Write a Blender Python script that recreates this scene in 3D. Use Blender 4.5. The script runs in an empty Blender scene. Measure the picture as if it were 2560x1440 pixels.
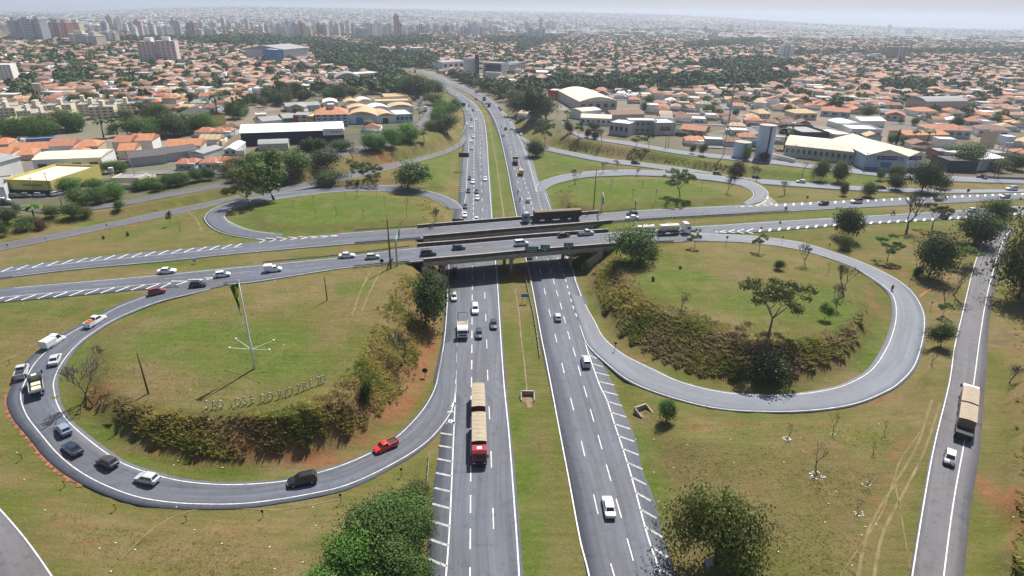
import bpy, math, random
import numpy as np
from mathutils import Vector, Matrix
R=math.radians
random.seed(7); rng=np.random.default_rng(7)
scn=bpy.context.scene; COL=scn.collection
# ---------------- camera, sky, sun, exposure ----------------
F=1500.; CH=70.; HZ=40.; ROLL=R(1.0)
PT=math.atan((720-HZ)/F)
fw=np.array([0,math.cos(PT),-math.sin(PT)]); _r=np.array([1.,0,0]); _u=np.array([0,math.sin(PT),math.cos(PT)])
rt=math.cos(ROLL)*_r+math.sin(ROLL)*_u; up=-math.sin(ROLL)*_r+math.cos(ROLL)*_u
CAM=np.array([0.,0.,CH])
cd=bpy.data.cameras.new('camera'); cam=bpy.data.objects.new('camera',cd); COL.objects.link(cam)
cd.sensor_width=36; cd.lens=F/2560*36; cd.clip_start=1; cd.clip_end=60000
m=Matrix.Identity(4)
for i in range(3):
    m[i][0]=rt[i]; m[i][1]=up[i]; m[i][2]=-fw[i]; m[i][3]=CAM[i]
cam.matrix_world=m; scn.camera=cam
SUN_EL=R(56); SUN_AZ=R(25)      # azimuth from +Y towards +X
w=bpy.data.worlds.new('World'); scn.world=w; w.use_nodes=True
nt=w.node_tree; bg=nt.nodes['Background']; sk=nt.nodes.new('ShaderNodeTexSky'); sk.sky_type='NISHITA'
sk.sun_disc=False; sk.sun_elevation=SUN_EL; sk.sun_rotation=SUN_AZ; sk.air_density=1.0; sk.dust_density=3.5; sk.ozone_density=3.0; sk.altitude=500
nt.links.new(sk.outputs[0],bg.inputs[0]); bg.inputs[1].default_value=0.064
sl=bpy.data.lights.new('sun','SUN'); sl.energy=5.0; sl.angle=R(0.5); sl.color=(1,.95,.87)
so=bpy.data.objects.new('sun',sl); COL.objects.link(so)
sd=Vector((math.sin(SUN_AZ)*math.cos(SUN_EL),math.cos(SUN_AZ)*math.cos(SUN_EL),math.sin(SUN_EL)))
so.rotation_euler=sd.to_track_quat('Z','Y').to_euler(); so.location=sd*300
scn.view_settings.view_transform='Standard'; scn.view_settings.look='None'; scn.view_settings.gamma=1
scn.view_settings.exposure=0.6
scn.cycles.max_bounces=5; scn.cycles.diffuse_bounces=2; scn.cycles.transparent_max_bounces=6; scn.cycles.volume_bounces=0
# ---------------- projection helpers (photo pixel -> point in the place) ----------------
def U(px,py,z=0.):
    d=fw+(px-1280)/F*rt+(720-py)/F*up
    t=(z-CH)/d[2]; return CAM+t*d
def PX(w_):
    d=np.asarray(w_)-CAM; k=d@fw
    return 1280+F*(d@rt)/k, 720-F*(d@up)/k
def h_at(b,py):
    a=(720-py)/F; d=np.asarray(b)-CAM
    # (d+h z).up = a (d+h z).fw
    return (a*(d@fw)-d@up)/(up[2]-a*fw[2])
def cr(pts,n=8,closed=False):
    P=np.asarray(pts,float); out=[]
    Q=np.vstack([2*P[0]-P[1],P,2*P[-1]-P[-2]])
    for i in range(1,len(Q)-2):
        p0,p1,p2,p3=Q[i-1],Q[i],Q[i+1],Q[i+2]
        for k in range(n):
            t=k/n
            out.append(.5*((2*p1)+(-p0+p2)*t+(2*p0-5*p1+4*p2-p3)*t*t+(-p0+3*p1-3*p2+p3)*t**3))
    out.append(Q[-2]); return np.array(out)
def resamp(P,n):
    P=np.asarray(P,float); d=np.r_[0,np.cumsum(np.linalg.norm(np.diff(P,axis=0),axis=1))]
    s=np.linspace(0,d[-1],n); return np.stack([np.interp(s,d,P[:,i]) for i in range(P.shape[1])],1)
def plen(P): return np.linalg.norm(np.diff(P,axis=0),axis=1).sum()
def at_s(P,s):
    d=np.r_[0,np.cumsum(np.linalg.norm(np.diff(P,axis=0),axis=1))]
    return np.array([np.interp(s,d,P[:,i]) for i in range(P.shape[1])])
def inpoly(X,Y,poly):
    X=np.asarray(X,float);Y=np.asarray(Y,float); c=np.zeros(X.shape,bool); n=len(poly)
    for i in range(n):
        x1,y1=poly[i]; x2,y2=poly[(i+1)%n]
        if y1==y2: continue
        k=((y1>Y)!=(y2>Y))&(X<(x2-x1)*(Y-y1)/(y2-y1)+x1); c^=k
    return c
def sst(a,b,x):
    t=np.clip((x-a)/(b-a),0,1); return t*t*(3-2*t)
# ---------------- object helpers ----------------
def tag(o,label=None,cat=None,group=None,kind=None):
    if label: o['label']=label
    if cat: o['category']=cat
    if group: o['group']=group
    if kind: o['kind']=kind
    return o
def empty(name,loc=(0,0,0),rz=0.):
    o=bpy.data.objects.new(name,None); COL.objects.link(o); o.location=loc; o.rotation_euler=(0,0,rz); o.empty_display_size=.5; return o
def copy_tree(o,parent=None):
    c=o.copy(); COL.objects.link(c)
    if parent: c.parent=parent
    for ch in o.children: copy_tree(ch,c)
    return c
class MB:
    def __init__(s): s.v=[]; s.f=[]; s.m=[]; s.n=0
    def add(s,V,Fc,mi=0):
        b=len(s.v); s.v+= [tuple(map(float,x)) for x in V]; s.f+=[tuple(b+i for i in f) for f in Fc]; s.m+=[mi]*len(Fc); return s
    def box(s,x0,x1,y0,y1,z0,z1,mi=0):
        return s.add([(x0,y0,z0),(x1,y0,z0),(x1,y1,z0),(x0,y1,z0),(x0,y0,z1),(x1,y0,z1),(x1,y1,z1),(x0,y1,z1)],
          [(0,3,2,1),(4,5,6,7),(0,1,5,4),(1,2,6,5),(2,3,7,6),(3,0,4,7)],mi)
    def tube(s,pts,rad,n=6,mi=0,cap=True):
        P=[Vector(p) for p in pts]; b=len(s.v); rings=[]
        for i,p in enumerate(P):
            d=(P[min(i+1,len(P)-1)]-P[max(i-1,0)]).normalized()
            a=d.cross(Vector((0,0,1)) if abs(d.z)<.95 else Vector((1,0,0))).normalized(); c=d.cross(a)
            r=rad[i] if hasattr(rad,'__len__') else rad
            for k in range(n):
                t=2*math.pi*k/n; s.v.append(tuple(p+a*math.cos(t)*r+c*math.sin(t)*r))
        for i in range(len(P)-1):
            for k in range(n):
                k2=(k+1)%n; s.f.append((b+i*n+k,b+i*n+k2,b+(i+1)*n+k2,b+(i+1)*n+k)); s.m.append(mi)
        if cap:
            s.f.append(tuple(b+k for k in range(n))[::-1]); s.m.append(mi)
            s.f.append(tuple(b+(len(P)-1)*n+k for k in range(n))); s.m.append(mi)
        return s
    def prism(s,poly,axis,a,b_,mi=0):
        # poly in the plane normal to axis ('x': (y,z) , 'y': (x,z) , 'z': (x,y)), extruded from a to b_
        n=len(poly); V=[]
        for t in (a,b_):
            for (p,q) in poly:
                V.append({'x':(t,p,q),'y':(p,t,q),'z':(p,q,t)}[axis])
        Fc=[tuple(range(n)),tuple(range(n,2*n))[::-1]]
        for i in range(n): Fc.append((i,n+i,n+(i+1)%n,(i+1)%n))
        return s.add(V,Fc,mi)
    def mesh(s,name,mats,smooth=False):
        me=bpy.data.meshes.new(name); me.from_pydata(s.v,[],s.f)
        for m_ in (mats if isinstance(mats,(list,tuple)) else [mats]): me.materials.append(m_)
        if any(s.m): me.polygons.foreach_set('material_index',s.m)
        if smooth: me.polygons.foreach_set('use_smooth',[True]*len(s.f))
        me.update(); return me
    def build(s,name,mats,parent=None,smooth=False):
        return link(name,s.mesh(name,mats,smooth),parent)
def link(name,me,parent=None):
    o=bpy.data.objects.new(name,me); COL.objects.link(o)
    if parent: o.parent=parent
    return o
def np_mesh(name,V,quads=None,tris=None,mats=(),fcol=None,mi=None,smooth=False):
    """fcol: per-face colours, quads first then tris"""
    me=bpy.data.meshes.new(name); V=np.asarray(V,np.float32)
    nq=0 if quads is None else len(quads); ntr=0 if tris is None else len(tris)
    idx=np.concatenate([np.asarray(quads,np.int32).ravel() if nq else np.zeros(0,np.int32), np.asarray(tris,np.int32).ravel() if ntr else np.zeros(0,np.int32)])
    tot=np.r_[np.full(nq,4,np.int32),np.full(ntr,3,np.int32)]; st=np.r_[0,np.cumsum(tot)[:-1]].astype(np.int32)
    me.vertices.add(len(V)); me.vertices.foreach_set('co',V.ravel())
    me.loops.add(len(idx)); me.loops.foreach_set('vertex_index',idx)
    me.polygons.add(nq+ntr); me.polygons.foreach_set('loop_start',st); me.polygons.foreach_set('loop_total',tot)
    for m_ in mats: me.materials.append(m_)
    if mi is not None: me.polygons.foreach_set('material_index',np.asarray(mi,np.int32))
    if smooth: me.polygons.foreach_set('use_smooth',np.ones(nq+ntr,bool))
    if fcol is not None:
        a=me.attributes.new('tint','FLOAT_COLOR','FACE'); fc=np.asarray(fcol,np.float32)
        if fc.shape[1]==3: fc=np.c_[fc,np.ones(len(fc),np.float32)]
        a.data.foreach_set('color',fc.ravel())
    me.update(calc_edges=True); return me
# ---------------- materials ----------------
MC={}
def _mat(name):
    m_=bpy.data.materials.new(name); m_.use_nodes=True; n=m_.node_tree; return m_,n,n.nodes['Principled BSDF']
def N(n,t,**k):
    x=n.nodes.new(t)
    for a,b in k.items():
        if a.startswith('i_'): x.inputs[a[2:].replace('_',' ')].default_value=b
        else: setattr(x,a,b)
    return x
def noise(n,vec,scale,detail=4,rough=.6):
    x=N(n,'ShaderNodeTexNoise'); x.inputs['Scale'].default_value=scale; x.inputs['Detail'].default_value=detail; x.inputs['Roughness'].default_value=rough
    if vec: n.links.new(vec,x.inputs['Vector'])
    return x.outputs['Fac']
def ramp(n,fac,stops):
    x=N(n,'ShaderNodeValToRGB'); n.links.new(fac,x.inputs[0]); e=x.color_ramp.elements
    while len(e)<len(stops): e.new(.5)
    for el,(p,c) in zip(e,stops):
        el.position=p; el.color=(c,c,c,1) if not hasattr(c,'__len__') else (*c,1)
    return x.outputs[0]
def mix(n,fac,a,b,mode='MIX'):
    x=N(n,'ShaderNodeMix',data_type='RGBA',blend_type=mode)
    for s,v in ((0,fac),(6,a),(7,b)):
        if hasattr(v,'is_linked') or hasattr(v,'links'): n.links.new(v,x.inputs[s])
        elif s==0: x.inputs[0].default_value=v
        else: x.inputs[s].default_value=(*v,1)
    return x.outputs[2]
def geo(n): return N(n,'ShaderNodeNewGeometry').outputs['Position']
def objc(n): return N(n,'ShaderNodeTexCoord').outputs['Object']
def bump(n,b,h,dist,st=.6):
    x=N(n,'ShaderNodeBump'); x.inputs['Strength'].default_value=st; x.inputs['Distance'].default_value=dist
    n.links.new(h,x.inputs['Height']); n.links.new(x.outputs[0],b.inputs['Normal'])
def flat(name,c,rough=.7,var=.12,scale=1.5,metal=0.,spec=.3,coat=0.):
    """a painted / plain surface with slight wear variation"""
    if name in MC: return MC[name]
    m_,n,b=_mat(name); f=noise(n,objc(n),scale,5)
    lo=tuple(x*(1-var) for x in c); hi=tuple(min(1,x*(1+var)) for x in c)
    col=ramp(n,f,[(.3,lo),(.7,hi)]); n.links.new(col,b.inputs['Base Color'])
    b.inputs['Roughness'].default_value=rough; b.inputs['Metallic'].default_value=metal
    b.inputs['Specular IOR Level'].default_value=spec; b.inputs['Coat Weight'].default_value=coat
    MC[name]=m_; return m_
def tinted(name,rough=.85,var=.25,scale=.4,tr=0.):
    """colour comes from the per-face 'tint' attribute, with weathering on top"""
    if name in MC: return MC[name]
    m_,n,b=_mat(name); at=N(n,'ShaderNodeAttribute',attribute_name='tint'); p=geo(n)
    f=ramp(n,noise(n,p,scale,6,.7),[(.25,1-var),(.75,1+var*.6)])
    col=mix(n,1.0,at.outputs['Color'],f,'MULTIPLY'); n.links.new(col,b.inputs['Base Color'])
    b.inputs['Roughness'].default_value=rough; b.inputs['Specular IOR Level'].default_value=.2
    if tr:
        t=N(n,'ShaderNodeBsdfTranslucent'); n.links.new(col,t.inputs[0]); mx=N(n,'ShaderNodeMixShader'); mx.inputs[0].default_value=tr
        n.links.new(b.outputs[0],mx.inputs[1]); n.links.new(t.outputs[0],mx.inputs[2]); n.links.new(mx.outputs[0],n.nodes['Material Output'].inputs[0])
    MC[name]=m_; return m_
def leafmat(name,c1,c2,tr=.25):
    if name in MC: return MC[name]
    m_,n,b=_mat(name); oi=N(n,'ShaderNodeObjectInfo'); p=objc(n)
    f=noise(n,p,.55,4,.7); g=noise(n,p,5.,2)
    a=N(n,'ShaderNodeMath',operation='ADD'); n.links.new(f,a.inputs[0])
    s_=N(n,'ShaderNodeMath',operation='MULTIPLY_ADD'); n.links.new(g,s_.inputs[0]); s_.inputs[1].default_value=.5; s_.inputs[2].default_value=-.25
    n.links.new(s_.outputs[0],a.inputs[1])
    col=ramp(n,a.outputs[0],[(.32,c1),(.68,c2)])
    hv=N(n,'ShaderNodeHueSaturation'); n.links.new(col,hv.inputs['Color'])
    v=N(n,'ShaderNodeMapRange'); v.inputs[3].default_value=.72; v.inputs[4].default_value=1.3; n.links.new(oi.outputs['Random'],v.inputs[0]); n.links.new(v.outputs[0],hv.inputs['Value'])
    n.links.new(hv.outputs[0],b.inputs['Base Color']); b.inputs['Roughness'].default_value=.6; b.inputs['Specular IOR Level'].default_value=.25
    t=N(n,'ShaderNodeBsdfTranslucent'); n.links.new(hv.outputs[0],t.inputs[0]); mx=N(n,'ShaderNodeMixShader'); mx.inputs[0].default_value=tr
    n.links.new(b.outputs[0],mx.inputs[1]); n.links.new(t.outputs[0],mx.inputs[2]); n.links.new(mx.outputs[0],n.nodes['Material Output'].inputs[0])
    MC[name]=m_; return m_
def asphalt(name,c,track=.25,bl=.72):
    if name in MC: return MC[name]
    m_,n,b=_mat(name); uv=N(n,'ShaderNodeUVMap').outputs[0]
    mp=N(n,'ShaderNodeMapping'); mp.inputs['Scale'].default_value=(.9,.012,1); n.links.new(uv,mp.inputs[0])
    mp2=N(n,'ShaderNodeMapping'); mp2.inputs['Scale'].default_value=(.18,.03,1); n.links.new(uv,mp2.inputs[0])
    f1=ramp(n,noise(n,mp.outputs[0],1.,5,.75),[(.32,1-track*1.3),(.68,1+track*1.3)])
    f2=ramp(n,noise(n,mp2.outputs[0],1.,3,.6),[(.35,.86),(.65,1.14)])
    f3=mix(n,1.,ramp(n,noise(n,geo(n),6.,3,.8),[(.2,.8),(.8,1.2)]),ramp(n,noise(n,geo(n),.6,5,.8),[(.36,bl),(.46,1.),(.7,1.05)]),'MULTIPLY')
    f4=ramp(n,noise(n,geo(n),.05,3,.6),[(.35,(.97,.93,.92)),(.65,(.97,1.03,1.1))])
    col=mix(n,1.,c,f1,'MULTIPLY'); col=mix(n,1.,col,f2,'MULTIPLY'); col=mix(n,1.,col,f3,'MULTIPLY'); col=mix(n,1.,col,f4,'MULTIPLY')
    n.links.new(col,b.inputs['Base Color']); b.inputs['Roughness'].default_value=.72; b.inputs['Specular IOR Level'].default_value=.35
    MC[name]=m_; return m_
ASPH=asphalt('asphalt',(.095,.103,.124)); ASPH2=asphalt('asphalt_light',(.150,.160,.185),.12,.88); ASPH3=asphalt('asphalt_old',(.11,.105,.112),.15)
PAINT=flat('road_paint',(.58,.58,.57),.6,.34,1.1)
PAINTW=flat('road_paint_worn',(.34,.335,.33),.7,.4,1.5)
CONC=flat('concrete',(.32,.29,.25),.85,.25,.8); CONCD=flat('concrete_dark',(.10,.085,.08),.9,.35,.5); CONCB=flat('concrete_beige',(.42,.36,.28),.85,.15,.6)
STEEL=flat('galvanised_steel',(.42,.43,.44),.45,.1,2.,.6); WOODP=flat('pole_wood',(.09,.07,.05),.9,.2,3.)
BLACK=flat('black_rubber',(.012,.012,.013),.8); GLASS=flat('dark_glass',(.015,.02,.028),.12,.1,1.,0.,.7)
# ---------------- road layout (pavement edges read off the photo) ----------------
ZC=7.
def hwz(Y): return ZC*float(sst(390.,950.,Y))
def UH(px,py,off=0.):       # point on the highway surface, which climbs gently far off
    z=0.
    for _ in range(12): z=hwz(U(px,py,z)[1])
    p=U(px,py,z+off); p[2]=z+off; return p
A_rows=[(1600,1058,1318),(1440,1066,1309),(1300,1073,1298),(1200,1086,1289),(1140,1096,1284),(1080,1104,1277),(1000,1118,1270),(960,1085,1267),(900,1094,1262),(840,1106,1257),(722,1114,1250),(650,1118,1244),(600,1124,1239),(550,1130,1233),(500,1146,1230),(480,1147,1229),(400,1154,1222),(363,1156,1220),(336,1155,1217),(320,1158,1214),(296,1160,1208),(276,1157,1201),(262,1151,1191),(250,1143,1178),(240,1131,1161),(230,1112,1142),(218,1082,1119),(205,1050,1082),(190,1013,1040),(180,988,1016),(170,962,992)]
B_rows=[(1600,1500,1752),(1440,1468,1690),(1350,1452,1662),(1252,1436,1637),(1175,1420,1606),(1101,1403,1590),(1000,1382,1548),(960,1373,1532),(900,1360,1503),(850,1350,1480),(765,1337,1470),(708,1327,1446),(658,1316,1433),(628,1309,1416),(600,1304,1408),(560,1295,1394),(530,1288,1384),(480,1277,1368),(460,1274,1350),(400,1262,1331),(353,1250,1309),(340,1246,1303),(322,1239,1292),(300,1230,1280),(283,1222,1264),(270,1213,1252),(256,1202,1236),(243,1184,1218),(232,1165,1196),(222,1144,1174),(214,1124,1152),(198,1082,1112),(188,1055,1090),(180,1032,1062),(170,992,1030)]
F_rows=[(-160,690,722),(0,671,697),(201,646,673),(403,627,655),(605,608,634),(850,583,613),(1051,569,597),(1180,559,585),(1313,549,573),(1434,540,563),(1589,526,552),(1700,520,545),(1850,513,537),(1969,508,529),(2237,495,515),(2560,482,498),(2740,476,490)]
N_rows=[(-160,740,772),(0,721,756),(218,702,737),(369,689,723),(537,672,714),(621,664,708),(739,653,690),(860,641,671),(1024,620,656),(1180,607,643),(1320,595,630),(1515,581,615),(1639,573,607),(1723,566,603),(1800,562,585),(1868,557,583),(1969,551,575),(2083,544,566),(2237,535,557),(2405,525,547),(2560,514,537),(2740,506,527)]
def hw(rows,off): return np.array([UH(xl,y,off) for y,xl,xr in rows]),np.array([UH(xr,y,off) for y,xl,xr in rows])
def crs(rows,off): return np.array([U(x,yu,ZC+off) for x,yu,yl in rows]),np.array([U(x,yl,ZC+off) for x,yu,yl in rows])
def curve2(outer,inner,zs,n=90,zoff=0.,eo=.1,ei=.1):
    """outer/inner: edge-line pixel polylines; zs: heights along; returns line curves and pavement curves"""
    zm=float(np.mean(zs)); cs=[]; ws=[]
    for poly,nn in ((outer,n),(inner,900)):
        c=cr(poly,8); wp=np.array([U(x,y,zm) for x,y in c]); d=np.r_[0,np.cumsum(np.linalg.norm(np.diff(wp,axis=0),axis=1))]; t=np.linspace(0,d[-1],nn)
        cs.append(np.stack([np.interp(t,d,c[:,0]),np.interp(t,d,c[:,1])],1)); ws.append(np.stack([np.interp(t,d,wp[:,0]),np.interp(t,d,wp[:,1])],1))
    ix=np.argmin(((ws[0][:,None]-ws[1][None])**2).sum(-1),1).astype(float); ix=np.maximum.accumulate(ix)
    kk=np.ones(7)/7; ix=np.convolve(np.pad(ix,3,'edge'),kk,'valid'); ci=np.stack([np.interp(ix,range(900),cs[1][:,j]) for j in (0,1)],1); cs[1]=ci
    zz=np.interp(np.linspace(0,1,n),np.linspace(0,1,len(zs)),zs)+zoff
    O=np.array([U(x,y,z) for (x,y),z in zip(cs[0],zz)]); I=np.array([U(x,y,z) for (x,y),z in zip(cs[1],zz)])
    eo=np.interp(np.linspace(0,1,n),np.linspace(0,1,len(np.atleast_1d(eo))),np.atleast_1d(eo))[:,None]
    ei=np.interp(np.linspace(0,1,n),np.linspace(0,1,len(np.atleast_1d(ei))),np.atleast_1d(ei))[:,None]
    return O,I,O+(O-I)*eo,I+(I-O)*ei
R1o=[(560,690),(500,702),(440,715),(370,739),(302,765),(252,791),(201,819),(151,849),(111,883),(81,917),(60,960),(52,985),(55,1010),(70,1044),(101,1084),(141,1131),(188,1171),(252,1208),(336,1240),(420,1255),(504,1260),(605,1259),(705,1247),(773,1235),(850,1218),(917,1192),(984,1158),(1035,1128),(1078,1094),(1112,1054),(1132,1017),(1139,965),(1141,905),(1142,850)]
R1i=[(660,699),(600,708),(560,714),(477,734),(403,752),(346,772),(285,799),(235,829),(188,866),(151,913),(134,955),(136,980),(143,1010),(168,1051),(215,1094),(269,1135),(312,1161),(390,1188),(470,1205),(571,1212),(672,1207),(739,1197),(850,1165),(934,1129),(984,1098),(1018,1069),(1058,1024),(1085,977),(1096,935),(1106,880),(1112,835)]
R1z=[7,7,6.7,6.2,5.6,5.,4.3,3.6,2.9,2.2,1.5,.9,.4,.05,0,0,0]
R2o=[(1424,735),(1440,785),(1455,829),(1465,856),(1488,883),(1522,913),(1555,940),(1589,960),(1639,980),(1710,1002),(1784,1019),(1868,1027),(1985,1028),(2086,1019),(2153,1004),(2204,983),(2244,960),(2284,917),(2304,860),(2311,806),(2305,772),(2284,735),(2251,705),(2204,678),(2153,655),(2086,631),(2002,606),(1901,592),(1834,587),(1767,584),(1700,580)]
R2i=[(1446,712),(1453,735),(1465,765),(1488,806),(1508,843),(1549,880),(1589,903),(1639,927),(1700,955),(1801,980),(1918,989),(2002,985),(2069,975),(2120,960),(2177,927),(2214,876),(2234,826),(2241,782),(2234,742),(2210,715),(2170,688),(2130,665),(2053,638),(1985,621),(1901,609),(1817,603),(1700,603),(1640,606)]
R2z=[0,0,.3,.8,1.5,2.2,3.,3.8,4.6,5.4,6.1,6.6,7,7]
R3o=[(700,598),(631,596),(571,586),(537,574),(517,557),(512,544),(521,530),(544,517),(588,503),(640,493),(720,481),(800,472),(880,466),(960,464),(1024,468),(1065,477),(1098,485),(1139,503),(1156,522)]
R3i=[(860,588),(772,588),(672,582),(621,574),(584,560),(564,547),(562,534),(588,520),(638,508),(688,498),(739,490),(806,482),(880,477),(950,477),(1000,482),(1048,488),(1085,499),(1115,518),(1132,542)]
R3z=[7,7,6.8,6.4,5.8,5.,4.,3.,2.,1.2,.5,.1,0,0]
R4o=[(1340,478),(1344,465),(1354,453),(1404,438),(1471,429),(1560,425),(1640,427),(1740,434),(1820,443),(1880,455),(1912,472),(1920,487),(1908,500),(1868,512)]
R4i=[(1379,530),(1362,482),(1367,470),(1387,460),(1455,444),(1530,439),(1600,438),(1700,443),(1790,452),(1850,463),(1880,478),(1881,493),(1851,508),(1784,517)]
R4z=[0,.2,.8,1.6,2.6,3.8,5.,6.,6.8,7,7]
RCo=[(-60,616),(0,609),(134,584),(269,556),(403,529),(504,509),(571,493),(700,469),(800,449),(870,432),(961,412),(1051,392),(1119,372),(1149,352),(1160,334)]
RCi=[(-60,634),(0,626),(134,599),(269,571),(403,543),(504,521),(571,506),(700,483),(800,463),(884,444),(961,426),(1051,402),(1119,381),(1152,364),(1166,345)]
RCz=[6,5.6,5.2,4.6,4,3.4,2.6,1.8,1,.4,0,0]
RDo=[(1297,336),(1330,356),(1367,367),(1438,381),(1522,397),(1589,404),(1710,420),(1760,428),(1851,443),(2002,455),(2137,465),(2271,471),(2420,474),(2560,473),(2740,470)]
RDi=[(1299,346),(1330,368),(1367,377),(1438,392),(1522,408),(1589,415),(1710,432),(1760,441),(1851,455),(2002,467),(2137,476),(2271,481),(2420,483),(2560,480),(2740,477)]
RDz=[0,.2,1,2,3.2,4.4,5.4,6.2,7,7,7,7]
SVo=[(1400,300),(1440,330),(1500,345),(1555,352),(1700,376),(1801,387),(1935,401),(2036,412),(2187,427),(2300,436),(2420,442),(2560,446)]
SVi=[(1408,312),(1440,340),(1500,353),(1555,361),(1700,386),(1801,397),(1935,411),(2036,423),(2187,440),(2300,450),(2420,456),(2560,460)]
RGo=[(2500,560),(2470,585),(2446,631),(2429,682),(2405,782),(2385,866),(2371,960),(2338,1094),(2315,1212),(2278,1440),(2256,1600)]
RGi=[(2540,566),(2516,590),(2496,640),(2470,735),(2453,833),(2436,960),(2412,1111),(2385,1262),(2362,1440),(2346,1600)]
LSo=[(-60,500),(40,512),(120,523),(200,517),(300,505),(400,486),(500,468),(600,448),(700,425),(760,400),(860,375),(930,362),(990,340),(1040,310),(1062,285),(1066,262),(1060,245)]
LSi=[(-60,512),(40,522),(120,533),(200,527),(300,514),(400,495),(500,477),(600,457),(700,434),(770,410),(865,386),(935,372),(1000,351),(1056,318),(1078,288),(1078,264),(1070,247)]
roads={}
def addroad(k,L,Rr,mat,name,smooth=False,subdiv=3,li=1):
    roads[k]=dict(L=L,R=Rr,mat=mat,name=name)
L,Rr=hw(A_rows,0.0); L=cr(L,5);Rr=cr(Rr,5); addroad('A',L,Rr,ASPH,'highway')
L,Rr=hw(B_rows,0.0); L=cr(L,5);Rr=cr(Rr,5); addroad('B',L,Rr,ASPH,'highway')
L,Rr=crs(F_rows,0.0); L=cr(L,6);Rr=cr(Rr,6); addroad('F',L,Rr,ASPH,'cross_road')
L,Rr=crs(N_rows,0.0); L=cr(L,6);Rr=cr(Rr,6); addroad('N',L,Rr,ASPH,'cross_road')
ramps={}
for k,o,i,z,eo,ei,mt,nm in (('R1',R1o,R1i,R1z,[.1,.2,.35,.42,.4,.35,.3,.25,.2,.1,.05,0],[.02,.12,.14,.14,.14,.1,.05],ASPH,'ramp'),
    ('R2',R2o,R2i,R2z,[.02,.06,.08,.08,.06,.04,0],[.02,.05,.1,.16,.16,.08,.04],ASPH2,'ramp'),('R3',R3o,R3i,R3z,[0,.08,.1,.08,0],[0,.1,.1,0],ASPH,'ramp'),
    ('R4',R4o,R4i,R4z,[0,.08,.08,0],[0,.08,.08,0],ASPH2,'ramp'),('C',RCo,RCi,RCz,.05,.05,ASPH3,'ramp'),('D',RDo,RDi,RDz,.03,.03,ASPH2,'ramp'),
    ('SV',SVo,SVi,[7,7],0.,0.,ASPH2,'side_street'),('LS',LSo,LSi,[7,7],.15,.15,ASPH3,'side_street'),
    ('G',RGo,RGi,[7,6.3,5.6,5.,4.6,4.4,4.2],[.0,.05],[.22,.25,.28,.5,.6],ASPH3,'side_road')):
    O,I,PO,PI=curve2(o,i,z,110,0.,eo,ei); ramps[k]=(O,I); addroad(k,PO,PI,mt,nm)
# bottom-left road corner
iR=[(-40,1232),(0,1269),(67,1346),(134,1440),(190,1530)]; iL=[(-300,1330),(-260,1400),(-230,1480),(-200,1560),(-160,1660)]
addroad('I',cr([U(x,y,3.5) for x,y in iL],4),cr([U(x,y,3.5) for x,y in iR],4),ASPH3,'side_road')
# ---------------- ground heights: solved once from road levels and bank crests ----------------
def axis(lo,hi,st,g,end):
    a=list(np.arange(lo,hi+.01,st)); s=st
    while a[-1]<end: s*=g; a.append(a[-1]+s)
    return a
xp=axis(0,262,2.,1.065,16500); xs=np.array([-x for x in xp[:0:-1]]+xp)
ys=np.array([-60,-20,0,12,20,26]+axis(30,430,2.,1.045,14500))
NX,NY=len(xs),len(ys)
XX,YY=np.meshgrid(xs,ys)
fixed=np.zeros((NY,NX),bool); Z=np.full((NY,NX),ZC)
def put(P,z,r=0):
    ix=np.clip(np.searchsorted(xs,P[:,0]),1,NX-1); ix-= (P[:,0]-xs[ix-1]<xs[ix]-P[:,0])
    iy=np.clip(np.searchsorted(ys,P[:,1]),1,NY-1); iy-= (P[:,1]-ys[iy-1]<ys[iy]-P[:,1])
    for dx in range(-r,r+1):
        for dy in range(-r,r+1):
            jx=np.clip(ix+dx,0,NX-1); jy=np.clip(iy+dy,0,NY-1); Z[jy,jx]=z; fixed[jy,jx]=True
def fillstrip(L,Rr,dz,r=1):
    n=max(2,int(plen(L)/1.0)); Lr=resamp(L,n) if len(L)!=n else L
    # keep pairing: interpolate by index
    t=np.linspace(0,len(L)-1,n); Lr=np.stack([np.interp(t,range(len(L)),L[:,i]) for i in range(3)],1); Rr_=np.stack([np.interp(t,range(len(Rr)),Rr[:,i]) for i in range(3)],1)
    wmax=np.linalg.norm(Lr-Rr_,axis=1).max(); m_=max(2,int(wmax/1.0)+1)
    for k in np.linspace(0,1,m_):
        P=Lr*(1-k)+Rr_*k; put(P,P[:,2]+dz,r)
def line(pts,z): 
    c=cr(pts,6); zz=z if hasattr(z,'__len__') else [z]*len(pts)
    zc=np.interp(np.linspace(0,1,len(c)),np.linspace(0,1,len(zz)),zz)
    P=np.array([U(x,y,q) for (x,y),q in zip(c,zc)]); n=max(2,int(plen(P))); P=resamp(P,n); put(P,P[:,2])
def area(poly,z):
    x=[p[0] for p in poly]; y=[p[1] for p in poly]
    W=np.array([U(a,b,z) for a,b in poly])[:,:2]
    k=inpoly(XX,YY,[tuple(q) for q in W]); Z[k]=z; fixed[k]=True
# far and outer country at city level
hwx=np.interp(YY,[p[1] for p in roads['A']['L'][::1]],[p[0] for p in roads['A']['L']])
far=((YY>430)&((XX<hwx-70)|(XX>hwx+170)))|(YY>1300)|(np.abs(XX)>300)
fixed|=far
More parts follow.
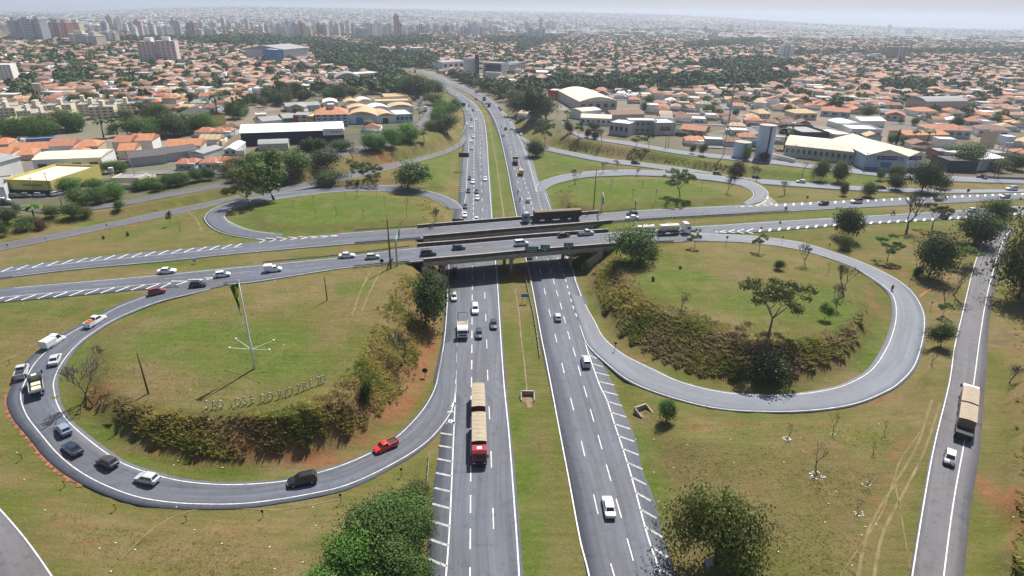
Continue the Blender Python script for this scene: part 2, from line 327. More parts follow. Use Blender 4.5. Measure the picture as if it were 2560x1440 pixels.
# islands and bank crests
area([(255,965),(330,1000),(420,1028),(540,1036),(700,1026),(820,985),(890,900),(940,800),(985,705),(1005,668),(900,680),(760,705),(600,730),(480,765),(380,800),(300,850),(262,900)],7.2)
line([(235,955),(300,992),(400,1028),(530,1042),(700,1034),(840,992),(905,900),(960,790),(1000,700),(1020,664)],7.2)
line([(188,1040),(250,1085),(330,1128),(450,1166),(600,1178),(740,1166),(860,1128),(960,1068),(1030,985),(1075,900),(1092,800),(1098,700)],[2.8,2.5,2.1,1.7,1.4,1.1,.8,.4,.2,.2,.3,.3])
area([(1572,650),(1580,700),(1635,760),(1720,800),(1810,836),(1900,862),(1985,862),(2070,835),(2130,790),(2150,740),(2110,700),(2040,670),(1950,650),(1850,635),(1700,628)],7.4)
line([(1549,640),(1556,688),(1616,749),(1700,790),(1801,829),(1901,858),(1985,860),(2086,826),(2150,780)],7.4)
line([(1456,690),(1476,749),(1522,832),(1622,900),(1710,928),(1800,952),(1900,966),(2000,960),(2080,940),(2150,900),(2200,840)],[.3,.4,.8,1.4,2,2.6,3.1,3.6,4.,4.4,4.8])
area([(650,520),(760,495),(880,483),(980,490),(1040,510),(1060,540),(900,560),(760,568),(660,560)],8.2)
area([(1430,470),(1500,448),(1600,445),(1720,455),(1810,475),(1840,495),(1700,505),(1550,515),(1440,520),(1400,500)],8.2)
line([(1060,500),(1075,530),(1085,560)],8.0); line([(1395,480),(1390,510),(1400,530)],6.5)
line([(1400,345),(1500,368),(1600,382),(1700,395),(1850,415),(2000,432)],[7.6,7.6,7.6,7.5,7.4,7.4])
line([(1345,342),(1370,330),(1395,320)],[2,4,6]); line([(1350,300),(1320,270),(1290,250)],[6,6.5,7])
line([(0,560),(150,545),(300,522),(430,500),(560,478),(680,455)],[6.8]*6); line([(870,400),(960,385),(1050,360),(1100,335),(1120,300),(1110,270)],[5.8,5.6,5.6,5.8,6,6.5])
line([(900,450),(1000,430),(1080,415),(1100,470)],[3.2,2.6,2,1.5]); line([(1400,400),(1450,412),(1560,417)],[2.2,2.6,3.2])
line([(1700,1100),(1900,1120),(2100,1110)],[2.6,3.2,3.8]); line([(1750,1300),(2000,1350)],[2.2,3.]); line([(2560,900),(2540,1100),(2500,1440)],[6.5,6.5,6.5])
line([(300,1350),(600,1380),(850,1330)],[2.8,2.4,2.0]); line([(1000,1200),(900,1440)],[1.6,1.8])
line([(1284,1440),(1290,1200)],[-.1,-.1])
for k in ('C','D','SV','LS','R1','R2','R3','R4','G','I'): fillstrip(roads[k]['L'],roads[k]['R'],-.18)
def sub(P,a,b): return P[a:b]
for k,x0,x1 in (('F',1051,1489),('N',1026,1540)):
    L,Rr=roads[k]['L'],roads[k]['R']; px=np.array([PX(p)[0] for p in (L+Rr)/2])
    i0=np.searchsorted(px,x0-14); i1=np.searchsorted(px,x1+14)
    roads[k]['br']=(np.searchsorted(px,x0),np.searchsorted(px,x1)+1)
    fillstrip(L[:i0],Rr[:i0],-.14); fillstrip(L[i1:],Rr[i1:],-.14)
_Y=np.arange(40,1030,1.); _a=roads['A']['L'];_b=roads['B']['R']
_z=np.array([hwz(t) for t in _Y]); _L=np.stack([np.interp(_Y,_a[:,1],_a[:,0]),_Y,_z],1); _R=np.stack([np.interp(_Y,_b[:,1],_b[:,0]),_Y,_z],1)
fillstrip(_L[:390],_R[:390],-.14,1); fillstrip(_L[389:],_R[389:],-.4,1)
# median slightly dished
def solve(Z,fixed):
    def relax(Z,fx,it):
        for _ in range(it):
            Zn=Z.copy(); Zn[1:-1,1:-1]=.25*(Z[:-2,1:-1]+Z[2:,1:-1]+Z[1:-1,:-2]+Z[1:-1,2:]); Z=np.where(fx,Z,Zn)
        return Z
    for st,it in ((8,300),(4,300),(2,200)):
        Zc=Z[::st,::st].copy(); fc=fixed[::st,::st]; Zc=relax(Zc,fc,it)
        yi=np.minimum(np.arange(NY)/st,Zc.shape[0]-1); xi=np.minimum(np.arange(NX)/st,Zc.shape[1]-1)
        y0=np.floor(yi).astype(int); x0=np.floor(xi).astype(int); y1=np.minimum(y0+1,Zc.shape[0]-1); x1=np.minimum(x0+1,Zc.shape[1]-1)
        fy=(yi-y0)[:,None]; fx=(xi-x0)[None]
        up_=(Zc[np.ix_(y0,x0)]*(1-fy)*(1-fx)+Zc[np.ix_(y1,x0)]*fy*(1-fx)+Zc[np.ix_(y0,x1)]*(1-fy)*fx+Zc[np.ix_(y1,x1)]*fy*fx)
        Z=np.where(fixed,Z,up_)
    return relax(Z,fixed,150)
Z=solve(Z,fixed)
# small undulation off the roads; the country beyond the city rises to a ridge
ang=1280+1500*XX/np.maximum(YY,50)
ridge=120*np.exp(-(np.abs(ang-1130)/760)**4)*sst(3000,9000,YY)
und=(6*np.sin(XX/430.+1)*np.cos(YY/510.)+9*np.sin(XX/1100.+YY/1700.))*sst(1500,4000,YY)
Z=Z+ridge+und-14*sst(10500,14500,YY)
Z=Z+np.where(fixed,0,.12*np.sin(XX/5.3+np.sin(YY/7.))*np.cos(YY/6.1))
def gz(x,y):
    x=np.atleast_1d(np.asarray(x,float)); y=np.atleast_1d(np.asarray(y,float))
    ix=np.clip(np.searchsorted(xs,x)-1,0,NX-2); iy=np.clip(np.searchsorted(ys,y)-1,0,NY-2)
    fx=np.clip((x-xs[ix])/(xs[ix+1]-xs[ix]),0,1); fy=np.clip((y-ys[iy])/(ys[iy+1]-ys[iy]),0,1)
    r_=Z[iy,ix]*(1-fx)*(1-fy)+Z[iy,ix+1]*fx*(1-fy)+Z[iy+1,ix]*(1-fx)*fy+Z[iy+1,ix+1]*fx*fy
    return r_ if len(r_)>1 else float(r_[0])
def G(px,py):
    """where the view ray through a photo pixel meets the ground (marching: first hit)"""
    d=fw+(px-1280)/F*rt+(720-py)/F*up; d=d/np.linalg.norm(d)
    t0=(9.-CH)/d[2] if d[2]<-.004 else 12000.
    t0=min(t0,12000.); t=t0*.98
    for _ in range(400):
        p=CAM+d*t
        if p[2]<=gz(p[0],p[1]): break
        t+=max(.4,t*.004)
    for _ in range(12):
        p=CAM+d*t; e=p[2]-gz(p[0],p[1]); t+=e/max(.02,-d[2])*.5
        if t>14000: break
    p=CAM+d*t; p[2]=gz(p[0],p[1]); return p
def Gv(px,py):
    px=np.asarray(px,float); py=np.asarray(py,float)
    d=fw[None]+((px-1280)/F)[:,None]*rt+((720-py)/F)[:,None]*up; d/=np.linalg.norm(d,axis=1)[:,None]
    t=(10.-CH)/d[:,2]*.98; t1=(-3.-CH)/d[:,2]; act=np.ones(len(t),bool)
    for _ in range(90):
        p=CAM+d*t[:,None]; act&=(p[:,2]>gz(p[:,0],p[:,1])); 
        if not act.any(): break
        t=np.where(act,t+(t1-t)/40,t)
    lo=t-(t1-t)/30-.5; hi=t
    for _ in range(14):
        m_=(lo+hi)/2; p=CAM+d*m_[:,None]; a=p[:,2]>gz(p[:,0],p[:,1]); lo=np.where(a,m_,lo); hi=np.where(a,hi,m_)
    p=CAM+d*((lo+hi)/2)[:,None]; p[:,2]=gz(p[:,0],p[:,1]); return p
# ground mesh + zones
zone=np.zeros((NY,NX,4),np.float32)   # r soil, g lush green, b dry straw, a city
def blob(px,py,rx,ry,ch,s=1.):
    """elliptic patch: centre and radii in photo pixels"""
    c=G(px,py); ex=abs(G(px+rx,py)[0]-c[0]); ey=max(1.,abs(G(px,py-ry)[1]-c[1]))
    d=np.hypot((XX-c[0])/ex,(YY-c[1])/ey); zone[...,ch]=np.maximum(zone[...,ch],s*(.85 if ch==1 else 1)*sst(1.25,.55,d))
def zpoly(poly,ch,s=1.):
    W=[tuple(G(a,b)[:2]) for a,b in poly]; k=inpoly(XX,YY,W); zone[...,ch][k]=np.maximum(zone[...,ch][k],s)
for a in [(1060,880,36,110),(1000,1000,50,40),(520,1130,160,22),(760,1125,140,22),(1095,640,20,60),(1560,900,60,12),(650,1120,330,40),(860,1060,90,45),(960,1010,70,50),(1040,860,40,90),(480,1110,140,30),(1080,700,30,50),(250,985,35,25),(2560,1290,50,150),(1750,1068,38,9),(2230,760,1,1),(1290,690,30,12),(2440,1300,1,1),(1950,860,28,10),(330,560,30,8),(960,400,60,8),(2340,585,60,6),(2230,675,60,3),(1880,980,1,1),(2180,1000,60,10)]: blob(*a,0,.9)
for a in [(500,850,220,60),(640,900,200,50),(1700,700,120,40),(1950,750,200,50),(800,520,260,34),(1620,470,200,26),(2400,560,200,14),(1250,420,26,160),(1310,1050,34,260),(1340,1300,40,220),(2150,800,60,60),(2050,990,140,16),(120,770,200,14),(1500,440,60,14),(1430,400,90,30),(1090,420,70,50),(430,1160,230,28),(250,1080,60,50),(700,1190,260,14),(1330,1200,30,300),(1290,1380,60,160),(1255,480,30,90),(1240,350,25,70),(200,900,50,60),(330,790,120,18),(120,745,200,12),(780,600,1,1),(1000,570,180,14),(850,640,160,12),(300,660,300,10),(1600,570,400,14),(2100,535,250,10),(1980,960,1,1),(1700,1010,170,16),(1620,1180,50,120),(650,850,170,35),(880,720,60,20),(2150,860,60,80),(2300,1180,1,1),(2080,790,70,50),(1400,430,80,60),(1850,390,300,20),(2100,440,250,16),(250,560,200,10),(450,505,60,10),(1000,860,1,1),(2500,1050,30,60),(830,510,160,30),(1650,480,160,20)]: blob(*a,1,.85)
for a in [(960,740,60,70),(450,930,180,90),(400,1350,400,80),(1700,1250,300,150),(2080,1180,150,120),(1420,500,1,1),(200,620,200,14),(1900,720,100,60),(1000,430,130,20),(2280,990,70,20),(1500,1000,1,1),(2200,1320,60,150),(2050,660,1,1),(860,760,60,100),(2330,630,120,30),(2480,1250,30,160),(1700,415,250,10)]: blob(*a,2,.9)
for P_b in ([(240,985),(330,1020),(530,1060),(700,1050),(850,1000),(920,900),(990,760),(1030,690),(1085,760),(1060,880),(1000,990),(900,1080),(740,1130),(600,1145),(450,1120),(320,1070)],[(1556,650),(1640,790),(1800,838),(1985,868),(2090,840),(2160,790),(2190,860),(2100,925),(1950,962),(1800,948),(1620,885),(1500,790),(1470,700)]):
    zpoly(P_b,2,1.)
# wheel ruts worn in the grass
def rut(pts,w_=.5,s=1.):
    P=resamp(np.array([G(*p) for p in cr(pts,5)]),160)[:,:2]
    for p in P:
        i0,i1=np.searchsorted(xs,[p[0]-3,p[0]+3]); j0,j1=np.searchsorted(ys,[p[1]-3,p[1]+3])
        if i1<=i0 or j1<=j0: continue
        d=np.hypot(XX[j0:j1,i0:i1]-p[0],YY[j0:j1,i0:i1]-p[1]); q=zone[j0:j1,i0:i1,2]; np.maximum(q,s*sst(1.9,.2,d/w_/1.6),out=q)
urb=[(-1800,560),(0,545),(180,520),(330,500),(600,455),(760,410),(900,370),(1020,330),(1070,270),(1050,200),(980,165),(1040,168),(1110,200),(1200,240),(1260,250),(1330,300),(1440,345),(1555,358),(1800,388),(2040,415),(2300,445),(2600,458),(4400,480),(4400,150),(-1800,60)]
uw=[tuple(U(a,b,ZC)[:2]) for a,b in urb]
k=inpoly(XX,YY,uw)|(YY>1100); zone[...,3][k]=1

RM=np.zeros((NY,NX),bool)
def _mask():
    keepZ,keepf=Z.copy(),fixed.copy()
    for k in roads:
        fixed[:]=False; fillstrip(roads[k]['L'],roads[k]['R'],0,1); RM[:]=RM|fixed
    Z[:]=keepZ; fixed[:]=keepf
_mask()
def offroad(x,y):
    ix=np.clip(np.searchsorted(xs,x),0,NX-1); iy=np.clip(np.searchsorted(ys,y),0,NY-1)
    return ~RM[iy,ix]&~RM[iy,np.maximum(ix-1,0)]&~RM[np.maximum(iy-1,0),ix]

_d=RM.copy()
for dx,dy in ((1,0),(-1,0),(0,1),(0,-1)): _d|=np.roll(np.roll(RM,dx,1),dy,0)
_ring=_d&~RM; _d2=_d.copy()
for dx,dy in ((1,0),(-1,0),(0,1),(0,-1)): _d2|=np.roll(np.roll(_d,dx,1),dy,0)
_n=np.random.default_rng(2).random(RM.shape)
zone[...,2]=np.maximum(zone[...,2],np.where(_ring,.8,np.where(_d2&~_d,.4*_n,0))); zone[...,1]=np.where(_ring,zone[...,1]*.6,zone[...,1]); zone[...,0]=np.maximum(zone[...,0],np.where(_ring&(_n>.75)&((XX<-22)|(XX>40)),.4,0))
for pts,w_ in (([(2330,1000),(2290,1120),(2230,1220),(2170,1330),(2140,1440)],.45),([(2350,1010),(2310,1130),(2255,1240),(2205,1340),(2180,1440)],.45),([(2300,1080),(2240,1180),(2260,1330),(2275,1420)],.25),
   ([(935,665),(905,720),(880,800)],.4),([(955,668),(925,730),(900,800)],.4),([(2370,716),(2330,722),(2300,740)],.3),([(2330,655),(2250,645),(2160,640)],.4),([(0,905),(60,880),(110,850)],.4),([(380,1400),(480,1280),(600,1240),(850,1260)],.3),([(1340,400),(1380,440)],.3),([(470,525),(500,560),(500,575)],.5)): rut(pts,w_)
def build_ground():
    V=np.stack([XX,YY,Z],-1).reshape(-1,3)
    a=(np.arange(NY-1)[:,None]*NX+np.arange(NX-1)[None]).ravel()
    me=np_mesh('ground',V,np.stack([a,a+1,a+NX+1,a+NX],1),smooth=True)
    at=me.attributes.new('zone','FLOAT_COLOR','POINT'); at.data.foreach_set('color',zone.reshape(-1,4).astype(np.float32).ravel())
    m_,n,b=_mat('grassland'); p=geo(n); z=N(n,'ShaderNodeAttribute',attribute_name='zone'); sep=N(n,'ShaderNodeSeparateColor'); n.links.new(z.outputs['Color'],sep.inputs[0])
    n1=noise(n,p,.045,6,.65); n2=noise(n,p,.35,6,.75); n3=noise(n,p,3.,4,.8); n4=noise(n,p,.012,3,.5)
    base=ramp(n,n1,[(.28,(.080,.098,.018)),(.42,(.120,.124,.030)),(.52,(.155,.134,.046)),(.62,(.20,.155,.075)),(.74,(.145,.10,.058))])
    base=mix(n,ramp(n,n4,[(.4,0),(.65,.55)]),base,(.085,.118,.018))
    def masked(ch,lo=.35,hi=.62,sc=.22):
        f=noise(n,p,sc,5,.7); a_=N(n,'ShaderNodeMath',operation='MULTIPLY'); n.links.new(ch,a_.inputs[0]); n.links.new(ramp(n,f,[(lo,.35),(hi,1.)]),a_.inputs[1])
        return a_.outputs[0]
    dry=ramp(n,n2,[(.3,(.22,.165,.085)),(.5,(.175,.125,.06)),(.62,(.15,.13,.045)),(.75,(.12,.095,.045))])
    c=mix(n,masked(sep.outputs[2],.35,.6,.15),base,dry)
    lush=ramp(n,n2,[(.3,(.050,.105,.010)),(.6,(.085,.145,.018)),(.8,(.13,.155,.035))])
    c=mix(n,masked(sep.outputs[1],.25,.5,.12),c,lush)
    soil=ramp(n,n2,[(.35,(.20,.075,.035)),(.55,(.27,.115,.06)),(.75,(.15,.09,.04))])
    c=mix(n,masked(sep.outputs[0],.36,.52,.3),c,soil)
    # specks of bare soil and clumps everywhere
    c=mix(n,ramp(n,n3,[(.3,.55),(.52,0.)]),c,(.05,.055,.012))
    mp=N(n,'ShaderNodeMapping'); mp.inputs['Scale'].default_value=(.10,1.1,1); mp.inputs['Rotation'].default_value=(0,0,.35); n.links.new(p,mp.inputs[0])
    c=mix(n,1.,c,ramp(n,noise(n,mp.outputs[0],1.,5,.8),[(.3,.80),(.7,1.2)]),'MULTIPLY')
    c=mix(n,ramp(n,noise(n,p,.11,6,.75),[(.52,0),(.66,.5)]),c,(.20,.155,.075))
    c=mix(n,ramp(n,noise(n,p,.16,6,.7),[(.30,.5),(.44,0)]),c,(.07,.11,.016))
    c=mix(n,ramp(n,noise(n,p,.07,6,.8),[(.57,0),(.70,.55)]),c,(.15,.095,.062))
    c=mix(n,ramp(n,noise(n,p,.9,5,.8),[(.56,0),(.68,.6)]),c,(.22,.155,.085))
    # town ground: streets, yards, dusty lots
    v=N(n,'ShaderNodeTexVoronoi',feature='F1'); v.inputs['Scale'].default_value=.035; n.links.new(p,v.inputs['Vector'])
    tv=N(n,'ShaderNodeSeparateColor'); n.links.new(v.outputs['Color'],tv.inputs[0])
    town=ramp(n,tv.outputs[0],[(.0,(.10,.10,.105)),(.3,(.17,.15,.13)),(.5,(.24,.17,.12)),(.62,(.07,.10,.03)),(.8,(.11,.12,.05)),(.95,(.30,.27,.24))])
    v2=N(n,'ShaderNodeTexVoronoi',feature='F1'); v2.inputs['Scale'].default_value=.011; n.links.new(p,v2.inputs['Vector']); tv2=N(n,'ShaderNodeSeparateColor'); n.links.new(v2.outputs['Color'],tv2.inputs[0])
    town=mix(n,.4,town,ramp(n,tv2.outputs[1],[(0,(.06,.09,.035)),(.5,(.26,.16,.12)),(.9,(.35,.32,.30))]))
    town=mix(n,.35,town,ramp(n,noise(n,p,.006,5,.7),[(.35,(.05,.08,.03)),(.65,(.30,.22,.17))]))
    town=mix(n,ramp(n,n3,[(.35,.3),(.55,0.)]),town,(.05,.05,.04))
    c=mix(n,z.outputs['Alpha'],c,town)
    n.links.new(c,b.inputs['Base Color']); b.inputs['Roughness'].default_value=.95; b.inputs['Specular IOR Level'].default_value=.1
    hb=N(n,'ShaderNodeMath',operation='ADD'); n.links.new(n3,hb.inputs[0]); n.links.new(n2,hb.inputs[1]); bump(n,b,hb.outputs[0],.35,.8)
    me.materials.append(m_); tag(link('ground',me),kind='structure')
build_ground()
SZ={'A':.0,'B':.0,'F':0.,'N':0.004,'R1':.008,'R2':.008,'R3':.012,'R4':.012,'C':.016,'D':.016,'SV':.02,'LS':.02,'G':.0,'I':0.}
def strip_mesh(name,L,Rr,mat,dz=0.,skirt=.35,cross=4):
    n=len(L); V=[];uv=[]; s=np.r_[0,np.cumsum(np.linalg.norm(np.diff((L+Rr)/2,axis=0),axis=1))]
    for i in range(n):
        w_=np.linalg.norm(L[i]-Rr[i])
        V.append(L[i]-[0,0,skirt]); uv.append((0,s[i]))
        for k in range(cross+1):
            t=k/cross; V.append(L[i]*(1-t)+Rr[i]*t+[0,0,dz]); uv.append((w_*t,s[i]))
        V.append(Rr[i]-[0,0,skirt]); uv.append((w_,s[i]))
    c=cross+3; q=np.array([(i*c+k,i*c+k+1,(i+1)*c+k+1,(i+1)*c+k) for i in range(n-1) for k in range(c-1)])
    # orient upward
    me=np_mesh(name,np.array(V),q); u=me.uv_layers.new(name='UVMap'); uvn=np.array(uv)[q.ravel()]; u.data.foreach_set('uv',uvn.astype(np.float32).ravel()); me.materials.append(mat); return me
for k,r_ in roads.items():
    tag(link(r_['name'],strip_mesh(r_['name'],r_['L'],r_['R'],r_['mat'],SZ[k])),kind='structure')
# paint ----------------------------------------------------------------
MV=[];MQ=[];MW=[]
def pline(P,w_,dz=.03,worn=0):
    P=np.asarray(P,float); T=np.gradient(P[:,:2],axis=0); T/=np.linalg.norm(T,axis=1)[:,None]+1e-9; Nn=np.stack([-T[:,1],T[:,0],0*T[:,0]],1)*w_/2
    b=len(MV); 
    for a,c in zip(P+Nn,P-Nn): MV.append((a[0],a[1],a[2]+dz)); MV.append((c[0],c[1],c[2]+dz))
    for i in range(len(P)-1): MQ.append((b+2*i,b+2*i+1,b+2*i+3,b+2*i+2)); MW.append(worn)
def dashes(P,on,off,w_,dz=.03,worn=0,ph=0.):
    Lg=plen(P); s=ph
    while s+on<Lg: pline(np.array([at_s(P,s),at_s(P,s+on)]),w_,dz,worn); s+=on+off
def hatch(PA,PB,sp,w_,sl,dz=.03,worn=0,s0=0,s1=None):
    """stripes from curve A to curve B leaning sl metres further along B"""
    La=plen(PA); Lb=plen(PB); s=s0; s1=s1 or La
    while s<s1:
        t=s/La; a=at_s(PA,s); c=at_s(PB,min(max(0,t*Lb+sl),Lb))
        if np.linalg.norm(a-c)>.8: pline(np.array([a,c]),w_,dz,worn)
        s+=sp
def chev(PA,PB,sp,w_,back,dz=.03):
    La=plen(PA); Lb=plen(PB); s=sp*.3
    while s<La:
        t=s/La; a=at_s(PA,s); c=at_s(PB,t*Lb); t2=min(1,max(0,t+back/La)); m_=(at_s(PA,t2*La)+at_s(PB,t2*Lb))/2
        pline(np.array([a,m_]),w_,dz); pline(np.array([m_,c]),w_,dz); s+=sp
def hp(pts,n=6): return cr([UH(x,y) for x,y in pts],n)
def zp(pts,z,n=6): return cr([U(x,y,z) for x,y in pts],n)
W1=.16;W2=.22
# highway towards the camera
pline(hp([(1100,1600),(1115,1440),(1125,1300),(1132,1140),(1138,1000),(1140,960)]),W2)
AL=hp([(1092,960),(1105,890),(1112,840),(1117,780),(1120,722),(1123,650)]); pline(AL,W1)
pline(hp([(1156,524),(1166,480),(1168,420),(1171,380),(1174,338)]),W1)
pline(hp([(1156,556),(1155,540),(1156,524)]),W1)
pline(hp([(1304,1600),(1298,1440),(1285,1250),(1272,1080),(1260,960),(1251,830),(1244,715),(1238,650),(1231,560),(1225,480),(1221,420),(1219,380),(1216,340),(1212,309),(1206,288),(1197,272),(1180,255),(1146,232),(1121,218),(1084,205)]),W2)
dashes(hp([(1174,1600),(1175,1440),(1176.5,1235),(1178,993),(1179,950),(1180,816),(1181,681),(1182,597),(1183,544),(1184,500),(1184.6,470),(1185,386),(1187,332)]),3.8,3.1,.2)
pline(hp([(1187,330),(1186,305),(1181,285),(1172,268),(1160,254)]),W1)
dashes(hp([(1242,1560),(1236,1387),(1229.6,1188),(1225,1069),(1220,960),(1217,860),(1214,782),(1211,708),(1209,658),(1206,550),(1205,497),(1203,447),(1201,363),(1199,305),(1196,285)]),4.2,9.2,.17,ph=2)
dashes(hp([(1140.6,950),(1141,920),(1142,880),(1144,830)]),4,3,.12,worn=1)
pline(hp([(1154,336),(1163,316),(1166,300),(1163,285),(1157,268)]),W1)
# highway away from the camera
pline(hp([(1498,1600),(1473,1440),(1449.6,1346),(1421,1192),(1401,1088),(1377,960),(1362,883),(1354,845),(1330,715),(1313,638),(1299,570),(1288,520),(1280,480),(1268,417),(1253,349),(1241,309),(1226,279),(1206,255),(1169,232),(1129,215),(1085,198),(1060,190),(1036,181),(998,171)]),W2)
pline(hp([(1697,1600),(1653,1440),(1619,1340),(1589,1229),(1565.5,1148),(1538.6,1067),(1517,1000),(1498,960),(1470,880),(1455,829)]),W2)
pline(hp([(1396,590),(1411,628),(1431,676),(1441,708),(1453,740)]),W2); pline(hp([(1392,575),(1379,530),(1362,482)]),W1)
pline(hp([(1341,480),(1320,400),(1300,349),(1287,322),(1267,289),(1236,259),(1213,242),(1195,232)]),W1)
pline(hp([(1174,222),(1152,214),(1111,198),(1089,188),(1060,180)]),W1)
dashes(hp([(1550,1490),(1508,1340),(1473,1188),(1442,1057),(1418,963),(1398,880),(1381,809),(1367,752),(1353,688),(1341,645),(1325,575),(1310,517),(1295,455),(1287,421),(1277,373),(1271.5,353),(1263,320),(1258,292),(1243,272)]),4.2,9.2,.17,ph=1)
dashes(hp([(1620,1530),(1577,1380),(1554,1296),(1533,1222),(1514,1156),(1497,1094),(1481.5,1044),(1468,995),(1455,950),(1434.5,876),(1423,843),(1414,809),(1406,779),(1398,749),(1390,725),(1384,702),(1377,678),(1367,641),(1350,575),(1332,522),(1324,490),(1315,467),(1310,450),(1300,413),(1293,386),(1287,363),(1282,339),(1277,319),(1270,299),(1255,280)]),4.,4.,.17)
dashes(hp([(1391,631),(1396,650),(1408,682),(1418,715),(1429,755),(1444.6,799),(1453,824)]),2.,2.4,.22); dashes(hp([(1364,570),(1354,524),(1347,497),(1341,470)]),2.,2.4,.2)
hatch(hp([(1100,1600),(1115,1440),(1125,1300),(1132,1140),(1137,1020)]),hp([(1052,1600),(1068,1440),(1076,1300),(1088,1200),(1100,1090),(1118,1030)]),3.6,.42,1.6,worn=1)
hatch(hp([(1697,1600),(1653,1440),(1619,1340),(1589,1229),(1565,1148),(1538,1067),(1517,1000),(1498,955),(1470,880)]),hp([(1742,1600),(1684,1440),(1655,1340),(1620,1229),(1600,1148),(1574,1067),(1550,1000),(1530,950),(1476,876)]),3.6,.42,-2.2,worn=1)
hatch(hp([(1166,480),(1168,420),(1171,380),(1173,345)]),hp([(1149,480),(1155,420),(1158,380),(1168,345)]),3.4,.4,1.,worn=1)
hatch(hp([(1341,480),(1320,400),(1300,352)]),hp([(1349,470),(1330,400),(1306,352)]),3.4,.4,-1.5,worn=1)
chev(hp([(1137,1075),(1138,1020),(1139,985)]),hp([(1104,1075),(1128,1020),(1139,983)]),5.5,.4,1.5)
# ramps: edge lines
for k in ('R1','R2','R3','R4'):
    O,I=ramps[k]; dz=.03
    a,b_=(0,110); 
    pline(O[{'R1':9,'R3':2,'R2':7}.get(k,0):(-9 if k=='R1' else None)],W1,dz,0); pline(I[3:-3],W1,dz,0)
for k in ('C','D'):
    O,I=ramps[k]
    for t,w_ in ((.06,.12),(.94,.12)): pline(O*(1-t)+I*t,w_,.036,1)
for k,ts in (('G',((.03,.17),(.97,.17))),):
    O,I=ramps[k]
    for t,w_ in ts: pline(O*(1-t)+I*t,w_,.03,0)
Ri=roads['I']['R'].copy(); Ri[:,0]-=.25; pline(Ri,.17)
# cross road lines
def cx(k,t,a=0,b=None,dz=.03):
    P=roads[k]['L']*(1-t)+roads[k]['R']*t; px=np.array([PX(q)[0] for q in P]); m_=(px>a)&(px<(b or 9999)); return P[m_]
pline(cx('F',.93),W1); pline(cx('N',.07),W1); pline(cx('N',.95,560,1710),W1); pline(cx('F',.06,840,1880),W1)
pline(cx('F',.36,-200,640),W1); pline(cx('N',.66,-200,450),W1)
dashes(cx('F',.64,-200,2700),5,11,.13,.03,1); dashes(cx('N',.36,-200,2700),5,11,.13,.03,1); dashes(cx('N',.66,640,1700),4,8,.1,.03,1); dashes(cx('F',.34,900,1900),4,8,.1,.03,1)
hatch(cx('F',.34,-200,620),cx('F',.02,-200,620),3.3,.42,2.6); hatch(cx('N',.97,-200,430),cx('N',.68,-200,430),3.3,.42,3.)
chev(zp([(628,597),(700,593),(800,590),(850,588)],ZC),zp([(640,608),(700,602),(800,594),(850,589)],ZC),3.2,.35,2.5)
chev(zp([(430,714),(480,706),(540,695)],ZC),zp([(415,704),(480,698),(540,693)],ZC)[:],3.4,.35,3.)
hatch(cx('F',.3,1930,2700),cx('F',.03,1930,2700),3.6,.7,.3); hatch(cx('N',.97,1890,2700),cx('N',.74,1890,2700),3.6,.7,.6)
pline(cx('F',.33,1880,2700),W1,.03,1); pline(cx('N',.7,1870,2700),W1,.03,1)
chev(zp([(1890,571),(1840,574),(1790,579)],ZC),zp([(1890,585),(1840,583),(1790,581)],ZC),3.4,.4,2.5)
chev(zp([(1935,506),(1915,510),(1880,514),(1840,517)],ZC),zp([(1945,512),(1915,515),(1880,517),(1840,518)],ZC),3.4,.35,2.)
hatch(zp([(1921,490),(1935,500),(1946,510)],ZC),zp([(1915,500),(1900,508),(1880,515)],ZC),1.6,.3,0.)
tag(link('road_markings',np_mesh('road_markings',np.array(MV),np.array(MQ),mats=[PAINT,PAINTW],mi=MW)),kind='structure')
